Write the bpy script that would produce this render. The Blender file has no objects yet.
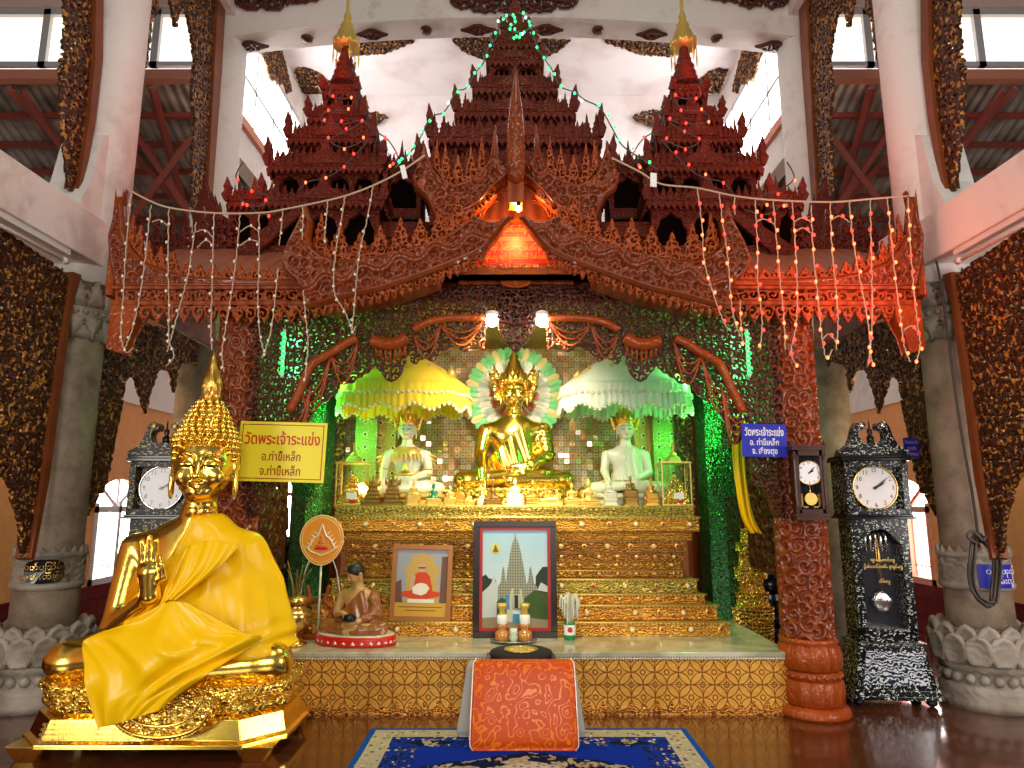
import bpy, math, random
import numpy as np
from mathutils import Vector, Matrix
PI = math.pi
sc = bpy.context.scene
COL = sc.collection
random.seed(7)

# ---------------------------------------------------------------- camera
F = 684.0; TH = math.radians(9.8); CT, ST = math.cos(TH), math.sin(TH); EYE = 1.5
cd = bpy.data.cameras.new('camera'); cam = bpy.data.objects.new('camera', cd); COL.objects.link(cam)
cam.location = (0, 0, EYE); cam.rotation_euler = (PI/2 + TH, 0, 0)
cd.sensor_width = 36; cd.lens = F/1024*36; cd.clip_start = .05
sc.camera = cam
sc.view_settings.view_transform = 'Standard'; sc.view_settings.look = 'None'
sc.view_settings.gamma = 1; sc.view_settings.use_curve_mapping = False

def W(px, py, Y):                       # point of the photograph at world depth Y -> (x, z)
    u = (384-py)/F; dy = CT-u*ST; dz = ST+u*CT
    return ((px-512)/F*Y/dy, EYE+dz/dy*Y)
def WX(px, py, X):                      # same on the plane x = X -> (y, z)
    u = (384-py)/F; dy = CT-u*ST; dz = ST+u*CT
    Y = X/((px-512)/F/dy)
    return (Y, EYE+dz/dy*Y)
def P2(pts, Y): return [W(a, b, Y) for a, b in pts]
def PX(pts, X): return [WX(a, b, X) for a, b in pts]

# ---------------------------------------------------------------- objects
def tag(o, label=None, cat=None, group=None, kind=None):
    if label: o['label'] = label
    if cat: o['category'] = cat
    if group: o['group'] = group
    if kind: o['kind'] = kind
    return o
def empty(name, loc=(0,0,0), rz=0, label=None, cat=None, group=None):
    o = bpy.data.objects.new(name, None); COL.objects.link(o); o.location = loc; o.rotation_euler = (0,0,rz)
    o.empty_display_size = .1
    return tag(o, label, cat, group)
def mk(name, V, Fc, mat, parent=None, smooth=False, loc=(0,0,0), bevel=0, mats=None, mi=None, solid=0):
    me = bpy.data.meshes.new(name)
    me.from_pydata([tuple(map(float, v)) for v in V], [], [tuple(f) for f in Fc])
    for m in (mats or [mat]): me.materials.append(m)
    if mi is not None: me.polygons.foreach_set('material_index', mi)
    if smooth: me.polygons.foreach_set('use_smooth', [True]*len(me.polygons))
    me.update(); me.validate()
    o = bpy.data.objects.new(name, me); COL.objects.link(o); o.location = loc
    if parent: o.parent = parent
    if bevel:
        b = o.modifiers.new('b', 'BEVEL'); b.width = bevel; b.segments = 2; b.limit_method = 'ANGLE'; b.angle_limit = .6
    if solid:
        s = o.modifiers.new('s', 'SOLIDIFY'); s.thickness = solid; s.offset = 0
    return o
def copy_tree(o, parent=None):
    c = o.copy(); COL.objects.link(c)
    if parent: c.parent = parent
    for ch in list(o.children): copy_tree(ch, c)
    return c

class MB:
    def __init__(s): s.V = []; s.F = []; s.I = []; s.m = 0; s.T = None
    def add(s, V, Fc):
        n = len(s.V)
        if s.T is not None: V = [tuple(s.T @ Vector(v)) for v in V]
        s.V += [tuple(v) for v in V]; s.F += [tuple(i+n for i in f) for f in Fc]; s.I += [s.m]*len(Fc); return s
    def box(s, x0, x1, y0, y1, z0, z1, tx=0, ty=0):
        V = [(x0,y0,z0),(x1,y0,z0),(x1,y1,z0),(x0,y1,z0),(x0+tx,y0+ty,z1),(x1-tx,y0+ty,z1),(x1-tx,y1-ty,z1),(x0+tx,y1-ty,z1)]
        return s.add(V, [(0,3,2,1),(4,5,6,7),(0,1,5,4),(1,2,6,5),(2,3,7,6),(3,0,4,7)])
    def loft(s, rings, cap=True, closed=True):
        n = len(rings[0]); V = [p for r in rings for p in r]; Fc = []
        for i in range(len(rings)-1):
            for j in range(n if closed else n-1):
                k = (j+1) % n; Fc.append((i*n+j, i*n+k, (i+1)*n+k, (i+1)*n+j))
        if cap: Fc.append(tuple(range(n))[::-1]); Fc.append(tuple((len(rings)-1)*n+j for j in range(n)))
        return s.add(V, Fc)
    def lathe(s, prof, n=24, c=(0,0,0), fn=None, sx=1, sy=1):
        rings = []
        for r, z in prof:
            ring = []
            for j in range(n):
                a = 2*PI*j/n; rr = r*(fn(a, z) if fn else 1)
                ring.append((c[0]+rr*sx*math.cos(a), c[1]+rr*sy*math.sin(a), c[2]+z))
            rings.append(ring)
        return s.loft(rings)
    def tube(s, path, r, n=8, closed=False):
        P = [Vector(p) for p in path]; m = len(P); rings = []
        up = None
        for i in range(m):
            t = (P[min(i+1, m-1)]-P[max(i-1, 0)])
            if t.length < 1e-9: t = Vector((0,0,1))
            t.normalize()
            if up is None: up = Vector((0,0,1)) if abs(t.z) < .9 else Vector((1,0,0))
            x = t.cross(up)
            if x.length < 1e-6: x = t.cross(Vector((0,1,0)))
            x.normalize(); y = x.cross(t); up = y
            rr = r[i] if isinstance(r, (list, tuple)) else r
            rings.append([tuple(P[i]+x*(rr*math.cos(2*PI*j/n))+y*(rr*math.sin(2*PI*j/n))) for j in range(n)])
        return s.loft(rings)
    def ell(s, c, r, n=12, m=8):
        if not isinstance(r, (list, tuple)): r = (r, r, r)
        rings = []
        for i in range(m+1):
            a = -PI/2+PI*i/m; q = max(math.cos(a), 1e-3)
            rings.append([(c[0]+r[0]*q*math.cos(2*PI*j/n), c[1]+r[1]*q*math.sin(2*PI*j/n), c[2]+r[2]*math.sin(a)) for j in range(n)])
        return s.loft(rings)
    def prism(s, poly, a0, a1, plane='Y', inset=0):
        # poly is (x,z) for 'Y', (y,z) for 'X', (x,y) for 'Z'; a0..a1 the span along the normal
        f = {'Y': lambda p, a: (p[0], a, p[1]), 'X': lambda p, a: (a, p[0], p[1]), 'Z': lambda p, a: (p[0], p[1], a)}[plane]
        n = len(poly)
        V = [f(p, a0) for p in poly]+[f(p, a1) for p in poly]
        Fc = [tuple(range(n)), tuple(range(2*n-1, n-1, -1))]+[(i, (i+1) % n, n+(i+1) % n, n+i) for i in range(n)]
        return s.add(V, Fc)
    def flame(s, base, w, h, d=.02, dirx=(1,0,0), up=(0,0,1), lean=0):
        hs = [(.42,0),(.5,.13),(.36,.2),(.44,.34),(.27,.42),(.3,.55),(.14,.63),(.11,.8)]
        o = [(x, z) for x, z in hs]+[(0,1)]+[(-x, z) for x, z in hs[::-1]]
        b = Vector(base); X = Vector(dirx).normalized(); Z = Vector(up).normalized(); N = X.cross(Z).normalized()
        V = []
        for sg in (1, -1):
            V += [tuple(b+X*(x*w+lean*z*z*h)+Z*(z*h)+N*(sg*d*.35)) for x, z in o]
        n = len(o); V += [tuple(b+X*(lean*.1*h)+Z*(.3*h)+N*(d)), tuple(b+X*(lean*.1*h)+Z*(.3*h)-N*(d))]
        Fc = []
        for i in range(n):
            k = (i+1) % n; Fc += [(i, k, 2*n), (n+k, n+i, 2*n+1), (i, n+i, n+k, k)]
        return s.add(V, Fc)
    def petal(s, base, w, h, d=.02, dirx=(1,0,0), up=(0,0,1)):
        o = [(.30,0),(.44,.22),(.49,.48),(.43,.70),(.28,.88),(0,1),(-.28,.88),(-.43,.70),(-.49,.48),(-.44,.22),(-.30,0)]; i_ = [(x*.6, .08+z*.78) for x, z in o]
        b = Vector(base); X = Vector(dirx).normalized(); Z = Vector(up).normalized(); N = X.cross(Z).normalized(); n = len(o); f = lambda P, q: [tuple(b+X*(x*w)+Z*(z*h)+N*(q+d*.5*z*z)) for x, z in P]
        V = f(o, d*.4)+f([(x*.82, .03+z*.90) for x, z in o], d*1.0)+f(i_, d*.55)+f(o, -d*.4)
        Fc = [tuple(range(2*n, 3*n)), tuple(range(4*n-1, 3*n-1, -1))]
        for i in range(n):
            k = (i+1) % n; Fc += [(i, k, n+k, n+i), (n+i, n+k, 2*n+k, 2*n+i), (3*n+i, 3*n+k, k, i)]
        return s.add(V, Fc)
    def crest(s, path, h, step, d=.02, up=(0,0,1), w=None, var=.15, grow=None):
        P = [Vector(p) for p in path]; L = [0]
        for a, b in zip(P, P[1:]): L.append(L[-1]+(b-a).length)
        n = max(1, int(round(L[-1]/step)))
        for i in range(n):
            t = (i+.5)/n*L[-1]; k = max(j for j in range(len(P)-1) if L[j] <= t+1e-9)
            q = (t-L[k])/max(L[k+1]-L[k], 1e-9); p = P[k].lerp(P[k+1], q); dr = (P[k+1]-P[k]).normalized()
            dr = Vector((dr.x, dr.y, 0)).normalized() if Vector((dr.x, dr.y, 0)).length > 1e-3 else Vector((1,0,0))
            hh = h*(1+var*math.sin(i*2.4))*(grow(i/max(n-1, 1)) if grow else 1)
            s.flame(p-Vector(up)*.01, w or step*1.05, hh, d, dr, up)
        return s
    def build(s, name, mat=None, parent=None, smooth=False, **k):
        return mk(name, s.V, s.F, mat, parent, smooth, mi=s.I if k.get('mats') else None, **k)

def smoothpts(pts, n=6, closed=False):          # Catmull-Rom
    P = [np.array(p, float) for p in pts]; out = []; m = len(P)
    for i in range(m if closed else m-1):
        p0 = P[(i-1) % m] if closed or i > 0 else P[0]; p1 = P[i]; p2 = P[(i+1) % m]
        p3 = P[(i+2) % m] if closed or i+2 < m else P[-1]
        for j in range(n):
            t = j/n
            out.append(tuple(.5*((2*p1)+(p2-p0)*t+(2*p0-5*p1+4*p2-p3)*t*t+(3*p1-p0-3*p2+p3)*t**3)))
    if not closed: out.append(tuple(P[-1]))
    return out
def jag(pts, step, amp, seed=0, sign=1):         # leaf teeth along a polyline (2D), outward = left of travel * sign
    rnd = random.Random(seed); out = []
    for a, b in zip(pts, pts[1:]):
        L = math.hypot(b[0]-a[0], b[1]-a[1]); n = max(1, int(L/step)); tx, tz = (b[0]-a[0])/max(L,1e-6), (b[1]-a[1])/max(L,1e-6)
        for i in range(n):
            A = amp*rnd.uniform(.5, 1.3)*sign
            for q, w in ((0, 0), (.25, .45), (.5, 1), (.72, .55)):
                t = (i+q)/n; out.append((a[0]+(b[0]-a[0])*t-tz*w*A, a[1]+(b[1]-a[1])*t+tx*w*A))
    out.append(pts[-1]); return out

# ---------------------------------------------------------------- pierced and relief carving
def scroll(X, Z, s, seed=0, border=.13, turns=1.9, bias=-.05):
    rs = np.random.RandomState(seed); T = rs.rand(64, 64, 4)
    ci = np.floor(X/s).astype(int); cj = np.floor(Z/s).astype(int)
    d1 = np.full(X.shape, 9e9); d2 = d1.copy(); th = np.zeros(X.shape); sg = np.ones(X.shape)
    for a in (-1,0,1):
        for b in (-1,0,1):
            i = ci+a; j = cj+b; R = T[i % 64, j % 64]
            cx = (i+.5+(R[...,0]-.5)*.6)*s; cz = (j+.5+(R[...,1]-.5)*.6)*s
            dx = X-cx; dz = Z-cz; d = np.hypot(dx, dz); t = np.arctan2(dz, dx)+R[...,2]*6.28
            near = d < d1; d2 = np.where(near, d1, np.minimum(d2, d)); d1 = np.where(near, d, d1)
            th = np.where(near, t, th); sg = np.where(near, np.where(R[...,3] > .5, 1., -1.), sg)
    spiral = np.cos(sg*th+turns*2*PI*d1/s*1.1)+bias+.25*np.cos(5*th)*(d1/s)
    return np.maximum(border-(d2-d1)/s, spiral*.16)      # > 0 is wood
def seg_dist(X, Z, poly):
    d = np.full(X.shape, 9e9); ins = np.zeros(X.shape, bool); n = len(poly)
    for i in range(n):
        ax, az = poly[i]; bx, bz = poly[(i+1) % n]; ex, ez = bx-ax, bz-az; L = ex*ex+ez*ez
        if L < 1e-12: continue
        t = np.clip(((X-ax)*ex+(Z-az)*ez)/L, 0, 1)
        d = np.minimum(d, (X-ax-ex*t)**2+(Z-az-ez*t)**2)
        if abs(bz-az) > 1e-12:
            c = ((az > Z) != (bz > Z)) & (X < ex*(Z-az)/(bz-az)+ax); ins ^= c
    d = np.sqrt(d); return np.where(ins, d, -d)
def pierced(poly, res, thick, put, s=.1, seed=0, rim=.012, relief=.012, bias=-.05, border=.13, solid=None, hf=None):
    """poly (u,v) outline cut into scrollwork; put(u,v,w)->xyz, w<0 is the front"""
    us = [p[0] for p in poly]; vs = [p[1] for p in poly]
    U = np.arange(min(us)-res, max(us)+2*res, res); V = np.arange(min(vs)-res, max(vs)+2*res, res)
    X, Z = np.meshgrid(U, V, indexing='ij')
    D = seg_dist(X, Z, poly); pat = scroll(X, Z, s, seed, border=border, bias=bias)*s
    inner = np.maximum(pat, (rim-D)) if rim else pat
    if solid is not None: inner = np.maximum(inner, solid(X, Z, D))
    Fv = np.minimum(D, inner); Fv = np.where(np.abs(Fv) < res*1e-2, res*1e-2, Fv)
    H = np.clip(Fv/(s*.12), 0, 1)**.5*relief
    if hf is not None: H = hf(X, Z, D, np.clip(D/.012, 0, 1))
    vid = {}; VV = []; FF = []
    ni, nj = Fv.shape; cn = (Fv > 0)
    tot = cn[:-1,:-1].astype(int)+cn[1:,:-1]+cn[1:,1:]+cn[:-1,1:]
    def gv(key, u, v, h):
        k = vid.get(key)
        if k is None:
            k = vid[key] = len(VV)//2; VV.append(put(u, v, -h)); VV.append(put(u, v, thick))
        return k
    CR = ((0,0),(1,0),(1,1),(0,1))
    for i, j in zip(*np.nonzero(tot)):
        poly2 = []
        for q in range(4):
            a = (i+CR[q][0], j+CR[q][1]); b = (i+CR[(q+1) % 4][0], j+CR[(q+1) % 4][1])
            fa, fb = Fv[a], Fv[b]
            if fa > 0: poly2.append(gv(a, U[a[0]], V[a[1]], H[a]))
            if (fa > 0) != (fb > 0):
                t = fa/(fa-fb); ky = (min(a,b), max(a,b))
                poly2.append(gv(ky, U[a[0]]+(U[b[0]]-U[a[0]])*t, V[a[1]]+(V[b[1]]-V[a[1]])*t, 0.))
        if len(poly2) > 2: FF.append(poly2)
    E = {}
    for f in FF:
        for a, b in zip(f, f[1:]+f[:1]):
            if (b, a) in E: del E[(b, a)]
            else: E[(a, b)] = 1
    out = [tuple(2*i for i in f) for f in FF]+[tuple(2*i+1 for i in f[::-1]) for f in FF]
    out += [(2*b, 2*a, 2*a+1, 2*b+1) for a, b in E]
    return VV, out
def fret(name, poly, mat, parent=None, res=.012, thick=.03, put=None, **k):
    V, Fc = pierced(poly, res, thick, put, **k)
    return mk(name, V, Fc, mat, parent, True)
def putY(Y): return lambda u, v, w: (u, Y+w, v)
def putX(X, sg=1): return lambda u, v, w: (X+w*sg, u, v)

# ---------------------------------------------------------------- signed-distance figures
def smin(a, b, k):
    h = np.clip(.5+.5*(b-a)/k, 0, 1); return b*(1-h)+a*h-k*h*(1-h)
def smax(a, b, k): return -smin(-a, -b, k)
def sd_ell(P, c, r, rot=None):
    q = [P[i]-c[i] for i in range(3)]
    if rot is not None:                                # rotation about x then z (radians)
        ax, az = rot; ca, sa = math.cos(az), math.sin(az); q[0], q[1] = q[0]*ca+q[1]*sa, -q[0]*sa+q[1]*ca
        ca, sa = math.cos(ax), math.sin(ax); q[1], q[2] = q[1]*ca+q[2]*sa, -q[1]*sa+q[2]*ca
    k0 = np.sqrt(sum((q[i]/r[i])**2 for i in range(3))); k1 = np.sqrt(sum((q[i]/r[i]**2)**2 for i in range(3)))+1e-9
    return k0*(k0-1)/k1
def sd_cap(P, a, b, ra, rb=None):
    rb = ra if rb is None else rb
    e = [b[i]-a[i] for i in range(3)]; L = sum(x*x for x in e)
    t = np.clip(sum((P[i]-a[i])*e[i] for i in range(3))/L, 0, 1)
    return np.sqrt(sum((P[i]-a[i]-e[i]*t)**2 for i in range(3)))-(ra+(rb-ra)*t)
def union(fs, k):
    d = fs[0]
    for f in fs[1:]: d = smin(d, f, k)
    return d
def nets(fn, xs, ys, zs):
    P = np.meshgrid(xs, ys, zs, indexing='ij'); Fv = fn([p.astype(np.float32) for p in P]); S = Fv < 0
    nx, ny, nz = Fv.shape
    sl = lambda A, a, b, c: A[a:nx-1+a, b:ny-1+b, c:nz-1+c]
    cnt = sum(sl(S, a, b, c).astype(np.int8) for a in (0,1) for b in (0,1) for c in (0,1))
    act = (cnt > 0) & (cnt < 8); I, J, K = np.nonzero(act); idx = np.full(act.shape, -1); idx[I, J, K] = np.arange(len(I))
    acc = np.zeros((len(I), 3)); num = np.zeros(len(I)); G = (xs, ys, zs)
    for ax in range(3):
        o1, o2 = [q for q in range(3) if q != ax]
        for u in (0,1):
            for v in (0,1):
                A = [0,0,0]; A[o1] = u; A[o2] = v; B = list(A); B[ax] = 1
                a = (I+A[0], J+A[1], K+A[2]); b = (I+B[0], J+B[1], K+B[2])
                fa, fb = Fv[a], Fv[b]; m = (fa < 0) != (fb < 0)
                t = np.where(m, fa/np.where(m, fa-fb, 1), 0)
                for d in range(3):
                    pa = G[d][a[d]]; pb = G[d][b[d]]; acc[:, d] += np.where(m, pa+(pb-pa)*t, 0)
                num += m
    Vt = acc/num[:, None]; Fc = []
    for ax in range(3):
        o1, o2 = [(1,2),(2,0),(0,1)][ax]
        s0 = [slice(None)]*3; s1 = [slice(None)]*3; s0[ax] = slice(0, -1); s1[ax] = slice(1, None)
        a, b = S[tuple(s0)], S[tuple(s1)]; ch = np.nonzero(a != b); ok = np.ones(len(ch[0]), bool)
        for o, n in ((o1, Fv.shape[o1]), (o2, Fv.shape[o2])): ok &= (ch[o] > 0) & (ch[o] < n-1)
        c = [q[ok] for q in ch]; ins = a[tuple(c)]
        def at(d1, d2):
            q = list(c); q[o1] = q[o1]-d1; q[o2] = q[o2]-d2; return idx[tuple(q)]
        quad = np.stack([at(1,1), at(0,1), at(0,0), at(1,0)], 1)
        quad = np.where(ins[:, None], quad, quad[:, ::-1]); Fc.append(quad)
    Fc = np.concatenate(Fc); Fc = Fc[(Fc >= 0).all(1)]
    return Vt, Fc
def axis(lo, hi, res, fine=None):
    """grid line from lo to hi; fine = [(a,b,r)] zones"""
    v = [lo]
    while v[-1] < hi:
        r = res
        for a, b, q in (fine or []):
            if a-.0 <= v[-1] <= b: r = q
        v.append(v[-1]+r)
    return np.array(v)
def sdf_obj(name, fn, xs, ys, zs, mat, parent=None, T=None):
    V, Fc = nets(fn, xs, ys, zs)
    me = bpy.data.meshes.new(name)
    if T is not None: V = np.array([tuple(T @ Vector(v)) for v in V])
    me.from_pydata(V.tolist(), [], Fc.tolist()); me.materials.append(mat)
    me.polygons.foreach_set('use_smooth', [True]*len(me.polygons)); me.update()
    o = bpy.data.objects.new(name, me); COL.objects.link(o)
    if parent: o.parent = parent
    return o

def lettering(name, body, size, loc, mat, parent, rot=(PI/2,0,0), ext=.001, align='CENTER', sx=1, bold=0, shear=0):
    c = bpy.data.curves.new(name, 'FONT'); c.body = body; c.size = size; c.extrude = ext; c.align_x = align; c.align_y = 'CENTER'; c.offset = bold; c.shear = shear
    t = bpy.data.objects.new(name, c); COL.objects.link(t); bpy.context.view_layer.update()
    me = bpy.data.meshes.new_from_object(t.evaluated_get(bpy.context.evaluated_depsgraph_get()))
    bpy.data.objects.remove(t); me.materials.clear(); me.materials.append(mat)
    o = bpy.data.objects.new(name, me); COL.objects.link(o); o.location = loc; o.rotation_euler = rot; o.scale = (sx, 1, 1); o.parent = parent
    return o
# ---------------------------------------------------------------- materials
class E:
    """a shader value with arithmetic"""
    def __init__(s, nt, k): s.nt = nt; s.k = k
    def _m(s, op, *a):
        n = s.nt.nodes.new('ShaderNodeMath'); n.operation = op
        for i, v in enumerate((s,)+a):
            if isinstance(v, E): s.nt.links.new(v.k, n.inputs[i])
            else: n.inputs[i].default_value = v
        return E(s.nt, n.outputs[0])
    def __add__(s, o): return s._m('ADD', o)
    __radd__ = __add__
    def __sub__(s, o): return s._m('SUBTRACT', o)
    def __rsub__(s, o): return (s*-1)+o
    def __mul__(s, o): return s._m('MULTIPLY', o)
    __rmul__ = __mul__
    def __truediv__(s, o): return s._m('DIVIDE', o)
    def abs(s): return s._m('ABSOLUTE')
    def fr(s): return s._m('FRACT')
    def floor(s): return s._m('FLOOR')
    def sin(s): return s._m('SINE')
    def sqrt(s): return s._m('SQRT')
    def lt(s, v): return s._m('LESS_THAN', v)
    def gt(s, v): return s._m('GREATER_THAN', v)
    def min(s, v): return s._m('MINIMUM', v)
    def max(s, v): return s._m('MAXIMUM', v)
    def pp(s, v): return s._m('PINGPONG', v)
    def clamp(s): 
        r = s._m('ADD', 0.0); r.k.node.use_clamp = True; return r
class Mat:
    def __init__(s, name, col=(.5,.5,.5), rough=.5, metal=0., emit=None, es=0., spec=.5, coat=0., trans=0., sheen=0., alpha=None):
        s.m = bpy.data.materials.new(name); s.m.use_nodes = True; s.nt = s.m.node_tree
        s.b = s.nt.nodes['Principled BSDF']; s.set('Base Color', (*col, 1)); s.set('Roughness', rough); s.set('Metallic', metal)
        s.set('Specular IOR Level', spec)
        if coat: s.set('Coat Weight', coat); s.set('Coat Roughness', .08)
        if trans: s.set('Transmission Weight', trans)
        if sheen: s.set('Sheen Weight', sheen)
        if emit: s.set('Emission Color', (*emit, 1)); s.set('Emission Strength', es)
        if alpha is not None: s.set('Alpha', alpha)
        s.h = None
    def set(s, k, v):
        if isinstance(v, E): s.nt.links.new(v.k, s.b.inputs[k])
        else: s.b.inputs[k].default_value = v
    def co(s, kind='Object'):
        n = s.nt.nodes.new('ShaderNodeTexCoord'); x = s.nt.nodes.new('ShaderNodeSeparateXYZ'); s.nt.links.new(n.outputs[kind], x.inputs[0])
        s.vec = n.outputs[kind]; return [E(s.nt, x.outputs[i]) for i in range(3)]
    def vecof(s, x, y, z):
        n = s.nt.nodes.new('ShaderNodeCombineXYZ')
        for i, v in enumerate((x, y, z)):
            if isinstance(v, E): s.nt.links.new(v.k, n.inputs[i])
            else: n.inputs[i].default_value = v
        return n.outputs[0]
    def noise(s, scale, detail=3, vec=None, out='Fac', dist=0, rough=.5):
        n = s.nt.nodes.new('ShaderNodeTexNoise'); n.inputs['Scale'].default_value = scale; n.inputs['Detail'].default_value = detail
        n.inputs['Distortion'].default_value = dist; n.inputs['Roughness'].default_value = rough
        if vec is None: s.co(); vec = s.vec
        s.nt.links.new(vec, n.inputs['Vector']); return E(s.nt, n.outputs[out])
    def voro(s, scale, feature='F1', out='Distance', vec=None, rand=1.):
        n = s.nt.nodes.new('ShaderNodeTexVoronoi'); n.feature = feature; n.inputs['Scale'].default_value = scale; n.inputs['Randomness'].default_value = rand
        if vec is None: s.co(); vec = s.vec
        s.nt.links.new(vec, n.inputs['Vector']); return E(s.nt, n.outputs[out])
    def wave(s, scale, dist=2, detail=2, vec=None, ds=1., rings=True):
        n = s.nt.nodes.new('ShaderNodeTexWave'); n.wave_type = 'RINGS' if rings else 'BANDS'; n.inputs['Scale'].default_value = scale
        n.inputs['Distortion'].default_value = dist; n.inputs['Detail'].default_value = detail; n.inputs['Detail Scale'].default_value = ds
        if vec is None: s.co(); vec = s.vec
        s.nt.links.new(vec, n.inputs['Vector']); return E(s.nt, n.outputs['Fac'])
    def mix(s, f, a, b):
        n = s.nt.nodes.new('ShaderNodeMix'); n.data_type = 'RGBA'
        if isinstance(f, E): s.nt.links.new(f.k, n.inputs[0])
        else: n.inputs[0].default_value = f
        for i, v in ((6, a), (7, b)):
            if isinstance(v, E): s.nt.links.new(v.k, n.inputs[i])
            else: n.inputs[i].default_value = (*v, 1)
        return E(s.nt, n.outputs[2])
    def ramp(s, f, stops):
        n = s.nt.nodes.new('ShaderNodeValToRGB'); s.nt.links.new(f.k, n.inputs[0]); cr = n.color_ramp
        while len(cr.elements) < len(stops): cr.elements.new(.5)
        for e, (p, c) in zip(cr.elements, stops): e.position = p; e.color = (*c, 1)
        return E(s.nt, n.outputs[0])
    def bump(s, h, dist=.01, strength=1.):
        n = s.nt.nodes.new('ShaderNodeBump'); n.inputs['Distance'].default_value = dist; n.inputs['Strength'].default_value = strength
        s.nt.links.new(h.k, n.inputs['Height']); s.nt.links.new(n.outputs[0], s.b.inputs['Normal']); return s
    def done(s): return s.m
def simple(name, col, rough=.5, metal=0., **k): return Mat(name, col, rough, metal, **k).m
M = {}
def dots(x, z, p, r):           # round dots on a square lattice -> 1 inside
    a = (x/p).fr()-.5; b = (z/p).fr()-.5
    return (a*a+b*b).sqrt().lt(r)

m = Mat('polished_gold', (1.,.70,.13), .20, 1.); n = m.noise(3, 2); m.bump(n, .004, .4); M['gold'] = m.m
m = Mat('cast_gold_relief', (.98,.66,.13), .26, 1.); v = m.voro(26, 'DISTANCE_TO_EDGE'); w = m.wave(9, 9, 3); h = v.min(.12)*4+w*.6; m.bump(h, .010, .9); M['gold_relief'] = m.m
m = Mat('old_gold', (.86,.50,.10), .30, 1.); n = m.noise(30, 3); m.bump(n, .004, .5); M['gold_old'] = m.m
m = Mat('pale_gilding', (.80,.56,.14), .36, .6); n = m.noise(40, 3); m.bump(n, .003, .5); M['gilt'] = m.m
m = Mat('bronze', (.38,.22,.06), .34, .9); n = m.noise(60, 3); m.bump(n, .003, .6); M['bronze'] = m.m
m = Mat('brass', (.80,.52,.16), .22, 1.); M['brass'] = m.m
m = Mat('yellow_satin', (.96,.58,.0), .33, 0., spec=.4); M['satin'] = m.m

def carved(name, c1, c2, c3, rough=.3, sc_=16, coat=.3, d=.012):
    m = Mat(name, c1, rough, 0, spec=.35); v = m.voro(sc_, 'DISTANCE_TO_EDGE'); w = m.wave(sc_*.35, 12, 3, ds=1.6); n = m.noise(5, 3)
    m.set('Base Color', m.mix(n, c2, c3)); m.bump(w*.5+v.min(.15)*2.2, d*.45, .8); return m.m
M['wood'] = carved('carved_teak', (.4,.08,.02), (.20,.026,.003), (.44,.085,.010), .26, coat=.15)
m = Mat('plain_teak', (.4,.1,.03), .32, spec=.35); w = m.wave(3, 4, 3, vec=None, rings=False); m.set('Base Color', m.mix(w, (.20,.034,.008), (.34,.075,.018))); M['teak'] = m.m
m = Mat('scroll_teak', (.3,.07,.02), .21, spec=.55); n = m.noise(9, 2); m.set('Base Color', m.mix(n, (.10,.013,.002), (.32,.058,.007))); n2 = m.noise(60, 2); m.bump(n2, .004, .5); M['fretwood'] = m.m
m = Mat('pavilion_fret', (.1,.02,.01), .32, spec=.35); n = m.noise(14, 2); m.set('Base Color', m.mix(n, (.030,.006,.003), (.13,.024,.007))); M['fretdark'] = m.m
m = Mat('gilded_scrollwork', (.3,.12,.03), .36, .35); n = m.noise(26, 2); v = m.voro(75, out='Color'); m.set('Base Color', m.mix(n.gt(.58), (.060,.018,.005), (.50,.22,.04)))
n2 = m.voro(55); m.bump(n2, .008, .9); M['fretgold'] = m.m
m = Mat('tower_wood', (.2,.03,.015), .34, spec=.25); n = m.noise(7, 3); m.set('Base Color', m.mix(n, (.06,.008,.004), (.19,.024,.008)))
v = m.voro(30, 'DISTANCE_TO_EDGE'); w = m.wave(12, 12, 3); m.bump(w*.6+v.min(.15)*3, .012, .8); M['tower'] = m.m
M['dark'] = simple('painted_interior_shade', (.006,.003,.002), 1., spec=0.)  # near-black colour stands in for the shade inside the tower openings
m = Mat('roof_boards', (.4,.2,.1), .45); x, y, z = m.co(); pl = (x/.14).fr().lt(.06); n = m.noise(8, 3); m.set('Base Color', m.mix(pl, m.mix(n, (.20,.07,.03), (.34,.15,.08)), (.07,.02,.01))); M['boards'] = m.m

m = Mat('white_plaster', (.8,.76,.72), .75); n = m.noise(1.6, 5, rough=.65); n2 = m.noise(9, 4)
m.set('Base Color', m.ramp(n*.7+n2*.3, [(.32,(.62,.53,.48)), (.48,(.80,.75,.71)), (1,(.86,.83,.80))])); M['plaster'] = m.m
m = Mat('ceiling_plaster', (.86,.80,.78), .8); n = m.noise(2, 4); m.set('Base Color', m.ramp(n, [(.3,(.72,.62,.60)),(.55,(.86,.80,.79))])); M['ceil'] = m.m
m = Mat('orange_wall_paint', (.75,.33,.11), .7); n = m.noise(14, 4); m.set('Base Color', m.mix(n, (.70,.29,.09), (.86,.43,.17))); n = m.noise(60, 2); m.bump(n, .006, .4); M['orange'] = m.m
m = Mat('maroon_tiles', (.10,.012,.02), .15); x, y, z = m.co(); g = (y/.2).fr().lt(.04).max((z/.2).fr().lt(.04)); m.set('Base Color', m.mix(g, (.12,.012,.022), (.03,.005,.01))); M['maroon'] = m.m
m = Mat('weathered_concrete', (.3,.26,.2), .5, spec=.4); n = m.noise(3, 6, rough=.7); m.set('Base Color', m.ramp(n, [(.3,(.10,.072,.045)), (.55,(.27,.21,.145)), (.8,(.40,.33,.25))])); n2 = m.noise(30, 3); m.bump(n2, .004, .4); M['concrete'] = m.m
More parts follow.
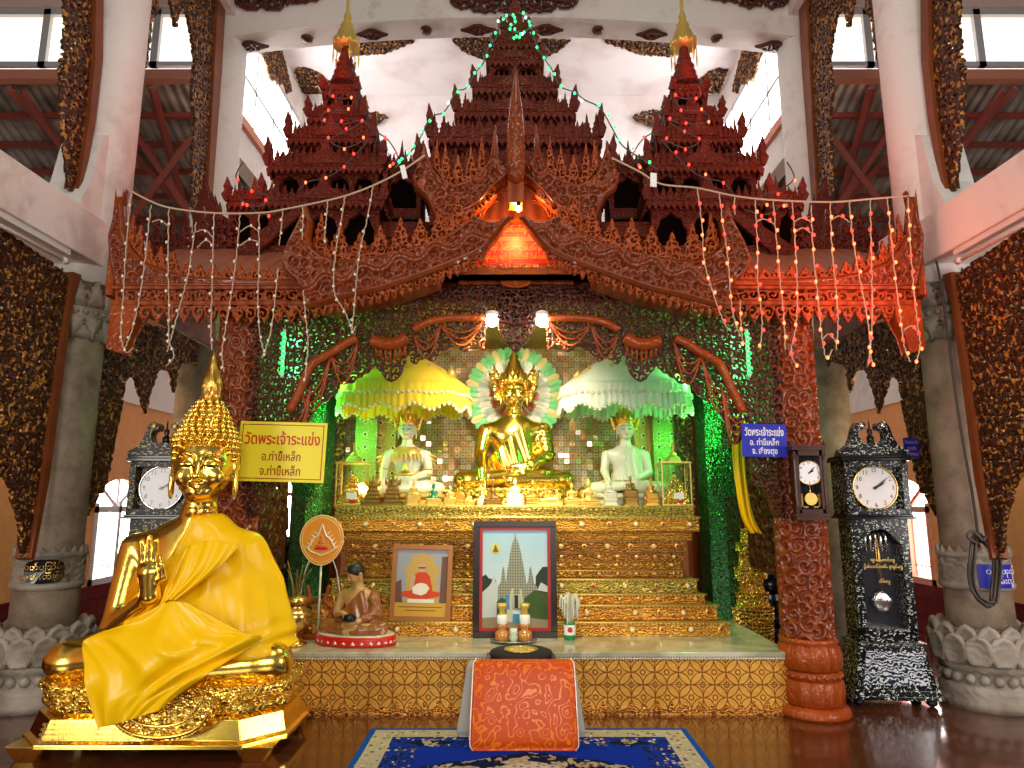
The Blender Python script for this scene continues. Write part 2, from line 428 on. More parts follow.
m = Mat('concrete_carving', (.3,.26,.2), .55, spec=.4); n = m.noise(4, 5); m.set('Base Color', m.ramp(n, [(.3,(.16,.13,.10)), (.7,(.44,.39,.32))])); v = m.voro(18, 'DISTANCE_TO_EDGE'); w = m.wave(5, 10, 2); m.bump(w*.5+v.min(.12)*2, .007, .7); M['concrete_carved'] = m.m
m = Mat('lacquered_floor', (.07,.02,.012), .13, coat=.4); x, y, z = m.co(); g = (x/.32).fr().lt(.02).max((y/.32).fr().lt(.02)); n = m.noise(3, 4, vec=m.vecof(x*1, y*6, z)); n2 = m.noise(6, 3)
m.set('Base Color', m.mix(g, m.mix(n, (.035,.008,.004), (.15,.042,.015)), (.02,.006,.004))); m.set('Roughness', n2*.16+.06); m.bump(n2, .01, .12); M['floor'] = m.m
m = Mat('corrugated_sheet', (.3,.28,.26), .6, 0.); x, y, z = m.co(); n = m.noise(3, 4); w = (x*48).sin(); m.set('Base Color', m.ramp(n, [(.3,(.13,.085,.06)), (.55,(.34,.27,.22)), (.75,(.50,.44,.40))])); m.bump(w, .02, 1.); M['tin'] = m.m
M['redbeam'] = simple('red_painted_steel', (.30,.055,.035), .5)
M['salmon'] = simple('salmon_painted_beam', (.62,.24,.15), .6)
M['frame'] = simple('grey_window_frame', (.55,.54,.55), .5)
M['pane'] = simple('daylit_pane', (.9,.92,1), .2, emit=(1,.97,.95), es=8)
m = Mat('clerestory_pane', (.9,.9,.9), .3, emit=(1,.9,.8), es=1.2); x, y, z = m.co('Generated'); m.set('Emission Color', m.ramp(z, [(.0,(1,.98,.96)), (.55,(1,.93,.82)), (.95,(1,.72,.42))])); m.set('Emission Strength', 1.35); M['pane_warm'] = m.m
M['pinkwall'] = simple('pink_upper_wall', (.78,.55,.50), .8)

# gold repousse sheets of the altar
def sheet(name, kind, lo, hi, rough=.28, metal=.8):
    m = Mat(name, hi, rough, metal); x, y, z = m.co(); gx = x+y*.7
    if kind == 'circles':
        p = .172; a = (gx/p).fr()-.5; b = ((z-.03)/p).fr()-.5
        aa = .5-a.abs(); bb = .5-b.abs(); d = (aa*aa+bb*bb).sqrt(); l1 = (d-.5).abs().lt(.022)
        c = (a*a+b*b).sqrt(); l2 = (c-.5).abs().lt(.022); l3 = aa.min(bb).lt(.014); l4 = (d-.10).abs().lt(.025); pet = (c-.10).abs().lt(.025)
        line = l1.max(l2).max(l3).max(l4).max(pet)
        v = m.voro(60, 'DISTANCE_TO_EDGE'); h = line*1.+v.min(.1)*4
        n = m.noise(5, 3); col = m.mix(line, m.mix(n, (lo[0]*1.7,lo[1]*2,lo[2]*3), hi), (.30,.10,.01))
    else:
        v = m.voro(46, 'DISTANCE_TO_EDGE'); w = m.wave(15, 11, 3, ds=2.); h = w*.8+v.min(.1)*4; n = m.noise(18, 3)
        f = w*.75+n*.25; col = m.ramp(f, [(.25, lo), (.6, hi)])
    m.set('Base Color', col); m.bump(h, .005, .8); return m.m
M['sheet_tile'] = sheet('stamped_gold_tiles', 'circles', (.46,.17,.015), (1.,.56,.09), .36, .35)
M['sheet'] = sheet('embossed_gold_sheet', 'scroll', (.34,.12,.012), (.95,.50,.08))
M['sheet_red'] = sheet('embossed_copper_gold_sheet', 'scroll', (.22,.065,.01), (.75,.35,.07))
M['sheet_green'] = sheet('embossed_green_gold_sheet', 'scroll', (.20,.14,.02), (.70,.58,.13))
M['jewel_red'] = simple('red_glass_jewel', (.35,.01,.015), .08, coat=1.)
M['jewel_white'] = simple('white_glass_jewel', (.8,.85,.8), .08, coat=1.)
M['pearl'] = simple('pearl_beads', (.85,.78,.62), .25, .2)
m = Mat('marble_slab', (.6,.6,.45), .14, coat=.3); n = m.noise(3, 6, dist=1.2); m.set('Base Color', m.ramp(n, [(.35,(.34,.33,.22)), (.6,(.60,.58,.44))])); M['marble'] = m.m
# mirror mosaic
m = Mat('mirror_mosaic', (.8,.5,.3), .12, .55); x, y, z = m.co(); p = .062
gx, gz = (x/p), (z/p); cell = m.vecof(gx.floor(), 0., gz.floor()); wn = m.nt.nodes.new('ShaderNodeTexWhiteNoise'); wn.noise_dimensions = '3D'; m.nt.links.new(cell, wn.inputs['Vector'])
r = E(m.nt, wn.outputs['Value']); a = gx.fr()-.5; b = gz.fr()-.5; sq = a.abs().max(b.abs()); fr_ = sq.gt(.40); dot = (a*a+b*b).sqrt().lt(.11)
cc = m.ramp(r, [(0,(.95,.75,.70)), (.3,(.95,.62,.35)), (.5,(.98,.92,.90)), (.7,(.85,.45,.25)), (.85,(.70,.75,.45)), (1,(.98,.95,.9))])
m.set('Base Color', m.mix(fr_, m.mix(dot, cc, (.12,.05,.03)), (.42,.20,.05))); hh = a*(r-.5)*2.4+b*((r*7.3).fr()-.5)*2.4+fr_*.5; m.bump(hh, .02, .9); m.set('Roughness', fr_*.3+.10); M['mosaic'] = m.m
m = Mat('green_mirror_mosaic', (.05,.3,.1), .15, .85); v = m.voro(38, out='Color'); d = m.voro(38, 'DISTANCE_TO_EDGE'); m.set('Base Color', m.mix(d.lt(.06), m.mix(m.voro(38), (.01,.07,.03), (.10,.42,.16)), (.05,.03,.01))); m.bump(m.noise(55, 2), .02, .9); M['greenmosaic'] = m.m
m = Mat('green_gold_panel', (.35,.55,.1), .35, .4); x, y, z = m.co(); dt = dots(x, z, .13, .10); dc = dots(x, z, .13, .19); v = m.voro(42, 'DISTANCE_TO_EDGE'); m.set('Base Color', m.mix(dt, m.mix(dc, m.mix(v.lt(.08), (.30,.52,.10), (.60,.70,.20)), (.75,.78,.5)), (.10,.03,.05))); m.bump(v.min(.15), .03, .8); M['greenpanel'] = m.m
m = Mat('gold_column_panel', (.65,.5,.1), .35, .5); x, y, z = m.co(); dt = dots(x, z, .13, .10); dc = dots(x, z, .13, .19); v = m.voro(42, 'DISTANCE_TO_EDGE'); m.set('Base Color', m.mix(dt, m.mix(dc, m.mix(v.lt(.08), (.55,.40,.08), (.80,.65,.20)), (.8,.75,.5)), (.30,.02,.03))); m.bump(v.min(.15), .03, .8); M['goldpanel'] = m.m

M['yellowcloth'] = simple('yellow_canopy_cloth', (.95,.60,.03), .7, sheen=.3)
M['whitecloth'] = simple('white_canopy_cloth', (.66,.70,.60), .7, sheen=.3)
M['marblewhite'] = simple('white_alabaster', (.66,.66,.52), .28, coat=.3)
m = Mat('robe_brown', (.30,.10,.025), .25, coat=.5); M['monkrobe'] = m.m
M['skin'] = simple('painted_skin', (.62,.36,.13), .28, coat=.4)
M['black'] = simple('black_lacquer', (.008,.008,.010), .14, spec=.4)
M['hairblack'] = simple('black_hair_paint', (.02,.015,.012), .4)
m = Mat('pearl_inlay_lacquer', (.01,.01,.012), .22, spec=.3); v = m.voro(34, 'DISTANCE_TO_EDGE'); w = m.wave(13, 16, 3, ds=1.5); n = m.noise(40, 2); k = w.gt(.76)*n.gt(.52)
m.set('Base Color', m.mix(k, (.006,.006,.009), (.62,.70,.58))); M['inlay'] = m.m
m = Mat('gold_inlay_lacquer', (.01,.01,.012), .3, spec=.2); w = m.wave(13, 16, 3, ds=1.5); n = m.noise(40, 2); k = w.gt(.76)*n.gt(.52); m.set('Base Color', m.mix(k, (.008,.006,.005), (.60,.50,.22))); M['inlay_gold'] = m.m
M['dial'] = simple('clock_dial_enamel', (.86,.86,.88), .3)
M['chrome'] = simple('chrome', (.85,.86,.88), .12, 1.)
M['glass'] = simple('clear_glass', (1,1,1), .02, 0., trans=1., alpha=.22)
M['glossblack'] = simple('smoked_case_back', (.02,.022,.03), .05, coat=1.)
M['sign_yellow'] = simple('yellow_sign_enamel', (.93,.80,.035), .35)
M['sign_blue'] = simple('blue_sign_enamel', (.010,.018,.42), .35)
M['red'] = simple('red_paint', (.62,.015,.01), .35)
M['darkred'] = simple('dark_red_paint', (.35,.01,.01), .4)
M['white'] = simple('white_paint', (.85,.85,.83), .4)
M['bulb_red'] = simple('lit_red_bulb', (1,.1,.05), .3, emit=(1,.025,.02), es=3.2)
M['bulb_warm'] = simple('lit_orange_bulb', (1,.4,.2), .3, emit=(1,.11,.03), es=3.4)
M['bulb_green'] = simple('lit_green_bulb', (.1,1,.4), .3, emit=(.02,1,.22), es=3)
M['bulb_white'] = simple('lit_white_bulb', (1,1,1), .3, emit=(.8,.95,.95), es=2.5)
M['bulb_off'] = simple('clear_unlit_bulb', (.8,.72,.6), .2)
M['led_green'] = simple('green_led_tube', (.1,1,.3), .3, emit=(.0,1,.07), es=3.5)
M['spot'] = simple('lit_spot_lens', (1,1,1), .3, emit=(.88,.95,1), es=30)
M['bulb_amber'] = simple('lit_amber_bulb', (1,.7,.3), .3, emit=(1,.62,.22), es=26)
M['cord'] = simple('clear_cord', (.50,.36,.24), .4)
M['cordgreen'] = simple('green_cord', (.03,.10,.05), .4)
M['cable'] = simple('dark_cable', (.06,.045,.04), .5)
M['white_case'] = simple('white_tube_lamp_case', (.75,.74,.72), .4)
m = Mat('orange_brocade', (.65,.10,.01), .36, spec=.3); n = m.noise(11, 1, dist=.9); v = m.voro(15, 'SMOOTH_F1'); k = ((n*3+v*4).fr()-.5).abs().lt(.12); m.set('Base Color', m.mix(k, (.60,.070,.003), (.86,.18,.008))); m.set('Roughness', k*-.15+.42); M['brocade'] = m.m
M['greycloth'] = simple('grey_padded_cloth', (.40,.38,.33), .8)
M['orangecloth'] = simple('bright_orange_cloth', (.90,.17,.01), .6, sheen=.3)
M['green'] = simple('green_enamel', (.02,.25,.06), .3)
M['emerald'] = simple('emerald_glass', (.0,.20,.09), .08, coat=1.)
M['paleplate'] = simple('pewter_plate', (.35,.36,.34), .25, .8)
# carpet
m = Mat('woven_rug', (.01,.04,.3), .95, spec=.1); x, y, z = m.co(); x = x-.11; ex = 1.05-x.abs(); ey = 4.90-y; e = ex.min(ey)
v = m.voro(30, out='Color'); vs = m.voro(30); fl = vs.lt(.40); sx_ = m.nt.nodes.new('ShaderNodeSeparateColor'); m.nt.links.new(v.k, sx_.inputs[0]); rr = E(m.nt, sx_.outputs[0])
flc = m.ramp(rr, [(0,(.55,.42,.24)), (.3,(.66,.58,.42)), (.5,(.22,.03,.02)), (.7,(.05,.08,.09)), (.85,(.60,.48,.24)), (1,(.10,.16,.07))])
w = m.noise(9, 3, dist=.6); w2 = m.noise(4, 2); dk = (.004,.012,.05); fb = (.003,.028,.36)
lac = m.mix(fl, dk, flc); lace = m.mix(w.gt(.52), dk, m.mix(fl, (.45,.36,.22), flc))
cx = x.abs(); cy = (y-4.22).abs(); sp_ = (w-.5)*.16
col = m.mix(((e-.20)+sp_).lt(.16), fb, m.mix(fl, (.004,.03,.30), lace))                      # broken floral inner edge
col = m.mix(((cx*.55+cy*1.4)+sp_*1.6).lt(.34), col, lace)
col = m.mix(((cx*.8+cy*1.9)+sp_).lt(.16), col, m.mix(fl, (.60,.54,.42), flc))
col = m.mix(((cx-.62).abs()*1.2+(y-4.62).abs()*2.2+sp_*1.2).lt(.16), col, lace)
col = m.mix((e-.105).abs().lt(.055), col, m.mix(fl, (.46,.40,.28), flc)); col = m.mix((e-.165).abs().lt(.008), col, (.5,.42,.28)); col = m.mix((e-.045).abs().lt(.006), col, (.5,.42,.28))
col = m.mix(e.lt(.035), col, (.004,.08,.40)); m.set('Base Color', col); m.bump(m.noise(300, 2), .004, .5); M['rug'] = m.m

m = Mat('plank_wood', (.2,.05,.02), .4, spec=.3); n = m.noise(6, 4, vec=None); m.set('Base Color', m.mix(n, (.10,.022,.006), (.30,.085,.022))); M['plank'] = m.m
M['darkwood'] = simple('dark_brown_varnish', (.05,.012,.006), .3, coat=.3)
M['frameblack'] = simple('black_brown_frame', (.020,.008,.006), .3)
M['oak'] = simple('honey_wood_frame', (.38,.14,.03), .35)
M['blackcloth'] = simple('black_velvet', (.012,.008,.008), .85)
M['greenstone'] = simple('dark_green_stone', (.012,.035,.014), .2, coat=.5)
M['fanorange'] = simple('orange_silk', (.85,.30,.02), .5)
M['fanpale'] = simple('pale_gold_braid', (.88,.66,.30), .5)
# ================================================================= the hall
def struct(name, mb, mat, smooth=False, **k):
    o = mb.build(name, mat, None, smooth, **k); o['kind'] = 'structure'; return o
S3 = 3.52
mb = MB().box(-8, 8, -6, 13, -.1, 0); struct('floor', mb, M['floor'])
# outer walls of the aisles: orange above a tiled dado, one arched window each side
for sg, nm in ((-1, 'left'), (1, 'right')):
    X = 4.8*sg; xo = X+.18*sg
    z0, z1, zt = .56, 1.44, 2.72; w0, w1 = 8.0, 9.0
    arch = [(w0+.5-.5*math.cos(a), z1+.34*math.sin(a)) for a in np.linspace(0, PI, 13)]
    mb = MB()
    mb.prism([(2,.56),(w0,.56),(w0,zt),(2,zt)], X, xo, 'X'); mb.prism([(w1,.56),(13,.56),(13,zt),(w1,zt)], X, xo, 'X')
    mb.prism([(w0,z1)]+arch[1:-1]+[(w1,z1),(w1,zt),(w0,zt)], X, xo, 'X')
    struct('wall_'+nm, mb, M['orange'])
    mb = MB().box(min(X-.02*sg, xo), max(X-.02*sg, xo), 2, 13, 0, .56); struct('baseboard_'+nm, mb, M['maroon'])
    mb = MB().box(min(X-.04*sg, xo), max(X-.04*sg, xo), 2, 13, zt, 3.5); struct('trim_'+('1' if sg < 0 else '2'), mb, M['plaster'])
    xm = X+.08*sg
    wd = empty('window_'+('1' if sg < 0 else '2'), (0,0,0)); wd['kind'] = 'structure'
    g = MB().prism([(w0,z0)]+arch+[(w1,z0)], xm, xm+.02*sg, 'X'); g.build('window_pane', M['pane'], wd)
    fr = MB(); xa, xb = min(X-.015*sg, xm), max(X-.015*sg, xm)
    for q in (w0, w0+.47, w1-.06): fr.box(xa, xb, q, q+.06, z0, z1+(.05))
    for q in (z0, z1-.06): fr.box(xa, xb, w0, w1, q, q+.07)
    for a in (45, 90, 135):
        c, s_ = math.cos(math.radians(a)), math.sin(math.radians(a))
        fr.tube([(xm-.03*sg, w0+.5, z1), (xm-.03*sg, w0+.5+.5*c, z1+.34*s_)], .028, 6)
    for q in np.arange(w0+.1, w1, .09): fr.tube([(xm-.02*sg, q, z0), (xm-.02*sg, q, z1)], .006, 5)
    fr.tube([(xm-.02*sg, w0, z0+.2), (xm-.02*sg, w1, z0+.2)], .01, 5)
    fr.build('window_frame', M['frame'] if sg < 0 else M['salmon'], wd)

# nave walls above, flat ceiling, end wall
for sg, nm in ((-1, '3'), (1, '4')):
    X = S3*sg; xo = X+.2*sg; a, b = min(X, xo), max(X, xo)
    mb = MB().box(a, b, 7.6, 10.8, 7.72, 8.5).box(a, b, 7.6, 10.8, 5.9, 6.42); struct('wall_nave_'+('left' if sg < 0 else 'right'), mb, M['plaster'])
    wd = empty('window_'+nm); wd['kind'] = 'structure'
    MB().box(X+.1*sg-.01, X+.1*sg+.01, 7.8, 10.6, 6.42, 7.72).build('window_pane', M['pane'], wd)
    fr = MB()
    for q in (7.9, 8.6, 9.3, 10.0, 10.55): fr.box(min(X, X+.1*sg), max(X, X+.1*sg), q-.025, q+.025, 6.42, 7.72)
    for q in (6.42, 7.02, 7.68): fr.box(min(X, X+.1*sg), max(X, X+.1*sg), 7.6, 10.6, q, q+.05)
    fr.build('window_frame', M['frame'], wd)
    mb = MB().box(min(X-.06*sg, X+.3*sg), max(X-.06*sg, X+.3*sg), 7.8, 10.6, 6.30, 6.42); mb.build('window_sill', M['salmon'], wd)
mb = MB().box(-S3-.3, S3+.3, 10.6, 10.8, 3.0, 8.5); struct('wall_back', mb, M['ceil'])
mb = MB().box(-8, 8, 7.5, 11, 8.3, 8.5); struct('ceiling', mb, M['ceil'])
mb = MB().box(-8, 8, 11.6, 11.8, 0, 5.6); struct('wall_rear_aisle', mb, M['orange'])
# arched cross beam between the far columns
zs = lambda x: 7.33-.27*(abs(x)/S3)**2
n = 24; bot = [(-S3+2*S3*i/n, zs(-S3+2*S3*i/n)) for i in range(n+1)]
mb = MB().prism(bot+[(S3, 8.32), (-S3, 8.32)], 7.46, 7.82, 'Y'); struct('trim_3', mb, M['plaster'])
# transept walls with warm clerestory windows left and right of the nave, lean-to roof below
for sg in (-1, 1):
    a, b = (-8, -S3-.1) if sg < 0 else (S3+.1, 8)
    mb = MB().box(a, b, 7.75, 7.95, 7.72, 8.4); struct('wall_transept_'+('left' if sg < 0 else 'right'), mb, M['pinkwall'])
    mb = MB().box(a, b, 7.66, 7.78, 6.64, 6.77); struct('trim_'+('4' if sg < 0 else '5'), mb, M['salmon'])
    wd = empty('window_'+('5' if sg < 0 else '6')); wd['kind'] = 'structure'
    MB().box(a, b, 7.84, 7.87, 6.9, 7.72).build('window_pane', M['pane_warm'], wd)
    fr = MB(); fr.box(a, b, 7.78, 7.86, 6.9, 6.96).box(a, b, 7.78, 7.86, 7.62, 7.72)
    for px in (45, 156, 205): 
        x = abs(W(px, 40, 7.8)[0])*sg; fr.box(x-.045, x+.045, 7.78, 7.86, 6.9, 7.7)
    fr.build('window_frame', M['frame'], wd)
    # lean-to roof
    th = math.atan2(6.72-5.3, 11.2-7.9)
    def rp(y): return 6.72-(y-7.9)*math.tan(th)
    mb = MB(); mb.add([(a,7.9,rp(7.9)),(b,7.9,rp(7.9)),(b,11.3,rp(11.3)),(a,11.3,rp(11.3)),(a,7.9,rp(7.9)+.04),(b,7.9,rp(7.9)+.04),(b,11.3,rp(11.3)+.04),(a,11.3,rp(11.3)+.04)],
        [(0,3,2,1),(4,5,6,7),(0,1,5,4),(1,2,6,5),(2,3,7,6),(3,0,4,7)]); struct('roof_'+('left' if sg < 0 else 'right'), mb, M['tin'])
    mb = MB()
    for y in np.arange(8.25, 11.3, .42): mb.box(a, b, y, y+.05, rp(y)-.09, rp(y)-.02)
    mb.box(a, b, 10.9, 11.05, rp(11)-.32, rp(11)-.12)
    for x0, x1 in ((-3.95, -3.95), (-4.5, -5.2), (-6.3, -5.5), (-5.5,-4.4)):
        mb.tube([(abs(x0)*sg, 7.8, rp(7.8)-.16), (abs(x1)*sg, 11.1, rp(11.1)-.16)], .055, 4)
    mb.tube([(3.9*sg, 8.0, 6.3), (5.2*sg, 8.6, 5.0)], .05, 4); mb.tube([(5.1*sg, 7.9, 6.6), (4.1*sg, 8.7, 5.0)], .05, 4); mb.tube([(6.2*sg, 7.9, 6.6), (5.0*sg, 8.5, 4.9)], .05, 4)
    struct('trim_'+('6' if sg < 0 else '7'), mb, M['redbeam'])
    mb = MB().box(min(4.8*sg,8*sg), max(4.8*sg,8*sg), 11.2, 11.4, 3.4, 5.4); struct('wall_aisle_end_'+('left' if sg < 0 else 'right'), mb, M['orange'])
    # white beams running along the aisle edge
    X = S3*sg
    mb = MB().box(X-.17, X+.17, 1.5, 5.4, 3.4, 3.78); struct('trim_'+('8' if sg < 0 else '9'), mb, M['plaster'], bevel=.01)
    mb = MB().box(X-.17, X+.17, 5.7, 7.5, 3.35, 3.85); struct('trim_'+('10' if sg < 0 else '11'), mb, M['plaster'], bevel=.01)
    mb = MB().box(X-.15, X+.15, 3.0, 7.5, 7.35, 8.0); struct('trim_'+('12' if sg < 0 else '13'), mb, M['plaster'], bevel=.01)
# columns
def lotus(n, amp, ph=0): return lambda a, z: 1+amp*abs(math.cos(n*a/2+ph))
for sg, nm in ((-1, 'left'), (1, 'right')):
    cx, cy = 3.56*sg, 5.52
    t = empty('column', (cx, cy, 0), label='tall round column at the %s edge, white above and grey concrete below, with %s plaque' % (nm, 'an oval black' if sg < 0 else 'a blue'), cat='column', group='columns nearest the camera')
    r = .255
    mb = MB().lathe([(r, 3.28), (r, 5.0), (r, 8.3)], 40); mb.build('upper_shaft', M['plaster'], t, True)
    r = .218; NP = [0]; low_ = []
    mb = MB().lathe([(r+.012, .4), (r+.01, .8), (r, 1.05), (r-.002, 2.0), (r-.002, 3.32)], 40); mb.build('lower_shaft', M['concrete'], t, True)
    # haunches to the beam
    mb = MB().prism([(-.12,3.78),(-.50,3.78),(-.36,4.05),(-.27,4.5),(-.12,4.6)], -.165, .165, 'X'); mb.build('haunch', M['plaster'], t)
    # carved capital: row of leaf flames above a bead band above hanging medallions
    mb = MB().lathe([(r+.01, 2.80), (r+.035, 2.84), (r+.02, 2.95), (r+.045, 2.98), (r+.045, 3.05), (r+.02, 3.08), (r+.015, 3.2)], 40)
    for k in range(12):
        a = 2*PI*k/12; d = (-math.sin(a), math.cos(a), 0); p = ((r+.03)*math.cos(a), (r+.03)*math.sin(a))
        mb.flame((*p, 3.06), .15, .30, .045, d); mb.flame((*p, 2.98), .15, .20, .04, d, (0,0,-1))
    for k in range(24):
        a = 2*PI*k/24; mb.ell(((r+.045)*math.cos(a), (r+.045)*math.sin(a), 3.015), .026, 8, 6)
    mb.build('carved_capital', M['concrete_carved'], t, True)
    # carved band with small flames at its rim
    mb = MB().lathe([(r+.012, .84), (r+.035, .86), (r+.035, .89), (r+.02, .9), (r+.02, 1.08), (r+.035, 1.09), (r+.035, 1.12), (r+.01, 1.13)], 40)
    for k in range(20):
        a = 2*PI*k/20; mb.flame(((r+.02)*math.cos(a), (r+.02)*math.sin(a), 1.11), .085, .06, .015, (-math.sin(a), math.cos(a), 0))
    U = np.linspace(0, 2*PI, 180); Z = np.linspace(.905, 1.075, 22); A, B = np.meshgrid(U, Z, indexing='ij'); sc_ = np.maximum(scroll(A*r, B, .13, 3)*.13, 0)**.6*.09
    rr = r+.018+np.clip(sc_, 0, .02); V = [((rr[i,j])*math.cos(A[i,j]), rr[i,j]*math.sin(A[i,j]), B[i,j]) for i in range(180) for j in range(22)]
    mb.add(V, [(i*22+j, (i+1)*22+j, (i+1)*22+j+1, i*22+j+1) for i in range(179) for j in range(21)])
    mb.build('carved_band', M['concrete_carved'], t, True)
    # lotus base with beads
    mb = MB().lathe([(.335, 0), (.335, .06), (.315, .07), (.325, .12), (.31, .16), (.28, .17), (.28, .26), (.305, .27), (.31, .31), (.28, .33), (.25, .36), (.225, .60)], 48)
    for k in range(20):
        a = 2*PI*k/20; mb.ell((.288*math.cos(a), .288*math.sin(a), .215), .038, 10, 8)
    for k in range(14):
        a = 2*PI*k/14
        for q, (rr_, ww, hh, zz) in enumerate(((.325, .20, .22, .34), (.30, .19, .29, .34))):
            b = a+q*PI/14
            c0 = (rr_*math.cos(b), rr_*math.sin(b)); d = (-math.sin(b), math.cos(b), 0)
            mb.petal((*c0, zz-.02), ww, hh, .035, d)
    mb.build('lotus_base', M['concrete_carved'], t, True)
    for o_ in t.children:
        if o_.name.split('.')[0] not in ('upper_shaft', 'haunch'): o_.location.x += .06*sg
    # second pair
    t2 = empty('column', (3.56*sg, 7.68, 0), label='white round column farther back on the %s, behind the shrine roof' % nm, cat='column', group='far columns at the ends of the cross beam')
    MB().lathe([(.25, 3.3), (.25, 8.3)], 36).build('upper_shaft', M['plaster'], t2, True)
    MB().lathe([(.33, 0), (.33,.12), (.28, .2), (.25, .3), (.24, 3.3)], 36).build('lower_shaft', M['concrete'], t2, True)

# plaques on the columns
def curved_plate(mb, cx, cy, r, a0, a1, z0, z1, oval=False, n=22, th=.012):
    pts = []
    if oval:
        am, aw, zm, zh = (a0+a1)/2, (a1-a0)/2, (z0+z1)/2, (z1-z0)/2
        for k in range(28):
            q = 2*PI*k/28; c, s_ = math.cos(q), math.sin(q); pts.append((am+aw*math.copysign(abs(c)**.6, c), zm+zh*math.copysign(abs(s_)**.6, s_)))
        V = [(cx+(r+th)*math.cos(a), cy+(r+th)*math.sin(a), z) for a, z in pts]+[(cx+r*math.cos(a), cy+r*math.sin(a), z) for a, z in pts]+[(cx+(r+th)*math.cos(am), cy+(r+th)*math.sin(am), zm)]
        m_ = len(pts); mb.add(V, [(k, (k+1) % m_, 2*m_) for k in range(m_)]+[(k, (k+1) % m_, m_+(k+1) % m_, m_+k) for k in range(m_)])
    else:
        rings = [[(cx+q*math.cos(a), cy+q*math.sin(a), z) for q, z in ((r, z0), (r+th, z0), (r+th, z1), (r, z1))] for a in np.linspace(a0, a1, n)]; mb.loft(rings)
def bend_text(o, cx, cy, r, ac, zc):
    """wrap flat lettering (x,y) round a column"""
    for v in o.data.vertices:
        a = ac+v.co.x/r; R = r+v.co.z; v.co = (cx+R*math.cos(a), cy+R*math.sin(a), zc+v.co.y)
    o.location = (0,0,0); o.rotation_euler = (0,0,0)
ac = math.radians(-90+18+8)
t = empty('name_plaque', (-3.62, 5.52, 0), label='oval black plaque with gold lettering on the left column', cat='plaque')
mb = MB(); curved_plate(mb, 0, 0, .256, ac-.50, ac+.50, .90, 1.075, True); mb.build('plate', M['black'], t)
for i, tx in enumerate(('ဝတ်ပြုသိမ်း', 'ထူပၼ်ႇတၢင်းလူ')):
    o = lettering('lettering', tx, .055, (0,0,0), M['brass'], t); bend_text(o, 0, 0, .270, ac, 1.018-.068*i)
t = empty('name_plaque', (3.62, 5.52, 0), label='blue plaque with white lettering low on the right column behind a coil of cable', cat='plaque')
ac = math.radians(-90-2)
mb = MB(); curved_plate(mb, 0, 0, .256, ac-.48, ac+.48, .87, 1.04); mb.build('plate', M['sign_blue'], t)
for i, tx in enumerate(('ဝတ်ၽုၺ်', 'သိမ်းလူ')):
    o = lettering('lettering', tx, .06, (0,0,0), M['white'], t); bend_text(o, 0, 0, .270, ac+.15, .99-.07*i)
# cable down the right column, ending in a coil
mb = MB(); P = []
for px, py in ((931, 232), (942, 280), (950, 340), (958, 400), (966, 450), (975, 500), (981, 548)):
    x, z = W(px, py, 5.2); P.append((x, 5.22, z))
mb.tube(smoothpts(P, 5), .009, 6); t = mb.build('hanging_cable', M['cable'], None, True)
tag(t, 'thin dark cable hanging down the front of the right column from the white beam', 'cable')
mb = MB(); rnd = random.Random(4); cx, cz = W(985, 572, 5.12)
for k in range(11):
    w_, h_ = .075+.035*rnd.random(), .22+.05*rnd.random(); ox, oy = rnd.uniform(-.02,.02), rnd.uniform(-.03,.03)
    mb.tube([(cx+ox+w_*math.sin(a), 5.13+oy+.02*math.cos(3*a), cz+h_*math.cos(a)+.02*rnd.random()) for a in np.linspace(0, 2*PI, 26)], .0085, 6)
for s_ in (-1, 1): mb.tube(smoothpts([(cx, 5.1, cz+.22), (cx+.07*s_, 5.1, cz+.29), (cx+.11*s_, 5.1, cz+.25), (cx+.04*s_, 5.1, cz+.20)], 5), .011, 6)
t = mb.build('cable_coil', M['cable'], None, True); tag(t, 'coil of brown cable tied with a knot and hung on the right column', 'cable')
# tube lamps under the beams
for sg, nm in ((-1, 'left'), (1, 'right')):
    t = empty('tube_lamp', (3.40*sg, 4.2, 3.36), label='fluorescent tube lamp under the white beam at the %s edge' % nm, cat='lamp', group='tube lamps under the side beams')
    MB().box(-.03, .03, -.9, .78, -.005, .04).build('lamp_case', M['white_case'], t, bevel=.005)
    MB().tube([(0,-.85,-.05),(0,.74,-.05)], .014, 10).build('tube', M['white'], t, True)
    MB().tube([(0,.74,-.05),(0,.79,-.05)], .024, 10).build('tube_holder', M['white_case'], t, True)

# ---------------------------------------------------------------- pierced gilded carvings of the hall
def mir(pts): return [(-a, b) for a, b in pts]
X3 = -S3
# (pixel outlines on the plane of the left arcade; the right arcade repeats them)
car = {
 'upper_near': [(95,-30),(94,60),(87,120),(80,170),(74,192),(69,196),(66,188),(64,170),(62,150),(60,130),(58,95),(57,70),(60,50),(63,20),(60,-30)],
 'upper_mid': [(126,0),(133,-30),(162,-30),(156,0),(157,10),(150,22),(149,40),(146,60),(142,75),(140,95),(138,110),(133,130),(128,155),(122,178),(118,150)],
 'upper_far': [(166,-30),(170,8),(174,28),(178,8),(186,15),(190,35),(193,60),(190,90),(193,120),(191,150),(190,190),(192,215),(197,228),(203,222),(207,190),(211,130),(216,70),(219,30),(221,-20)],
 'lower_near': [(-70,150),(0,228),(70,277),(66,300),(58,360),(50,420),(42,470),(34,520),(27,556),(22,562),(18,548),(16,520),(10,500),(4,480),(-14,478),(-22,452),(-40,470),(-60,440),(-90,430)],
 'lower_mid': [(103,312),(230,345),(228,395),(222,440),(215,450),(212,420),(206,395),(198,370),(190,362),(178,366),(172,395),(168,372),(158,370),(149,392),(144,415),(138,395),(132,378),(124,380),(119,412),(113,440),(108,470),(101,492),(92,505),(84,520),(86,480),(92,430),(98,380)],
}
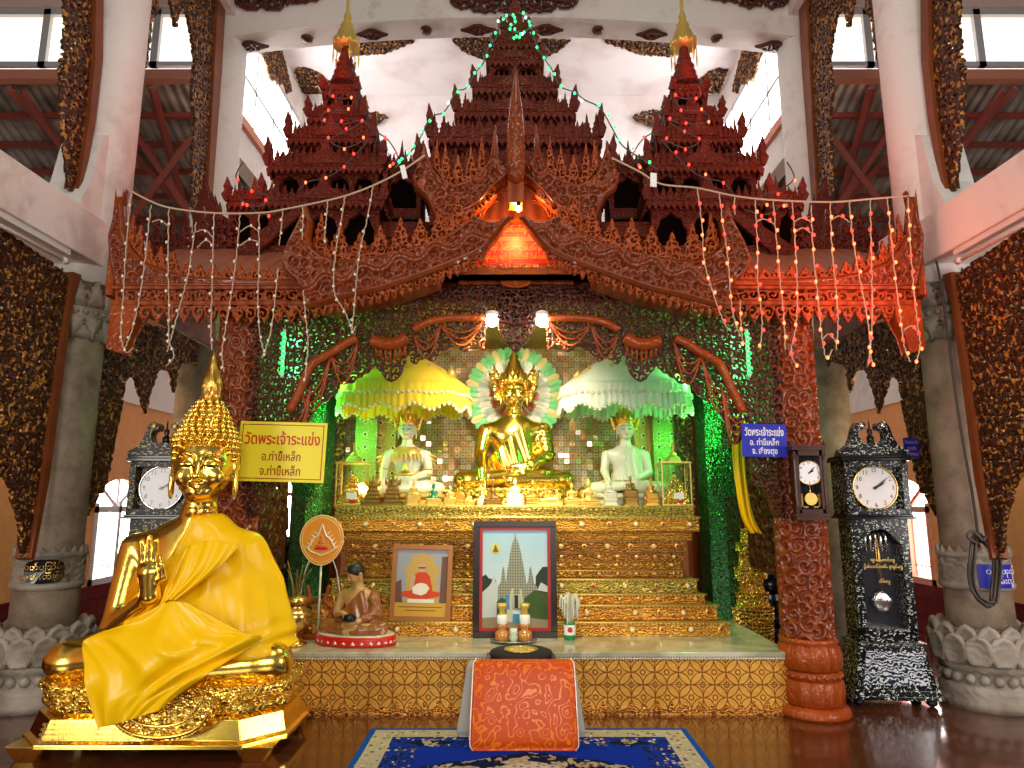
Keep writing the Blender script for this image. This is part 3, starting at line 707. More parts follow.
T_ = {'upper_near': ('beside the near column, reaching toward the camera', 1.0), 'upper_mid': ('on the far side of the near column', 1.0),
      'upper_far': ('down the near side of the far column', 1.), 'lower_near': ('under the white beam at the picture edge', 1.), 'lower_mid': ('hanging behind the grandfather clock', 1.)}
def planksolid(poly, w):
    return None
for k, pts in car.items():
    base = PX(pts, X3)
    jagged = jag(base+[base[0]], .085, .018, seed=len(k), sign=-1)
    for sg, nm in ((-1, 'left'), (1, 'right')):
        t = empty('fretwork_bracket', (X3*-sg, 0, 0), label='gilded pierced fretwork on the %s, %s' % (nm, T_[k][0]), cat='fretwork', group='pierced gilded fretwork of the arcades')
        fret('fretwork_panel', jagged, M['fretgold'], t, res=.0135, thick=.03, put=lambda u, v, w, sg=sg: (-w*sg*1.0, u, v), s=.10, seed=11+len(k), rim=.008, relief=.02)
        # solid plank along the column
        ed = {'upper_near': [(97,-30),(96,60),(89,120),(75,196),(70,196),(82,120),(88,60),(89,-30)], 'upper_mid': None, 'upper_far': [(214,-20),(222,-20),(217,70),(206,215),(201,225),(206,130)],
              'lower_near': [(74,275),(66,300),(56,372),(42,478),(26,560),(23,558),(36,478),(50,372),(62,300),(66,272)], 'lower_mid': None}[k]
        if ed:
            MB().prism(PX(ed, X3), -.06, .06, 'X').build('backing_plank', M['plank'], t)
# ornaments on beam, ceiling and end wall
def orn(name, label, pts, Y, s=.13, cat='ornament', group=None, flat=None, mat='fretgold'):
    if Y: base = P2(pts, Y); pt = putY(Y-.04)
    else:                                                    # flat on the ceiling
        base = []
        for a, b in pts: y_ = 6.78/(W(a, b, 1)[1]-EYE); base.append((W(a, b, y_)[0], y_))
        pt = lambda u, v, w: (u, v, 8.27+w)
    t = fret(name, jag(base+[base[0]], .12, .03, 5, -1), M[mat], None, res=.02, thick=.03, put=pt, s=s, rim=.015, relief=.02, seed=2)
    tag(t, label, cat, group); return t
G1 = 'carved ornaments of the cross beam and ceiling'
L = [(300,4),(320,0),(330,-12),(222,-14),(232,2),(240,8),(252,11),(262,8),(275,11),(284,8),(290,4)]
for sg, nm in ((1, 'left'), (-1, 'right')):
    f = lambda P: [(512+(a-512)*sg, b) for a, b in P]
    orn('ceiling_ornament', 'dark lacy carving at the top %s of the cross beam' % nm, f(L), 7.44, group=G1, mat='fretdark')
    orn('ceiling_ornament', 'gilded wing carving on the white ceiling behind the golden umbrella of the %s spire' % nm, f([(420,41),(405,38),(340,38),(338,50),(352,56),(385,54),(405,46)]), 0, group=G1)
    orn('ceiling_ornament', 'gilded pointed carving low on the white end wall right beside the %s spire' % nm, f([(350,108),(365,112),(378,112),(392,118),(380,124),(366,130),(352,134),(340,120)]), 10.55, group=G1)
    orn('ceiling_ornament', 'gilded corner carving on the white ceiling at its far %s corner' % nm, f([(304,93),(295,70),(304,68),(316,72),(326,80),(333,86),(335,93)]), 0, group=G1)
    base = PX([(263,52),(281,50),(285,62),(288,74),(292,92),(287,94),(284,84),(279,86),(276,80),(272,82),(268,72)], -S3+.02)
    t = fret('ceiling_ornament', jag(base+[base[0]], .12, .03, 5, -1), M['fretgold'], None, res=.02, thick=.04, put=(lambda u, v, w, sg=sg: ((-S3+.03-w)*sg, u, v)), s=.13, rim=.015, relief=.02)
    tag(t, 'gilded ragged carving on the upper %s nave wall above the window' % nm, 'ornament', G1)
orn('ceiling_ornament', 'dark lacy carving at the centre of the cross beam above the middle spire', [(440,-12),(450,-2),(455,8),(470,9),(480,13),(500,12),(512,15),(524,12),(544,13),(556,9),(572,9),(580,-2),(590,-12)], 7.44, group=G1, mat='fretdark')
for sg, nm in ((1, 'left'), (-1, 'right')):
    f = lambda P: [(512+(a-512)*sg, b) for a, b in P]
    orn('ceiling_ornament', 'gilded fan carving on the white ceiling just %s of the middle spire' % nm, f([(452,40),(505,38),(505,62),(480,58),(466,52),(458,46)]), 0, group=G1)
    # soffit pieces lie flat under the beam
    def soff(nm2, lab, cxp, wid, dep, kind):
        x = (cxp-512)/F*7.64/.9*sg; z = zs(x)-.01
        if kind == 'ros':
            t = MB().lathe([(.001, -.05), (.06, -.045), (.10, -.03), (.11, 0), (.001, .005)], 24, fn=lotus(8, .15)).build(nm2, M['fretdark'], None, True, loc=(x, 7.64, z))
            t.data.transform(Matrix.Diagonal((wid, wid, 1, 1)))
        else:
            po = [(x+wid*c, 7.64+dep*s_) for c, s_ in ((-1,0),(-.6,.35),(-.2,.9),(.2,.9),(.6,.35),(1,0),(.6,-.35),(.2,-.9),(-.2,-.9),(-.6,-.35))]
            t = fret(nm2, po, M['fretdark'], None, res=.015, thick=.03, put=(lambda u, v, w, z=z: (u, v, z-.04+w)), s=.10, rim=.02)
        tag(t, lab, 'ornament', G1)
    soff('ceiling_ornament', 'diamond carving under the cross beam beside the %s spire tip' % nm, 372, .20, .10, 'd')
    soff('ceiling_ornament', 'long carving under the cross beam at its %s end' % nm, 252, .22, .10, 'd')
    soff('ceiling_ornament', 'long carving under the cross beam just %s of the middle spire' % nm, 478, .22, .10, 'd')
    soff('ceiling_rosette', 'small round rosette under the cross beam toward its %s end' % nm, 307, .62, 0, 'ros')
    soff('ceiling_rosette', 'small round rosette under the cross beam, %s of centre' % nm, 426, .62, 0, 'ros')
# ================================================================= the carved shrine pavilion
PAV = empty('shrine_pavilion', (0, 5.3, 0), label='carved teak shrine pavilion with tiered spires, naga gables and pierced arch over the altar', cat='pavilion')
PAV_INV = Vector((0, -5.3, 0))
def part(name, mb_or, mat=None, parent=None, smooth=False, **k):
    """build in world coordinates, hang under the pavilion"""
    o = mb_or.build(name, mat, None, smooth, **k) if isinstance(mb_or, MB) else mb_or
    p = parent or PAV
    wl = Vector((0,0,0)); q = p
    while q: wl += q.location; q = q.parent
    o.parent = p; o.location = -wl
    return o
XC = .03
def mirp(pts, c=515): return [(2*c-a, b) for a, b in pts]
ALL = lambda X, Z, D: np.full(X.shape, 1.)
# front pillars with vine relief
def vine_pillar(cx, cy, r, z0, z1, seed):
    nu, nv = 200, int((z1-z0)/.0075)
    U = np.linspace(0, 2*PI, nu, endpoint=False)+1.57; Z = np.linspace(z0, z1, nv); A, B = np.meshgrid(U, Z, indexing='ij')
    h = np.clip(scroll(A*r, B, 2*PI*r/11, seed, turns=1.6, border=.10)*9, -1, 1)*.016
    k = 6                                                     # close the seam
    R = r-.02+h
    V = [((cx+R[i,j]*math.cos(A[i,j])), cy+R[i,j]*math.sin(A[i,j]), B[i,j]) for i in range(nu) for j in range(nv)]
    return V, [(i*nv+j, ((i+1) % nu)*nv+j, ((i+1) % nu)*nv+j+1, i*nv+j+1) for i in range(nu) for j in range(nv-1)]
for sg in (-1, 1):
    px = 2.15*sg+XC
    V, Fc = vine_pillar(px, 5.28, .195, .50, 3.12, 5); p = part('pillar', mk('pillar', V, Fc, M['fretwood'], None, True))
    mb = MB().lathe([(.25, 0), (.26, .02), (.25, .05), (.235, .06), (.215, .075)], 36, (px, 5.28, 0))
    mb.lathe([(.185, .07), (.205, .09), (.212, .16), (.205, .235), (.19, .25)], 64, (px, 5.28, 0), fn=lambda a, z: 1+.07*abs(math.cos(7*a)))
    mb.lathe([(.19, .245), (.205, .255), (.205, .30), (.19, .31)], 36, (px, 5.28, 0))
    for k in range(22):
        a = 2*PI*k/22; mb.ell((px+.203*math.cos(a), 5.28+.203*math.sin(a), .278), (.022,.022,.02), 8, 6)
    mb.lathe([(.185, .31), (.205, .33), (.208, .40), (.20, .47), (.19, .49), (.205, .50), (.205, .525), (.19, .53)], 64, (px, 5.28, 0), fn=lambda a, z: 1+.07*abs(math.cos(7*a+.4)) if z < .48 else 1)
    part('pillar_base', mb, M['wood'], p, True)
    part('pillar', MB().lathe([(.20, 0), (.20, 3.1)], 8, (1.98*sg+XC, 6.75, 0)), M['greenmosaic'])
    # drape-shaped pendant low on the inner pillar
    mb = MB().prism([(1.98*sg+XC+a*.13, 1.78+b*.22) for a, b in ((-1,1),(1,1),(1,-.4),(.6,-.9),(0,-1.1),(-.6,-.9),(-1,-.4))], 6.50, 6.53, 'Y'); part('hanging_panel', mb, M['greenmosaic'], bevel=.01)
    # cut-glass side panel running back from the front pillar
    base = [(5.5,.9),(6.5,.9),(6.5,3.1),(5.5,3.1)]
    o = fret('side_screen', base, M['fretdark'], None, res=.02, thick=.03, put=(lambda u, v, w, X=2.16*sg+XC: (X+w, u, v)), s=.14, rim=.03, relief=.01); part('side_screen', o)
# pierced arch across the front
low = [(515,353),(509,346),(502,338),(497,326),(488,322),(484,330),(483,351),(476,344),(470,346),(463,352),(455,345),(442,351),(432,362),(425,356),(412,364),(407,350),(403,366),(399,376),(390,382),(381,374),
       (374,364),(370,369),(356,378),(347,384),(342,378),(335,391),(323,402),(313,394),(310,417),(301,424),(295,445),(288,436),(281,459),(278,484),(267,488),(260,505),(256,515),(242,517)]
YA = 5.16
pts = low+[(238,300),(240,292),(515,288)]
base = P2(pts, YA); half = jag(P2(low, YA), .05, .012, 3, 1)+P2([(238,330),(240,292),(515,284)], YA)
for sg in (1, -1):
    c = XC
    poly = [(c+(x-W(515,350,YA)[0])*sg, z) for x, z in half]
    if sg < 0: poly = poly[::-1]
    o = fret('arch_fretwork', poly, M['fretdark'], None, res=.0085, thick=.03, put=putY(YA), s=.062, seed=9, rim=.008, relief=.018, border=.15); part('arch_fretwork', o)
roll = [(288,412),(300,388),(310,366),(322,357),(333,351),(345,343),(356,338)]; roll2 = [(412,330),(425,323),(442,319),(460,318),(484,318)]
for sg in (1, -1):
    mb = MB()
    f = lambda P, Y: [(XC+(W(a,b,Y)[0]-W(515,b,Y)[0])*sg, Y, W(a,b,Y)[1]) for a, b in P]
    mb.tube(smoothpts(f(roll, YA-.05), 4), .034, 10); mb.tube(smoothpts(f([(371,340),(380,343),(390,344),(398,342),(406,337)], YA-.06), 4), .048, 10); mb.tube(smoothpts(f(roll2, YA-.05), 4), .030, 10)
    # looped swags of beads below the roll
    rnd = random.Random(5)
    for (x0,y0),(x1,y1),dp in (((300,395),(330,356),34),((330,356),(358,340),36),((412,335),(440,325),28),((440,325),(482,322),22),((288,420),(310,385),40)):
        for q in (1., .7, .42):
            P = []
            for t in np.linspace(0, 1, 14): P.append((x0+(x1-x0)*t, y0+(y1-y0)*t+dp*q*math.sin(PI*t)))
            mb.tube(f(P, YA-.035), .008, 6)
    for q in range(7): mb.tube(f([(374+q*5, 342), (376+q*4.6, 356+6*math.sin(q*PI/6))], YA-.04), .010, 6)
    part('arch_rail', mb, M['wood'], None, True)
mb = MB().box(-2.2+XC, 2.2+XC, 5.2, 5.4, 3.06, 3.22); part('lintel', mb, M['teak'], bevel=.01)
mb = MB().box(-2.3+XC, 2.3+XC, 5.4, 8.1, 3.16, 3.22); part('pavilion_ceiling', mb, M['sheet_green'])
for q in (-2.15, 2.15): part('rear_post', MB().box(q-.15+XC, q+.15+XC, 7.9, 8.1, 0, 3.2), M['teak'])

# --- side wings of the roof
YW = 5.0
fas = [(126,187),(114,210),(107,236),(108,257),(114,288),(310,288),(310,280),(240,279),(194,277),(168,272),(144,262),(130,248),(124,234),(122,205)]
def crest_outline(path, h, step, grow=None, notch=.18):
    """closed outline standing on a polyline: a row of leaf flames"""
    P = [np.array(p) for p in path]; L = [0]
    for a, b in zip(P, P[1:]): L.append(L[-1]+np.linalg.norm(b-a))
    n = max(1, int(round(L[-1]/step))); top = []
    def at(t):
        k = max(j for j in range(len(P)-1) if L[j] <= t+1e-9); q = (t-L[k])/max(L[k+1]-L[k], 1e-9); return P[k]+(P[k+1]-P[k])*q
    hs = [(-.5,notch),(-.36,.30),(-.44,.42),(-.27,.50),(-.30,.60),(-.14,.68),(-.12,.82),(0,1),(.12,.82),(.14,.68),(.30,.60),(.27,.50),(.44,.42),(.36,.30)]
    for i in range(n):
        hh = h*(1+.12*math.sin(i*2.1))*(grow((i+.5)/n) if grow else 1)
        for x, z in hs:
            b = at(min(max((i+.5+x)/n*L[-1], 0), L[-1])); top.append((b[0], b[1]+z*hh))
    return [tuple(p) for p in path]+top[::-1]
for sg in (1, -1):
    M2 = lambda P, Y: [(XC+(W(a,b,Y)[0]-W(515,b,Y)[0])*sg, W(a,b,Y)[1]) for a, b in P]
    def carve(x, z, D, e):
        rid = .018*np.exp(-((D-.022)/.010)**2)
        return e*(.012+rid+.018*np.clip(scroll(x, z, .10, 4)*8, -1, 1)*(D > .035))
    o = fret('eave_board', M2(fas, YW), M['fretwood'], None, res=.0085, thick=.05, put=putY(YW), solid=ALL, hf=carve); part('eave_board', o)
    o = fret('eave_frieze', M2([(114,288),(310,288),(310,301),(114,301)], YW+.01), M['wood'], None, res=.007, thick=.03, put=putY(YW+.01), s=.075, rim=.006, border=.2, bias=.1, seed=2); part('eave_frieze', o)
    mb = MB(); a, b = M2([(113,301),(311,305)], YW-.02); mb.box(min(a[0],b[0]), max(a[0],b[0]), YW-.03, YW+.05, b[1], a[1]); a, b = M2([(111,286),(311,289)], YW-.03)
    mb.box(min(a[0],b[0]), max(a[0],b[0]), YW-.04, YW+.05, b[1], a[1]); part('eave_moulding', mb, M['teak'], bevel=.005)
    sc_ = [(112,304)]; n = 13
    for i in range(n):
        x0 = 136+(310-136)*i/n; w_ = (310-136)/n
        for t, d in ((0, 5), (.18, 13), (.32, 15), (.5, 20), (.68, 15), (.82, 13)): sc_.append((x0+w_*t, 304+d))
    sc_ = [(136,304)]+sc_[1:]+[(310,309),(310,304)]
    o = fret('eave_valance', M2(sc_, YW), M['wood'], None, res=.007, thick=.025, put=putY(YW), s=.08, rim=.008, border=.18, bias=.05, seed=6); part('eave_valance', o)
    mb = MB().prism(M2([(113,302),(137,302),(134,322),(126,336),(121,352),(108,348),(111,325)], YW), YW-.02, YW+.10); part('corner_bracket', mb, M['wood'], bevel=.01)
    cp = M2([(126,238),(132,249),(144,262),(168,272),(194,277),(240,279),(300,280)], YW+.01)
    o = fret('eave_crest', crest_outline(cp, .155, .105, grow=lambda t: 1.75-1.0*min(t*2.2, 1)), M['wood'], None, res=.008, thick=.025, put=putY(YW+.02), s=.055, rim=.01, border=.2, bias=.1); part('eave_crest', o)
    # end board in depth and its crest, seen beyond the first
    x0 = M2([(112,260)], YW)[0][0]
    endp = [(5.0, 3.05), (5.0, 3.85), (5.12, 3.45), (5.4, 3.28), (6.3, 3.26), (6.6, 3.5), (6.75, 3.9), (6.8, 3.05)]
    part('end_board', MB().prism(endp, x0-.03, x0+.03, 'X'), M['wood'], bevel=.01)
    o = fret('end_crest', crest_outline([(5.1,3.45),(5.4,3.27),(6.3,3.25),(6.6,3.5)], .20, .12), M['tower'], None, res=.012, thick=.025, put=(lambda u, v, w, x0=x0: (x0+w, u, v)), s=.06, rim=.01, border=.2); part('end_crest', o)
    # boarded roof slope
    xa, xb = sorted((x0, 1.0*sg+XC)); zt = 3.23
    mb = MB().add([(xa,5.05,zt),(xb,5.05,zt),(xb,5.95,3.78),(xa,5.95,3.78),(xa,5.05,zt-.05),(xb,5.05,zt-.05),(xb,5.95,3.72),(xa,5.95,3.72)], [(0,1,2,3),(7,6,5,4),(0,4,5,1),(1,5,6,2),(2,6,7,3),(3,7,4,0)])
    part('roof_slope', mb, M['boards'])
    # pierced ridge crest at the rear of the wing
    cp = M2([(146,262),(160,252),(196,250),(240,246)], 5.95)
    o = fret('ridge_crest', crest_outline(cp, .42, .15), M['tower'], None, res=.012, thick=.03, put=putY(5.95), s=.07, rim=.012, border=.2); part('ridge_crest', o)
    # rear eave of the wing with its corner horn, near the far column
    mb = MB().prism(M2([(196,218),(203,200),(206,182),(211,205),(214,196),(219,214),(230,222),(236,232),(236,246),(196,246)], 6.6), 6.55, 6.63); part('corner_horn', mb, M['tower'], bevel=.01)

# --- the two crossing naga gables
YG = 4.72
def serp(p0, p1, amp, wl, wd):
    p0 = np.array(p0); p1 = np.array(p1); d = p1-p0; L = np.linalg.norm(d); d = d/L; nrm = np.array((-d[1], d[0]))
    def hf(x, z, D, e):
        t = (x-p0[0])*d[0]+(z-p0[1])*d[1]; q = (x-p0[0])*nrm[0]+(z-p0[1])*nrm[1]
        c = amp*np.sin(t/wl*2*PI); w = np.abs(q-c)/np.sqrt(1+(amp*2*PI/wl*np.cos(t/wl*2*PI))**2)
        body = np.sqrt(np.clip(1-(w/wd)**2, 0, 1))*.06*(1+.10*np.sin(t*130))
        body2 = np.maximum(body-.018*np.exp(-((w-wd*.45)/(wd*.16))**2), 0)
        rid = .03*np.exp(-((D-.018)/.012)**2)+.014*np.exp(-((D-.05)/.008)**2)
        return e*(.012+np.maximum(body2, rid)+.018*np.clip(scroll(x, z, .085, 8)*8, -1, 1)*(body < .004)*(D > .03))
    return hf
low_arm = [(306,202),(299,222),(288,243),(282,261),(287,272),(297,281),(304,292),(307,308),(318,306),(350,297),(382,290),(415,279),(445,268),(470,258),(482,252),(489,246),(500,234),(507,224),(514,216),(505,217),(498,222),(489,222),(476,216),(473,208),(470,220),(455,232),(430,244),(406,251),(380,257),(358,261),(338,261),(323,256),(313,248),(311,238),(313,222),(309,212)]
fringe = [(312,310)]
n = 22
for i in range(n):
    for t, d in ((0,2),(.3,9),(.55,11),(.85,7)):
        q = (i+t)/n; x = 312+(486-312)*q; y = np.interp(x, [307,350,382,415,445,470,489], [309,299,292,281,270,260,249]); fringe.append((x, y+d))
fringe += [(489,249),(470,258),(445,268),(415,279),(382,290),(350,297),(312,307)]
up_arm = [(426,142),(421,158),(413,178),(417,190),(426,196),(432,208),(437,222),(444,232),(448,224),(456,216),(470,212),(482,204),(494,190),(504,182),(512,176),(513,150),(509,152),(505,166),(500,158),(499,140),(497,122),(494,138),(491,155),(487,168),(478,177),(466,183),(455,186),(444,181),(436,173),(432,162),(428,152)]
for sg in (1, -1):
    M2 = lambda P, Y: [(XC+(W(a,b,Y)[0]-W(517,b,Y)[0])*sg, W(a,b,Y)[1]) for a, b in P]
    lp = M2(low_arm, YG); a = M2([(318,282)], YG)[0]; b = M2([(500,232)], YG)[0]
    o = fret('naga_gable', lp, M['fretwood'], None, res=.007, thick=.10, put=putY(YG), solid=ALL, hf=serp(a, b, .034, .27, .038)); g = part('naga_gable', o)
    o = fret('gable_fringe', M2(fringe, YG+.04), M['wood'], None, res=.0065, thick=.03, put=putY(YG+.04), s=.05, rim=.006, border=.2, bias=.1, relief=.015); part('gable_fringe', o, parent=g)
    cp = M2([(313,246),(323,256),(338,260),(358,260),(380,256),(406,250),(430,243),(455,231),(466,224)], YG+.03)
    if sg < 0: cp = cp
    o = fret('gable_crest', crest_outline(cp, .27, .145, grow=lambda t: 1.35-.5*math.sin(PI*min(t*1.2, 1)) if t < .3 else .95), M['wood'], None, res=.007, thick=.03, put=putY(YG+.05), s=.062, rim=.010, border=.18, bias=.08, relief=.016); part('gable_crest', o, parent=g)
    YU = 4.98
    a = M2([(425,182)], YU)[0]; b = M2([(505,170)], YU)[0]
    o = fret('upper_gable', M2(up_arm, YU), M['fretwood'], None, res=.007, thick=.10, put=putY(YU), solid=ALL, hf=serp(a, b, .05, .24, .035)); g2 = part('upper_gable', o)
    cp = M2([(434,166),(444,180),(455,185),(466,182),(478,176),(487,167)], YU+.03)
    o = fret('gable_crest', crest_outline(cp, .30, .115), M['wood'], None, res=.008, thick=.03, put=putY(YU+.04), s=.055, rim=.01, border=.2); part('gable_crest', o, parent=g2)
    # scroll bracket linking the gables (between lower naga and upper arm)
    o = fret('gable_spandrel', M2([(437,222),(444,232),(455,228),(470,220),(488,204),(498,196),(494,188),(482,200),(466,208),(450,214)], YU), M['wood'], None, res=.008, thick=.05, put=putY(YU), s=.07, rim=.01, border=.25, bias=.2, relief=.03); part('gable_spandrel', o, parent=g2)
    # carved leaf scrolls inside the gable opening
    o = fret('gable_leafwork', M2([(511,174),(500,186),(488,200),(478,212),(470,222),(484,217),(488,209),(494,203),(502,201),(498,198),(496,195),(501,192),(508,190),(505,187),(512,182)], YU+.12), M['wood'], None, res=.007, thick=.03, put=putY(YU+.12), s=.06, rim=.01, border=.2, bias=.15, relief=.02); part('gable_leafwork', o, parent=g2)
# central king-post leaf
M1 = lambda P, Y: [(XC+(W(a,b,Y)[0]-W(517,b,Y)[0]), W(a,b,Y)[1]) for a, b in P]
o = fret('gable_king_post', M1([(517,68),(521,90),(524,110),(526,135),(527,165),(525,178),(517,182),(509,178),(507,165),(508,135),(510,110),(513,90)], 4.82), M['fretwood'], None, res=.007, thick=.12, put=putY(4.82), solid=ALL,
    hf=lambda x, z, D, e: e*(.02+.05*np.clip(D/.06, 0, 1)**.6+.012*np.clip(scroll(x, z, .075, 3)*4, -1, 1)*(z < 4.5))); part('gable_king_post', o)
part('pendant_post', MB().prism(M1([(510,176),(524,176),(524,204),(510,204)], 4.9), 4.86, 5.0), M['teak'], bevel=.006)
# gable panel and its inscribed red board
part('gable_panel', MB().prism(M1([(517,160),(450,222),(436,264),(598,264),(584,222)], 5.34), 5.34, 5.38), M['teak'])
mb = MB().prism(M1([(478,221),(556,221),(556,225),(478,225)], 5.3), 5.27, 5.34); part('panel_moulding', mb, M['wood'])
o = mk('x', [], [], M['red']) ; bpy.data.objects.remove(o)
mb = MB().prism(M1([(492,224),(543,224),(556,244),(562,264),(474,264),(480,244)], 5.3), 5.30, 5.34); bd = part('inscribed_board', mb, M['red'])
for i, (tx, y, wd) in enumerate((('ထရံႇသၢင်ႇၸဝ်ႈၵျွင်းမိူင်း', 229.5, 38), ('ဝတ်ႉၽြႃးၸဝ်ႈလႄႈၸၢင်ႊသုၺ်ႇလႅင်ၽြႃးၸဝ်ႈ', 238.5, 52), ('လွၵ်းၸွင်ႇ ပိူၼ်ႈသၢင်ႊ ထူပၼ်ႇသိမ်း မိူင်းတႆး', 248, 64), ('ၵုသူဝ်ႇလူ ၼွင်ႉဝႂ် တၢင်းလီ ပဵၼ်ၸဝ်ႈပွင်', 257, 72))):
    x, z = M1([(518, y)], 5.29)[0]; o = lettering('board_lettering', tx, .055, (0,0,0), simple('gold_lettering_%d' % i, (.95,.55,.10), .3) if i == 0 else bpy.data.materials['gold_lettering_0'], None, ext=.002)
    w_ = max(o.dimensions.x, .01); want = wd/F*5.3/.957; 
    for v in o.data.vertices: v.co.x *= want/w_
    part('board_lettering', o, parent=bd); o.location += Vector((x, 5.294, z))
o = fret('panel_frieze', M1([(446,264),(590,264),(597,276),(440,276)], 5.28), M['wood'], None, res=.009, thick=.04, put=putY(5.27), s=.07, solid=ALL, hf=lambda x, z, D, e: e*(.006+.014*np.clip(scroll(x, z, .06, 3)*4, -1, 1))); part('panel_frieze', o)
mb = MB(); a, b = M1([(460,275),(574,287)], 5.2); mb.box(a[0], b[0], 5.12, 5.36, b[1], a[1]); a, b = M1([(460,262),(466,286)], 5.2); mb.box(a[0], b[0], 5.16, 5.36, b[1], a[1]); a, b = M1([(568,262),(574,286)], 5.2); mb.box(a[0], b[0], 5.16, 5.36, b[1], a[1]); part('tie_beam', mb, M['teak'], bevel=.008)
x, z = M1([(517,281)], 5.08)[0]
mb = MB(); mb.T = Matrix.Translation((x, 5.10, z)) @ Matrix.Rotation(PI/2, 4, 'X'); mb.lathe([(.12, -.02), (.125, 0), (.115, .02), (.10, .022), (.09, .012), (.001, .03)], 32, sy=.42); mb.T = None; part('oval_boss', mb, M['wood'], None, True)
o = fret('arch_keystone', M1([(497,289),(537,289),(540,312),(534,322),(528,322),(517,326),(506,322),(500,322),(494,312)], 5.1), M['fretdark'], None, res=.008, thick=.03, put=putY(5.10), s=.06, rim=.01, relief=.02); part('arch_keystone', o)
# sloping lower edge board each side of the tie beam
for sg in (1, -1):
    M2 = lambda P, Y: [(XC+(W(a,b,Y)[0]-W(517,b,Y)[0])*sg, W(a,b,Y)[1]) for a, b in P]
    part('gable_soffit', MB().prism(M2([(313,308),(440,272),(440,282),(400,296),(330,312)], 4.95), 4.83, 5.15), M['teak'])

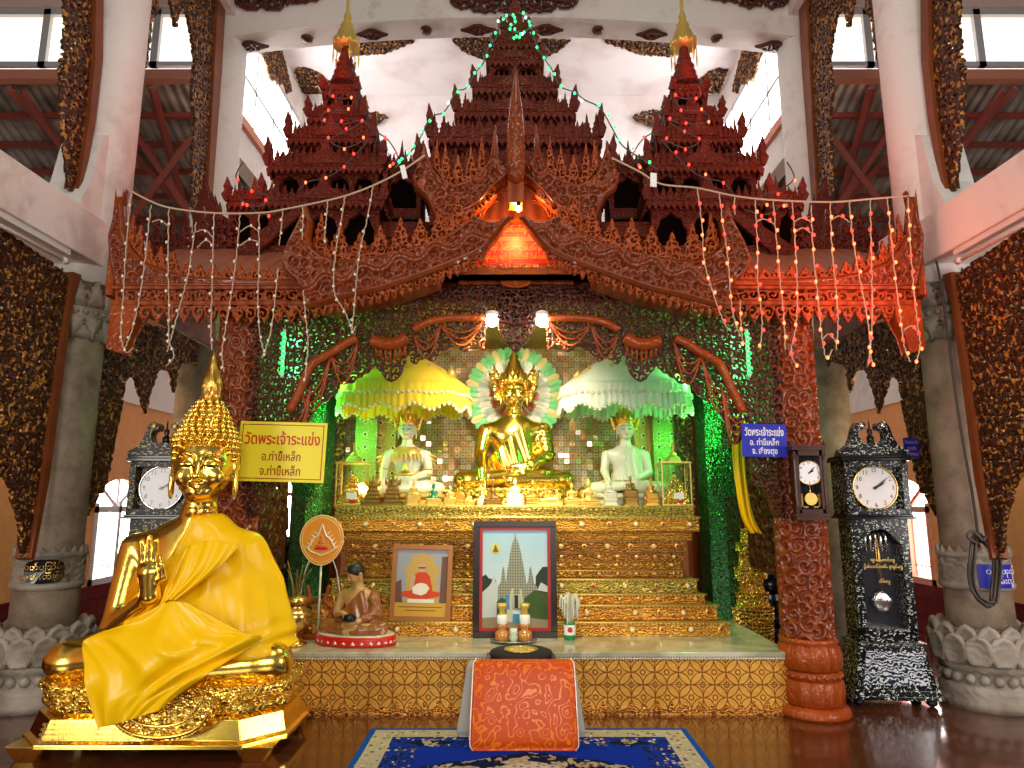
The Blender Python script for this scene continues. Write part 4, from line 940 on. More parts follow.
# --- tiers and spires
def tier(sp, cx, cy, ypx, hwpx, hh, roof, cr=.12, body=True, ny=1, openings=2, fin=True, mat='tower', depth=1.0):
    """one roof tier: flared eave, frieze, crest, finials and the storey below"""
    u = (384-ypx)/F; dy = CT-u*ST; k = hwpx/(F*dy); hw = k*cy/(1+k*depth); hd = hw*depth; yf = cy-hd; z = W(0, ypx, yf)[1]
    mb = MB(); e = hw*.06+.01
    mb.box(cx-hw, cx+hw, cy-hd, cy+hd, z-.035, z+.01)
    mb.add([(cx-hw,cy-hd,z+.01),(cx+hw,cy-hd,z+.01),(cx+hw,cy+hd,z+.01),(cx-hw,cy+hd,z+.01)]+[(cx+a*hw*.72, cy+b*hd*.72, z+roof) for a, b in ((-1,-1),(1,-1),(1,1),(-1,1))], [(0,1,5,4),(1,2,6,5),(2,3,7,6),(3,0,4,7),(4,5,6,7)])
    b = hw*.86; bd_ = hd*.86
    if body:
        mb.box(cx-b, cx+b, cy-bd_, cy+bd_, z-.07, z-.03)
        z0 = z-hh
        n = openings; xs = np.linspace(cx-b, cx+b, n+1)
        for x in xs: mb.box(x-.022, x+.022, cy-bd_-.01, cy-bd_+.05, z0, z-.03)
        for x in (cx-b, cx+b): mb.box(x-.025, x+.025, cy+bd_-.05, cy+bd_+.01, z0, z-.03)
        for x0, x1 in zip(xs, xs[1:]):                                  # pointed leaf arch heads
            m_ = (x0+x1)/2; w_ = x1-x0
            mb.prism([(x0, z-.03), (x1, z-.03), (x1, z-.03-hh*.5), (x1-w_*.14, z-.03-hh*.36), (x1-w_*.2, z-.03-hh*.22), (x1-w_*.36, z-.03-hh*.18), (m_, z-.03-hh*.08), (x0+w_*.36, z-.03-hh*.18), (x0+w_*.2, z-.03-hh*.22), (x0+w_*.14, z-.03-hh*.36), (x0, z-.03-hh*.5)], cy-bd_-.005, cy-bd_+.03)
        mb.box(cx-b, cx+b, cy-bd_-.012, cy-bd_+.04, z0, z0+hh*.2)
    o = part('roof_tier', mb, M[mat], sp, bevel=.004)
    if body: part('storey_shade_fill', MB().box(cx-b*.93, cx+b*.93, cy-bd_*.8, cy+bd_*.93, z-hh, z-.04), M['dark'], sp)  # solid block in the painted shade colour behind the openings
    mb = MB()                                                           # scalloped frieze below the eave
    n = max(3, int(hw*2/.055)); w_ = 2*hw/n
    for i in range(n):
        x = cx-hw+w_*(i+.5)
        mb.prism([(x-w_*.5, z-.03), (x+w_*.5, z-.03), (x+w_*.42, z-.055), (x+w_*.2, z-.07), (x, z-.095), (x-w_*.2, z-.07), (x-w_*.42, z-.055)], cy-hd-.008, cy-hd+.012)
    nn = max(3, int(hd*2/.08))
    for i in range(nn):
        y = cy-hd+2*hd/nn*(i+.5); w2 = 2*hd/nn
        for s_ in (-1, 1): mb.prism([(y-w2*.5, z-.03), (y+w2*.5, z-.03), (y, z-.09)], cx+s_*hw-.01, cx+s_*hw+.01, 'X')
    part('eave_scallops', mb, M[mat], sp)
    mb = MB(); st = max(.045, hw*.11)
    mb.crest([(cx-hw, cy-hd, z+.01), (cx, cy-hd, z-.0), (cx+hw, cy-hd, z+.01)], cr, st, .018, grow=lambda t: .8+.8*abs(2*t-1)**2)
    for s_ in (-1, 1): mb.crest([(cx+s_*hw, cy-hd, z+.01), (cx+s_*hw, cy+hd, z+.01)], cr, st*1.3, .018, grow=lambda t: .9+.7*abs(2*t-1)**2)
    if hw > .18:
        mb.crest([(cx-hw*.86, cy-hd*.86, z+roof*.5), (cx+hw*.86, cy-hd*.86, z+roof*.5)], cr*1.1, st*1.15, .018, grow=lambda t: 1.15-.5*abs(2*t-1))
        # gablet in the middle of the eave
        mb.prism([(cx-hw*.42, z+.01), (cx+hw*.42, z+.01), (cx+hw*.25, z+cr*.7), (cx+hw*.1, z+cr*1.0), (cx, z+cr*2.2), (cx-hw*.1, z+cr*1.0), (cx-hw*.25, z+cr*.7)], cy-hd-.02, cy-hd+.01)
    part('roof_crest', mb, M[mat], sp)
    if fin:
        for sx in (-1, 1):
            for sy in (-1, 1):
                mb = MB(); p = (cx+sx*hw, cy+sy*hd)
                mb.loft([[(p[0]+a*r_+sx*o_, p[1]+b_*r_, z+zz) for a, b_ in ((-1,-1),(1,-1),(1,1),(-1,1))] for r_, o_, zz in ((.02,0,0),(.035,.01,cr*.5),(.022,0,cr*.9),(.034,-.004,cr*1.25),(.02,.0,cr*1.65),(.004,.012,cr*2.2))])
                part('corner_finial', mb, M[mat], sp)
    return hw, yf, z
LIGHTPTS = {'c': [], 'l': [], 'r': []}
sp = empty('central_spire', (0,0,0)); sp.parent = PAV; sp.location = (XC, 1.1, 0)
cy = 6.4
for yp, hwp, hh, rf, cr, op in ((166,98,.50,.20,.14,5), (137,86,.30,.24,.15,4), (111,60,.27,.20,.125,4), (87,42,.24,.20,.11,3), (59,28,.26,.16,.09,2), (42,20,.16,.14,.075,2), (28,13,.13,.1,.06,2)):
    r_ = tier(sp, XC, cy, yp, hwp, hh, rf, cr, openings=op); LIGHTPTS['c'].append(r_)
zt = W(0, 24, 6.3)[1]
mb = MB().lathe([(.10, 0), (.11, .04), (.07, .08), (.085, .14), (.05, .2), (.06, .26), (.03, .34), (.035, .4), (.012, .6), (.004, .8)], 16, (XC, cy, zt)); part('spire_finial', mb, M['tower'], sp, True)
for sg, key in ((-1, 'l'), (1, 'r')):
    cy = 6.3
    cx = W(515+171.5*sg, 110, cy)[0]
    sp = empty('side_spire', (0,0,0)); sp.parent = PAV; sp.location = (cx, 1.0, 0)
    for yp, hwp, hh, rf, cr, op in ((200,62,.50,.14,.12,3), (165,58,.32,.2,.13,4), (137,43,.24,.18,.12,3), (116,28,.20,.16,.10,2), (90,17,.24,.1,.07,2)):
        r_ = tier(sp, cx, cy, yp, hwp, hh, rf, cr, openings=op); LIGHTPTS[key].append(r_)
    z0 = W(0, 86, cy)[1]; z1 = W(0, 47, cy)[1]; H = z1-z0
    mb = MB().lathe([(.13, 0), (.15, .03*H), (.12, .08*H), (.13, .16*H), (.10, .22*H), (.115, .3*H), (.085, .42*H), (.10, .47*H), (.065, .6*H), (.075, .64*H), (.045, .85*H), (.05, .9*H), (.03, H)], 20, (cx, cy, z0)); part('bell_stem', mb, M['tower'], sp, True)
    for a in range(8): pass
    z2 = W(0, 25, cy)[1]; h2 = z2-z1; m2 = MB()
    m2.lathe([(.125, -.01), (.13, .03), (.11, .05), (.115, .09), (.085, .12), (.09, .16), (.06, .2), (.065, .24), (.035, .30), (.04, .34), (.015, .42), (.02, .50), (.008, .62), (.012, .66), (.003, .95)], 24, (cx, cy, z1))
    for a in np.linspace(0, 2*PI, 12, endpoint=False):
        m2.flame((cx+.128*math.cos(a), cy+.128*math.sin(a), z1+.0), .06, .09, .01, (-math.sin(a), math.cos(a), 0))
        if int(a*10) % 2 == 0: m2.tube([(cx+.128*math.cos(a), cy+.128*math.sin(a), z1), (cx+.13*math.cos(a), cy+.13*math.sin(a), z1-.12)], .006, 5); m2.flame((cx+.13*math.cos(a), cy+.13*math.sin(a), z1-.10), .04, .13, .01, (-math.sin(a), math.cos(a), 0), (0,0,-1))
    part('golden_umbrella', m2, M['gilt'], sp, True)
    # corner turret and storey between the spires
    cx2 = W(515+251*sg, 205, 6.2)[0]
    sp = empty('corner_turret', (0,0,0)); sp.parent = PAV; sp.location = (cx2, .9, 0)
    r_ = tier(sp, cx2, 6.2, 201, 27, .55, .14, .11, openings=2); LIGHTPTS[key].append(r_)
    cx3 = W(515+110*sg, 170, 6.3)[0]
    sp = empty('linking_turret', (0,0,0)); sp.parent = PAV; sp.location = (cx3, 1.0, 0)
    tier(sp, cx3, 6.3, 168, 20, .5, .1, .13, openings=1)
    mb = MB().box(cx3-.9, cx3+.9, 6.05, 6.9, 3.2, 3.95); part('storey_shade_block', mb, M['dark'])  # block behind the arcade, its darkness painted as shade
    mb = MB()
    for q in np.linspace(-.85, .85, 6): mb.box(cx3+q-.045, cx3+q+.045, 5.98, 6.06, 3.2, 4.0)
    mb.box(cx3-.9, cx3+.9, 5.96, 6.08, 3.9, 4.05).box(cx3-.9, cx3+.9, 5.96, 6.08, 3.2, 3.5)
    for q0, q1 in zip(np.linspace(-.85, .85, 6), np.linspace(-.85, .85, 6)[1:]):
        a, b = cx3+q0, cx3+q1; w_ = b-a; mb.prism([(a, 3.92), (b, 3.92), (b, 3.65), (b-w_*.2, 3.78), (a+w_*.5, 3.86), (a+w_*.2, 3.78), (a, 3.65)], 6.0, 6.04)
    part('storey_arcade', mb, M['tower'], bevel=.005)
    # sloping gable on the turret: small eave falling toward the wing
    o = fret('turret_gable', [(W(515+(a-515)*1, b, 5.75)[0]*1, W(a, b, 5.75)[1]) for a, b in ([(236,250),(300,208),(304,215),(262,252),(256,262),(246,266)] if sg < 0 else mirp([(236,250),(300,208),(304,215),(262,252),(256,262),(246,266)])[::-1])], M['tower'], None, res=.012, thick=.05, put=putY(5.7), solid=ALL, hf=lambda x, z, D, e: e*(.01+.015*np.clip(scroll(x, z, .08, 3)*4, -1, 1))); part('turret_gable', o)
# lamp bulb in the gable
t = empty('gable_lamp', (W(518.6, 209, 4.84)[0], 4.84, W(518.6, 209, 4.84)[1]), label='glowing amber bulb hanging in the gable above the red inscribed board', cat='lamp')
MB().ell((0,0,0), .022, 14, 10).build('bulb', M['bulb_amber'], t, True); MB().lathe([(.014, .015), (.016, .05), (.01, .06)], 12).build('bulb_socket', M['black'], t, True)

# ================================================================= altar and plinth
PL = empty('altar_plinth', (0, 5.23, 0), label='low gold tiled plinth with a pale marble top running across the hall floor', cat='plinth')
lz = .425
MB().box(-1.97, 2.0, 0, 2.6, 0, .395).build('tiled_front', M['sheet_tile'], PL)
MB().box(-2.0, 2.03, -.03, 2.6, .395, .43).build('marble_top', M['marble'], PL, bevel=.006)
mb = MB()
for i in range(200): mb.ell((-1.96+3.93*i/199, -.012, .385), .011, 6, 4)
mb.build('bead_edge', M['pearl'], PL, True)
mb = MB()                                                        # small figures along the foot
mb.box(-1.97, 2.0, -.012, 0, .0, .02)
for i in range(40):
    x = -1.92+3.86*i/39; mb.flame((x, -.004, .01), .075, .085, .010)
mb.build('foot_crest', M['sheet_red'], PL)

AL = empty('stepped_altar', (.02, 5.8, .425), label='tall stepped altar of embossed gold sheet set with red and white glass jewels', cat='altar')
XA = .02
rows = [(637,622,733,5.80,'sheet',.235),(622,605,720,5.88,'sheet',.20),(605,594,708,5.95,'sheet',.165),(594,579,700,6.02,'sheet_green',.27),(579,570,686,6.13,'sheet_red',.17),(570,561,684,6.18,'sheet',.17),(561,552,686,6.13,'sheet_red',.17),
        (552,540,689,6.06,'sheet_red',.21),(540,531,695,6.00,'sheet',0),(531,517,702,5.90,'sheet',.235),(517,506,697,5.96,'sheet_green',0)]
zp = .427; ztop = 0
for i, (yb, yt, xr, Y, mt, js) in enumerate(rows):
    z1 = W(0, yt, Y)[1]; hw = (xr-517)/F*Y/(CT-((384-(yb+yt)/2)/F)*ST)
    o = MB().box(-hw, hw, Y-5.8, 2.0, zp-.425, z1-.425).build('altar_step', M[mt], AL, bevel=.006)
    mb = MB(); mb.box(-hw-.012, hw+.012, Y-5.8-.014, Y-5.8+.01, z1-.425-.012, z1-.425+.004)
    n = int(hw*2/.034)
    for k in range(n): mb.ell((-hw+2*hw*(k+.5)/n, Y-5.8-.012, z1-.425-.012), .009, 6, 4)
    mb.build('step_beading', M['gilt'], o, True)
    if js:
        n = int(hw*2/js); r_ = min((z1-zp)*.17, .018); off = hw-.08; rows_ = MB()
        for k in range(n+1):
            x = -off+2*off*k/n; q = rows_ if js < .18 and i != 2 else MB(); q.T = None; q.m = k % 2; q.ell((x, Y-5.8-.006, (zp+z1)/2-.425), (r_, r_*.6, r_), 12, 8); q.m = 2
            q.T = Matrix.Translation((x, Y-5.8-.002, (zp+z1)/2-.425)) @ Matrix.Rotation(PI/2, 4, 'X'); q.lathe([(r_*1.1, 0), (r_*1.45, .0), (r_*1.45, .010), (r_*1.05, .011)], 14)
            if q is not rows_: q.build('jewel', None, o, True, mats=[M['jewel_red'], M['jewel_white'], M['gold_old']])
        if rows_.V: rows_.build('small_jewels', None, o, True, mats=[M['jewel_red'], M['jewel_white'], M['gold_old']])['kind'] = 'stuff'
    zp = z1
    if i == 10:
        mb = MB(); n = 64
        for k in range(n): mb.flame((-hw+2*hw*(k+.5)/n, Y-5.8-.008, zp-.425-.012), 2*hw/n*1.05, .065, .012, (1,0,0), (0,0,-1))
        mb.build('rim_leaves', M['sheet_green'], o)
TOP = zp; print('altar top', TOP)
# niche behind
NI = empty('mirror_niche', (0, 7.35, TOP), label='niche wall of mirror mosaic squares behind the three seated figures', cat='niche')
MB().box(-1.9, 1.9, .02, .12, 0, 3.2-TOP).build('mosaic_panel', M['mosaic'], NI)
for sg in (-1, 1):
    x = W(515+148*sg, 440, 7.0)[0]; MB().box(x-.11, x+.11, -.40, -.24, 0, 1.55).build('side_panel', M['greenpanel'], NI)
    x = W(515+128*sg, 440, 7.1)[0]; MB().box(x-.09, x+.09, -.26, -.12, 0, 1.6).build('side_panel', M['goldpanel'], NI)
    # painted cloth strip up at the top and openwork between panel and outer pillar
    o = fret('openwork_post', [(-.09,0),(.07,0),(.07,1.1),(0,1.25),(-.09,1.1)], M['fretgold'], NI, res=.012, thick=.03, put=(lambda u, v, w, sg=sg: (1.74*sg+u, -.5+w, v)), s=.08, rim=.012)
# fan halo behind the middle Buddha
HA = empty('fan_halo', (W(514, 395, 7.0)[0], 7.0, W(514, 395, 7.0)[1]), label='round fan halo of green, white and rose feathers behind the middle gold Buddha', cat='halo')
hr = 50/F*7.0/.98
for r0, r1, n, mat in ((.70, 1.0, 44, 'halo_green'), (.47, .74, 40, 'halo_white'), (.1, .50, 36, 'halo_rose')):
    c = {'halo_green': (.22,.62,.28), 'halo_white': (.80,.80,.70), 'halo_rose': (.72,.22,.14)}[mat]; c2 = {'halo_green': (.80,.62,.30), 'halo_white': (.55,.66,.55), 'halo_rose': (.85,.70,.45)}[mat]
    ma, mb_ = simple(mat, c, .45), simple(mat+'_alternate', c2, .45); mb = MB()
    for k in range(n):
        a = 2*PI*k/n; d = 2*PI/n*.5; mb.m = k % 3 == 2
        pr = [(r0, -1), (r0+(r1-r0)*.8, -1), (r1*.98, -.6), (r1, 0), (r1*.98, .6), (r0+(r1-r0)*.8, 1), (r0, 1)]
        y = {'halo_green': .03, 'halo_white': 0., 'halo_rose': -.03}[mat]
        pts = [(hr*q*math.sin(a+w*d), hr*q*math.cos(a+w*d)) for q, w in pr]
        nn = len(pts); rc = (r0+r1)/2
        V = [(p[0], y, p[1]) for p in pts]+[(hr*rc*math.sin(a), y-.025, hr*rc*math.cos(a))]+[(p[0], y+.01, p[1]) for p in pts]
        mb.add(V, [(i, (i+1) % nn, nn) for i in range(nn)]+[tuple(range(2*nn, nn, -1))]+[(i, nn+1+i, nn+1+(i+1) % nn, (i+1) % nn) for i in range(nn)])
    o = mb.build('feather_ring', None, HA, mats=[ma, mb_])
MB().tube([(0,.05,-hr*.9),(0,.05,-(HA.location.z-TOP))], .02, 8).build('halo_post', M['gilt'], HA)
# cloth canopies
def canopy(px, label, cloth, apex):
    Y = 6.45; x, z = W(px, 388, Y); hw = 64/F*Y/.99
    t = empty('cloth_canopy', (x, Y, TOP), label=label, cat='canopy', group='fringed cloth canopies over the white figures')
    ze = z-TOP; za = W(px, 352, Y)[1]-TOP
    N = 96
    pr = lambda a: 1/max(abs(math.cos(a)), abs(math.sin(a)))**.55
    mb = MB(); rings = []
    for r_, zz in ((1.0, ze), (.62, ze+(za-ze)*.50), (.3, ze+(za-ze)*.82), (.03, za)):
        rings.append([(hw*r_*math.cos(2*PI*k/N)*pr(2*PI*k/N)**.5, .42*r_*math.sin(2*PI*k/N)*pr(2*PI*k/N), zz+.0) for k in range(N)])
    mb.loft(rings); mb.build('canopy_top', cloth, t, True)
    mb = MB(); rings = []
    zb = W(px, 406, Y-.4)[1]-TOP; N = 360
    for q in np.linspace(0, 1, 9):
        ring = []
        for k in range(N):
            a = 2*PI*k/N; f = 1.0+.015*q+(.016*math.sin(a*62+2*math.sin(a*7))+.008*math.sin(a*31))*(.4+q); wv = .028*math.sin(a*13)
            ring.append((hw*f*math.cos(a)*pr(a)**.5, .42*f*math.sin(a)*pr(a), ze+(zb-ze)*q+wv*q*q))
        rings.append(ring)
    mb.loft(rings, cap=False); mb.build('ruffled_valance', cloth, t, True, solid=.006)
    for q0, n2 in ((1.02, 90), (.45, 80)):
        mb = MB()
        for k in range(n2):
            a = 2*PI*k/n2; wv = .028*math.sin(a*13)*q0*q0; mb.ell((hw*1.035*math.cos(a)*pr(a)**.5, .42*1.035*math.sin(a)*pr(a), ze+(zb-ze)*q0+wv), .017, 6, 5)
        mb.build('pearl_fringe', M['pearl'], t, True)
    mb = MB()
    for k in range(10): mb.flame((-hw*.75+hw*1.5*k/9, -.30+.1*abs(k-4.5)/4.5, ze+.0+(za-ze)*.2), .1, .08+.05*(k % 2), .006)
    mb.tube([(0,.30,0),(0,.30,ze+.06),(0,.1,za-.03)], .015, 8).build('canopy_pole', M['gilt'], t, True)
canopy(405, 'yellow fringed cloth canopy above the crowned white figure', M['yellowcloth'], 0)
canopy(624, 'white fringed cloth canopy above the plain robed white figure', M['whitecloth'], 0)
# ================================================================= seated figures
def seated(P, pose='touch', head=(0,0,0), detail=1, lean=0.):
    """continuous seated body in statue units: knees +-.72, pedestal top z=.40, chin 1.53, crown of the skull 1.96"""
    hx, hy, hz = head[:3]
    D = []
    # torso
    t = union([sd_ell(P, (0,.08,.62), (.33,.22,.22)), sd_ell(P, (0,.06,.88), (.265,.17,.26)), sd_ell(P, (0,.04,1.12), (.345,.185,.23)), sd_cap(P, (-.30,.05,1.21), (.30 if pose != 'teach' else .22,.05,1.21 if pose != 'teach' else 1.19), .105), sd_ell(P,(0,.04,1.30),(.22,.12,.12))], .09)
    neck = sd_cap(P, (0,.04,1.28), (hx*.8,.02+hy*.8,1.56+hz), .118, .105)
    t = smin(t, neck, .05)
    for q in (1.43, 1.475): t = smin(t, sd_ell(P, (hx*.6,.02+hy*.6,q+hz*.8), (.122,.122,.014)), .015) if detail else t
    # legs
    for s in (-1, 1):
        kx = (.66 if s < 0 or pose != 'teach' else .585)*s; t = smin(t, sd_cap(P, (.20*s,.08,.58), (kx,-.12,.51), .165, .118), .07)
        t = smin(t, sd_ell(P, (kx,-.12,.505), (.155,.165,.112)), .06)
    t = smin(t, sd_cap(P, (.64,-.16,.50), (-.05,-.40,.49), .115, .085), .035)
    t = smin(t, sd_cap(P, (-.64,-.16,.50), (.12,-.30,.585), .115, .08), .035)
    t = smin(t, union([sd_cap(P, (.12,-.30,.59), (.40,-.26,.60), .068, .05), sd_cap(P, (.40,-.26,.60),(.47,-.25,.615),.045,.035)], .03), .03)
    # arms
    sh = (-.40,.05,1.19), ((.40,.05,1.19) if pose != 'teach' else (.32,.05,1.12))
    if pose == 'touch':                                   # viewer's-left hand over the knee
        e1, w1 = (-.46,-.04,.86), (-.43,-.29,.66); hand = [((-.43,-.31,.64), (-.42,-.36,.50), .055, .045)]
        fing = [((-.455+.028*k,-.365,.50), (-.46+.030*k,-.385,.38+abs(k-1.4)*.012), .016, .012) for k in range(4)]+[((-.385,-.33,.58),(-.355,-.36,.50),.018,.013)]
    elif pose == 'teach':
        e1, w1 = (-.40,-.12,.70), (-.075,-.34,.93); hand = [((-.075,-.345,.94), (-.085,-.35,1.07), .062, .07), ((-.12,-.35,1.08),(-.04,-.35,1.08),.045,.042)]
        fing = [((-.135,-.35,1.11),(-.15,-.365,1.26),.024,.018), ((-.10,-.35,1.12),(-.105,-.365,1.285),.024,.018), ((-.062,-.35,1.12),(-.058,-.37,1.265),.023,.017),
                ((-.03,-.355,1.10),(-.012,-.41,1.165),.022,.018), ((-.012,-.41,1.165),(.012,-.43,1.135),.018,.016), ((-.035,-.36,1.01),(.02,-.40,1.05),.028,.022), ((.02,-.40,1.05),(.02,-.43,1.12),.022,.016)]
    else:                                                 # bowl: hand reaching over an alms bowl
        e1, w1 = (-.47,-.02,.80), (-.16,-.34,.86); hand = [((-.14,-.35,.855), (-.03,-.40,.82), .055, .05)]
        fing = [((-.02,-.40+.028*k,.82), (.055,-.42+.028*k,.765), .018, .014) for k in range(4)]+[((-.07,-.40,.82),(-.01,-.455,.78),.018,.014)]
    a = smin(sd_cap(P, sh[0], e1, .105, .085), sd_cap(P, e1, w1, .085, .055), .03)
    a = smin(a, union([sd_cap(P, *q) for q in hand], .03), .025)
    for q in fing: a = smin(a, sd_cap(P, *q), .010)
    t = smin(t, a, .035)
    e2 = (.46,-.02,.84); w2 = (.16,-.30,.69) if pose != 'bowl' else (.20,-.36,.70)
    b = smin(sd_cap(P, sh[1], e2, .105, .085), sd_cap(P, e2, w2, .082, .055), .03)
    b = smin(b, sd_cap(P, w2, (-.02 if pose != 'bowl' else .02,-.33 if pose != 'bowl' else -.40,.675), .058, .045), .02)
    for k in range(4): b = smin(b, sd_cap(P, (-.02,-.36+.03*k,.672), (-.12,-.35+.03*k,.665), .02, .015), .010)
    b = smin(b, sd_cap(P, (.05,-.33,.70), (-.03,-.34,.715), .019, .014), .01)
    t = smin(t, b, .035)
    q = [P[0]-hx, P[1]-hy, P[2]-hz]
    if len(head) > 3:
        k, yaw = head[3], head[4]; c, s_ = math.cos(yaw), math.sin(yaw); q = [(q[0]*c+q[1]*s_)/k, (-q[0]*s_+q[1]*c)/k, (q[2]-1.53)/k+1.53]; return smin(t, head_sdf(q, detail)*k, .03)
    return smin(t, head_sdf(q, detail), .03)
def head_sdf(Q, detail=1):
    h = smin(sd_ell(Q, (0,.015,1.77), (.172,.195,.20)), sd_ell(Q, (0,-.02,1.66), (.150,.152,.145)), .06)
    h = smin(h, sd_ell(Q, (0,-.11,1.56), (.07,.06,.040)), .05)
    if detail:
        h = smin(h, sd_cap(Q, (0,-.165,1.755), (0,-.212,1.655), .017, .026), .022)       # nose
        for s in (-1, 1):
            h = smin(h, sd_ell(Q, (.024*s,-.193,1.650), (.018,.018,.014)), .010)
            h = smin(h, sd_ell(Q, (.085*s,-.130,1.655), (.055,.045,.055)), .04)            # cheek
            h = smax(h, -sd_ell(Q, (.072*s,-.205,1.738), (.050,.030,.020)), .015)            # socket
            h = smin(h, sd_ell(Q, (.070*s,-.160,1.726), (.046,.022,.020)), .006)           # lid
            for k in range(5):                                                               # brow arc
                u0, u1 = k/5, (k+1)/5; f = lambda u: (s*(.020+.115*u), -.186+.055*u*u, 1.765+.030*math.sin(PI*min(u*1.05,1))-.012*u)
                h = smin(h, sd_cap(Q, f(u0), f(u1), .007), .010)
            # lips
            h = smin(h, sd_cap(Q, (.006*s,-.184,1.610), (.056*s,-.160,1.630), .012, .005), .008)
            h = smin(h, sd_cap(Q, (.0*s,-.182,1.588), (.044*s,-.160,1.612), .014, .005), .008)
    for s in (-1, 1):                                                                        # long ears
        h = smin(h, sd_ell(Q, (.180*s,.02,1.72), (.022,.045,.075)), .02)
        h = smin(h, sd_ell(Q, (.183*s,.01,1.60), (.018,.026,.085)), .02)
        if detail: h = smax(h, -sd_ell(Q, (.200*s,.005,1.715), (.016,.024,.045)), .01)
    return h
def Tm(x, y, z, s, rz=0): return Matrix.Translation((x, y, z)) @ Matrix.Rotation(rz, 4, 'Z') @ Matrix.Diagonal((s, s, s, 1))
def curls(mb, c, hz, n_rows=9, r=.02, cone=True, step=.052):
    """snail curls over the skull and the topknot; profile is (radius, z)"""
    prof = [(.192,1.872),(.188,1.895),(.172,1.925),(.150,1.955),(.135,1.99),(.120,2.03),(.100,2.07),(.075,2.11),(.050,2.14),(.02,2.16)]
    L = [0]
    for a, b in zip(prof, prof[1:]): L.append(L[-1]+math.hypot(b[0]-a[0], b[1]-a[1]))
    t = 0; row = 0
    while t < L[-1]:
        R = np.interp(t, L, [p[0] for p in prof]); z = np.interp(t, L, [p[1] for p in prof]); n = max(1, int(2*PI*R/step))
        for k in range(n):
            a = 2*PI*(k+.5*(row % 2))/n
            zz = z-(.10 if False else 0)
            # hairline dips at the temples and the nape
            mb.ell((c[0]+R*math.cos(a), c[1]+.02+R*1.06*math.sin(a), c[2]+zz), (r, r, r*1.0), 8, 6)
            q = (c[0]+R*1.06*math.cos(a), c[1]+.02+R*1.13*math.sin(a), c[2]+zz+.004); mb.ell(q, r*.55, 6, 4)
        t += step*.80; row += 1
    # rows down the sides and back of the head
    for i, z in enumerate((1.838, 1.80, 1.765, 1.73, 1.695)):
        n = int(2*PI*.19/step)
        for k in range(n):
            a = 2*PI*(k+.5*(i % 2))/n
            if math.sin(a) < -.80+.20*i: continue
            R = .187-.004*i; mb.ell((c[0]+R*math.cos(a), c[1]+.02+R*1.04*math.sin(a), c[2]+z), r, 8, 6)
# ---------------------------------------------------------------- the big gilded Buddha at the left
BX, BY = -2.15, 4.72
BG = empty('buddha_statue', (BX, BY, 0), label='large gilded Buddha statue with raised hand and yellow satin robe at the left', cat='statue')
HD = (.055, -.03, .0, 1.10, math.radians(13))
xs = axis(-.95, .95, .0165, [(-.26, .30, .0075)]); ys = axis(-.62, .36, .0165, [(-.50, -.14, .0085)]); zs_ = axis(.36, 2.05, .0165, [(.90, 1.30, .010), (1.50, 1.86, .0065)])
sdf_obj('body', lambda P: seated(P, 'teach', HD), xs, ys, zs_, M['gold'], BG)
HM_ = Matrix.Translation((HD[0],HD[1],0)) @ Matrix.Rotation(HD[4], 4, 'Z') @ Matrix.Translation((0,0,1.53)) @ Matrix.Diagonal((HD[3],)*3+(1,)) @ Matrix.Translation((0,0,-1.53))
mb = MB(); mb.T = HM_; curls(mb, (0,0,0), 0, r=.0205, step=.044); mb.ell((0,.045,1.86), (.185,.19,.13), 24, 14); mb.lathe([(.16,1.90),(.13,1.96),(.11,2.02),(.06,2.10),(.02,2.14)], 20, (0,.02,0))
mb.build('curled_hair', M['gold'], BG, True)
mb = MB()
def flamefn(a, z): return 1+.22*math.sin(5*a+z*30)
mb.lathe([(.055,2.19),(.065,2.22),(.050,2.25),(.062,2.29),(.058,2.33),(.046,2.38),(.034,2.43),(.020,2.48),(.004,2.545)], 30, (HD[0], HD[1]+.02, 0), fn=flamefn)
for k in range(6):
    a = 2*PI*k/6; mb.flame((HD[0]+.055*math.cos(a), HD[1]+.02+.055*math.sin(a), 2.19), .055, .17, .012, (-math.sin(a), math.cos(a), 0))
mb.build('flame_finial', M['gold_old'], BG, True)
mb = MB(); mb.T = HM_
for s in (-1, 1):
    f = lambda u, s=s: (s*(.030+.080*u), -.188+.040*u*u-.002, 1.724-.010*math.sin(PI*u))
    mb.tube([f(u) for u in np.linspace(0, 1, 8)], [.002,.005,.007,.008,.008,.007,.005,.002], 6)
mb.build('painted_eyes', M['black'], BG, True)
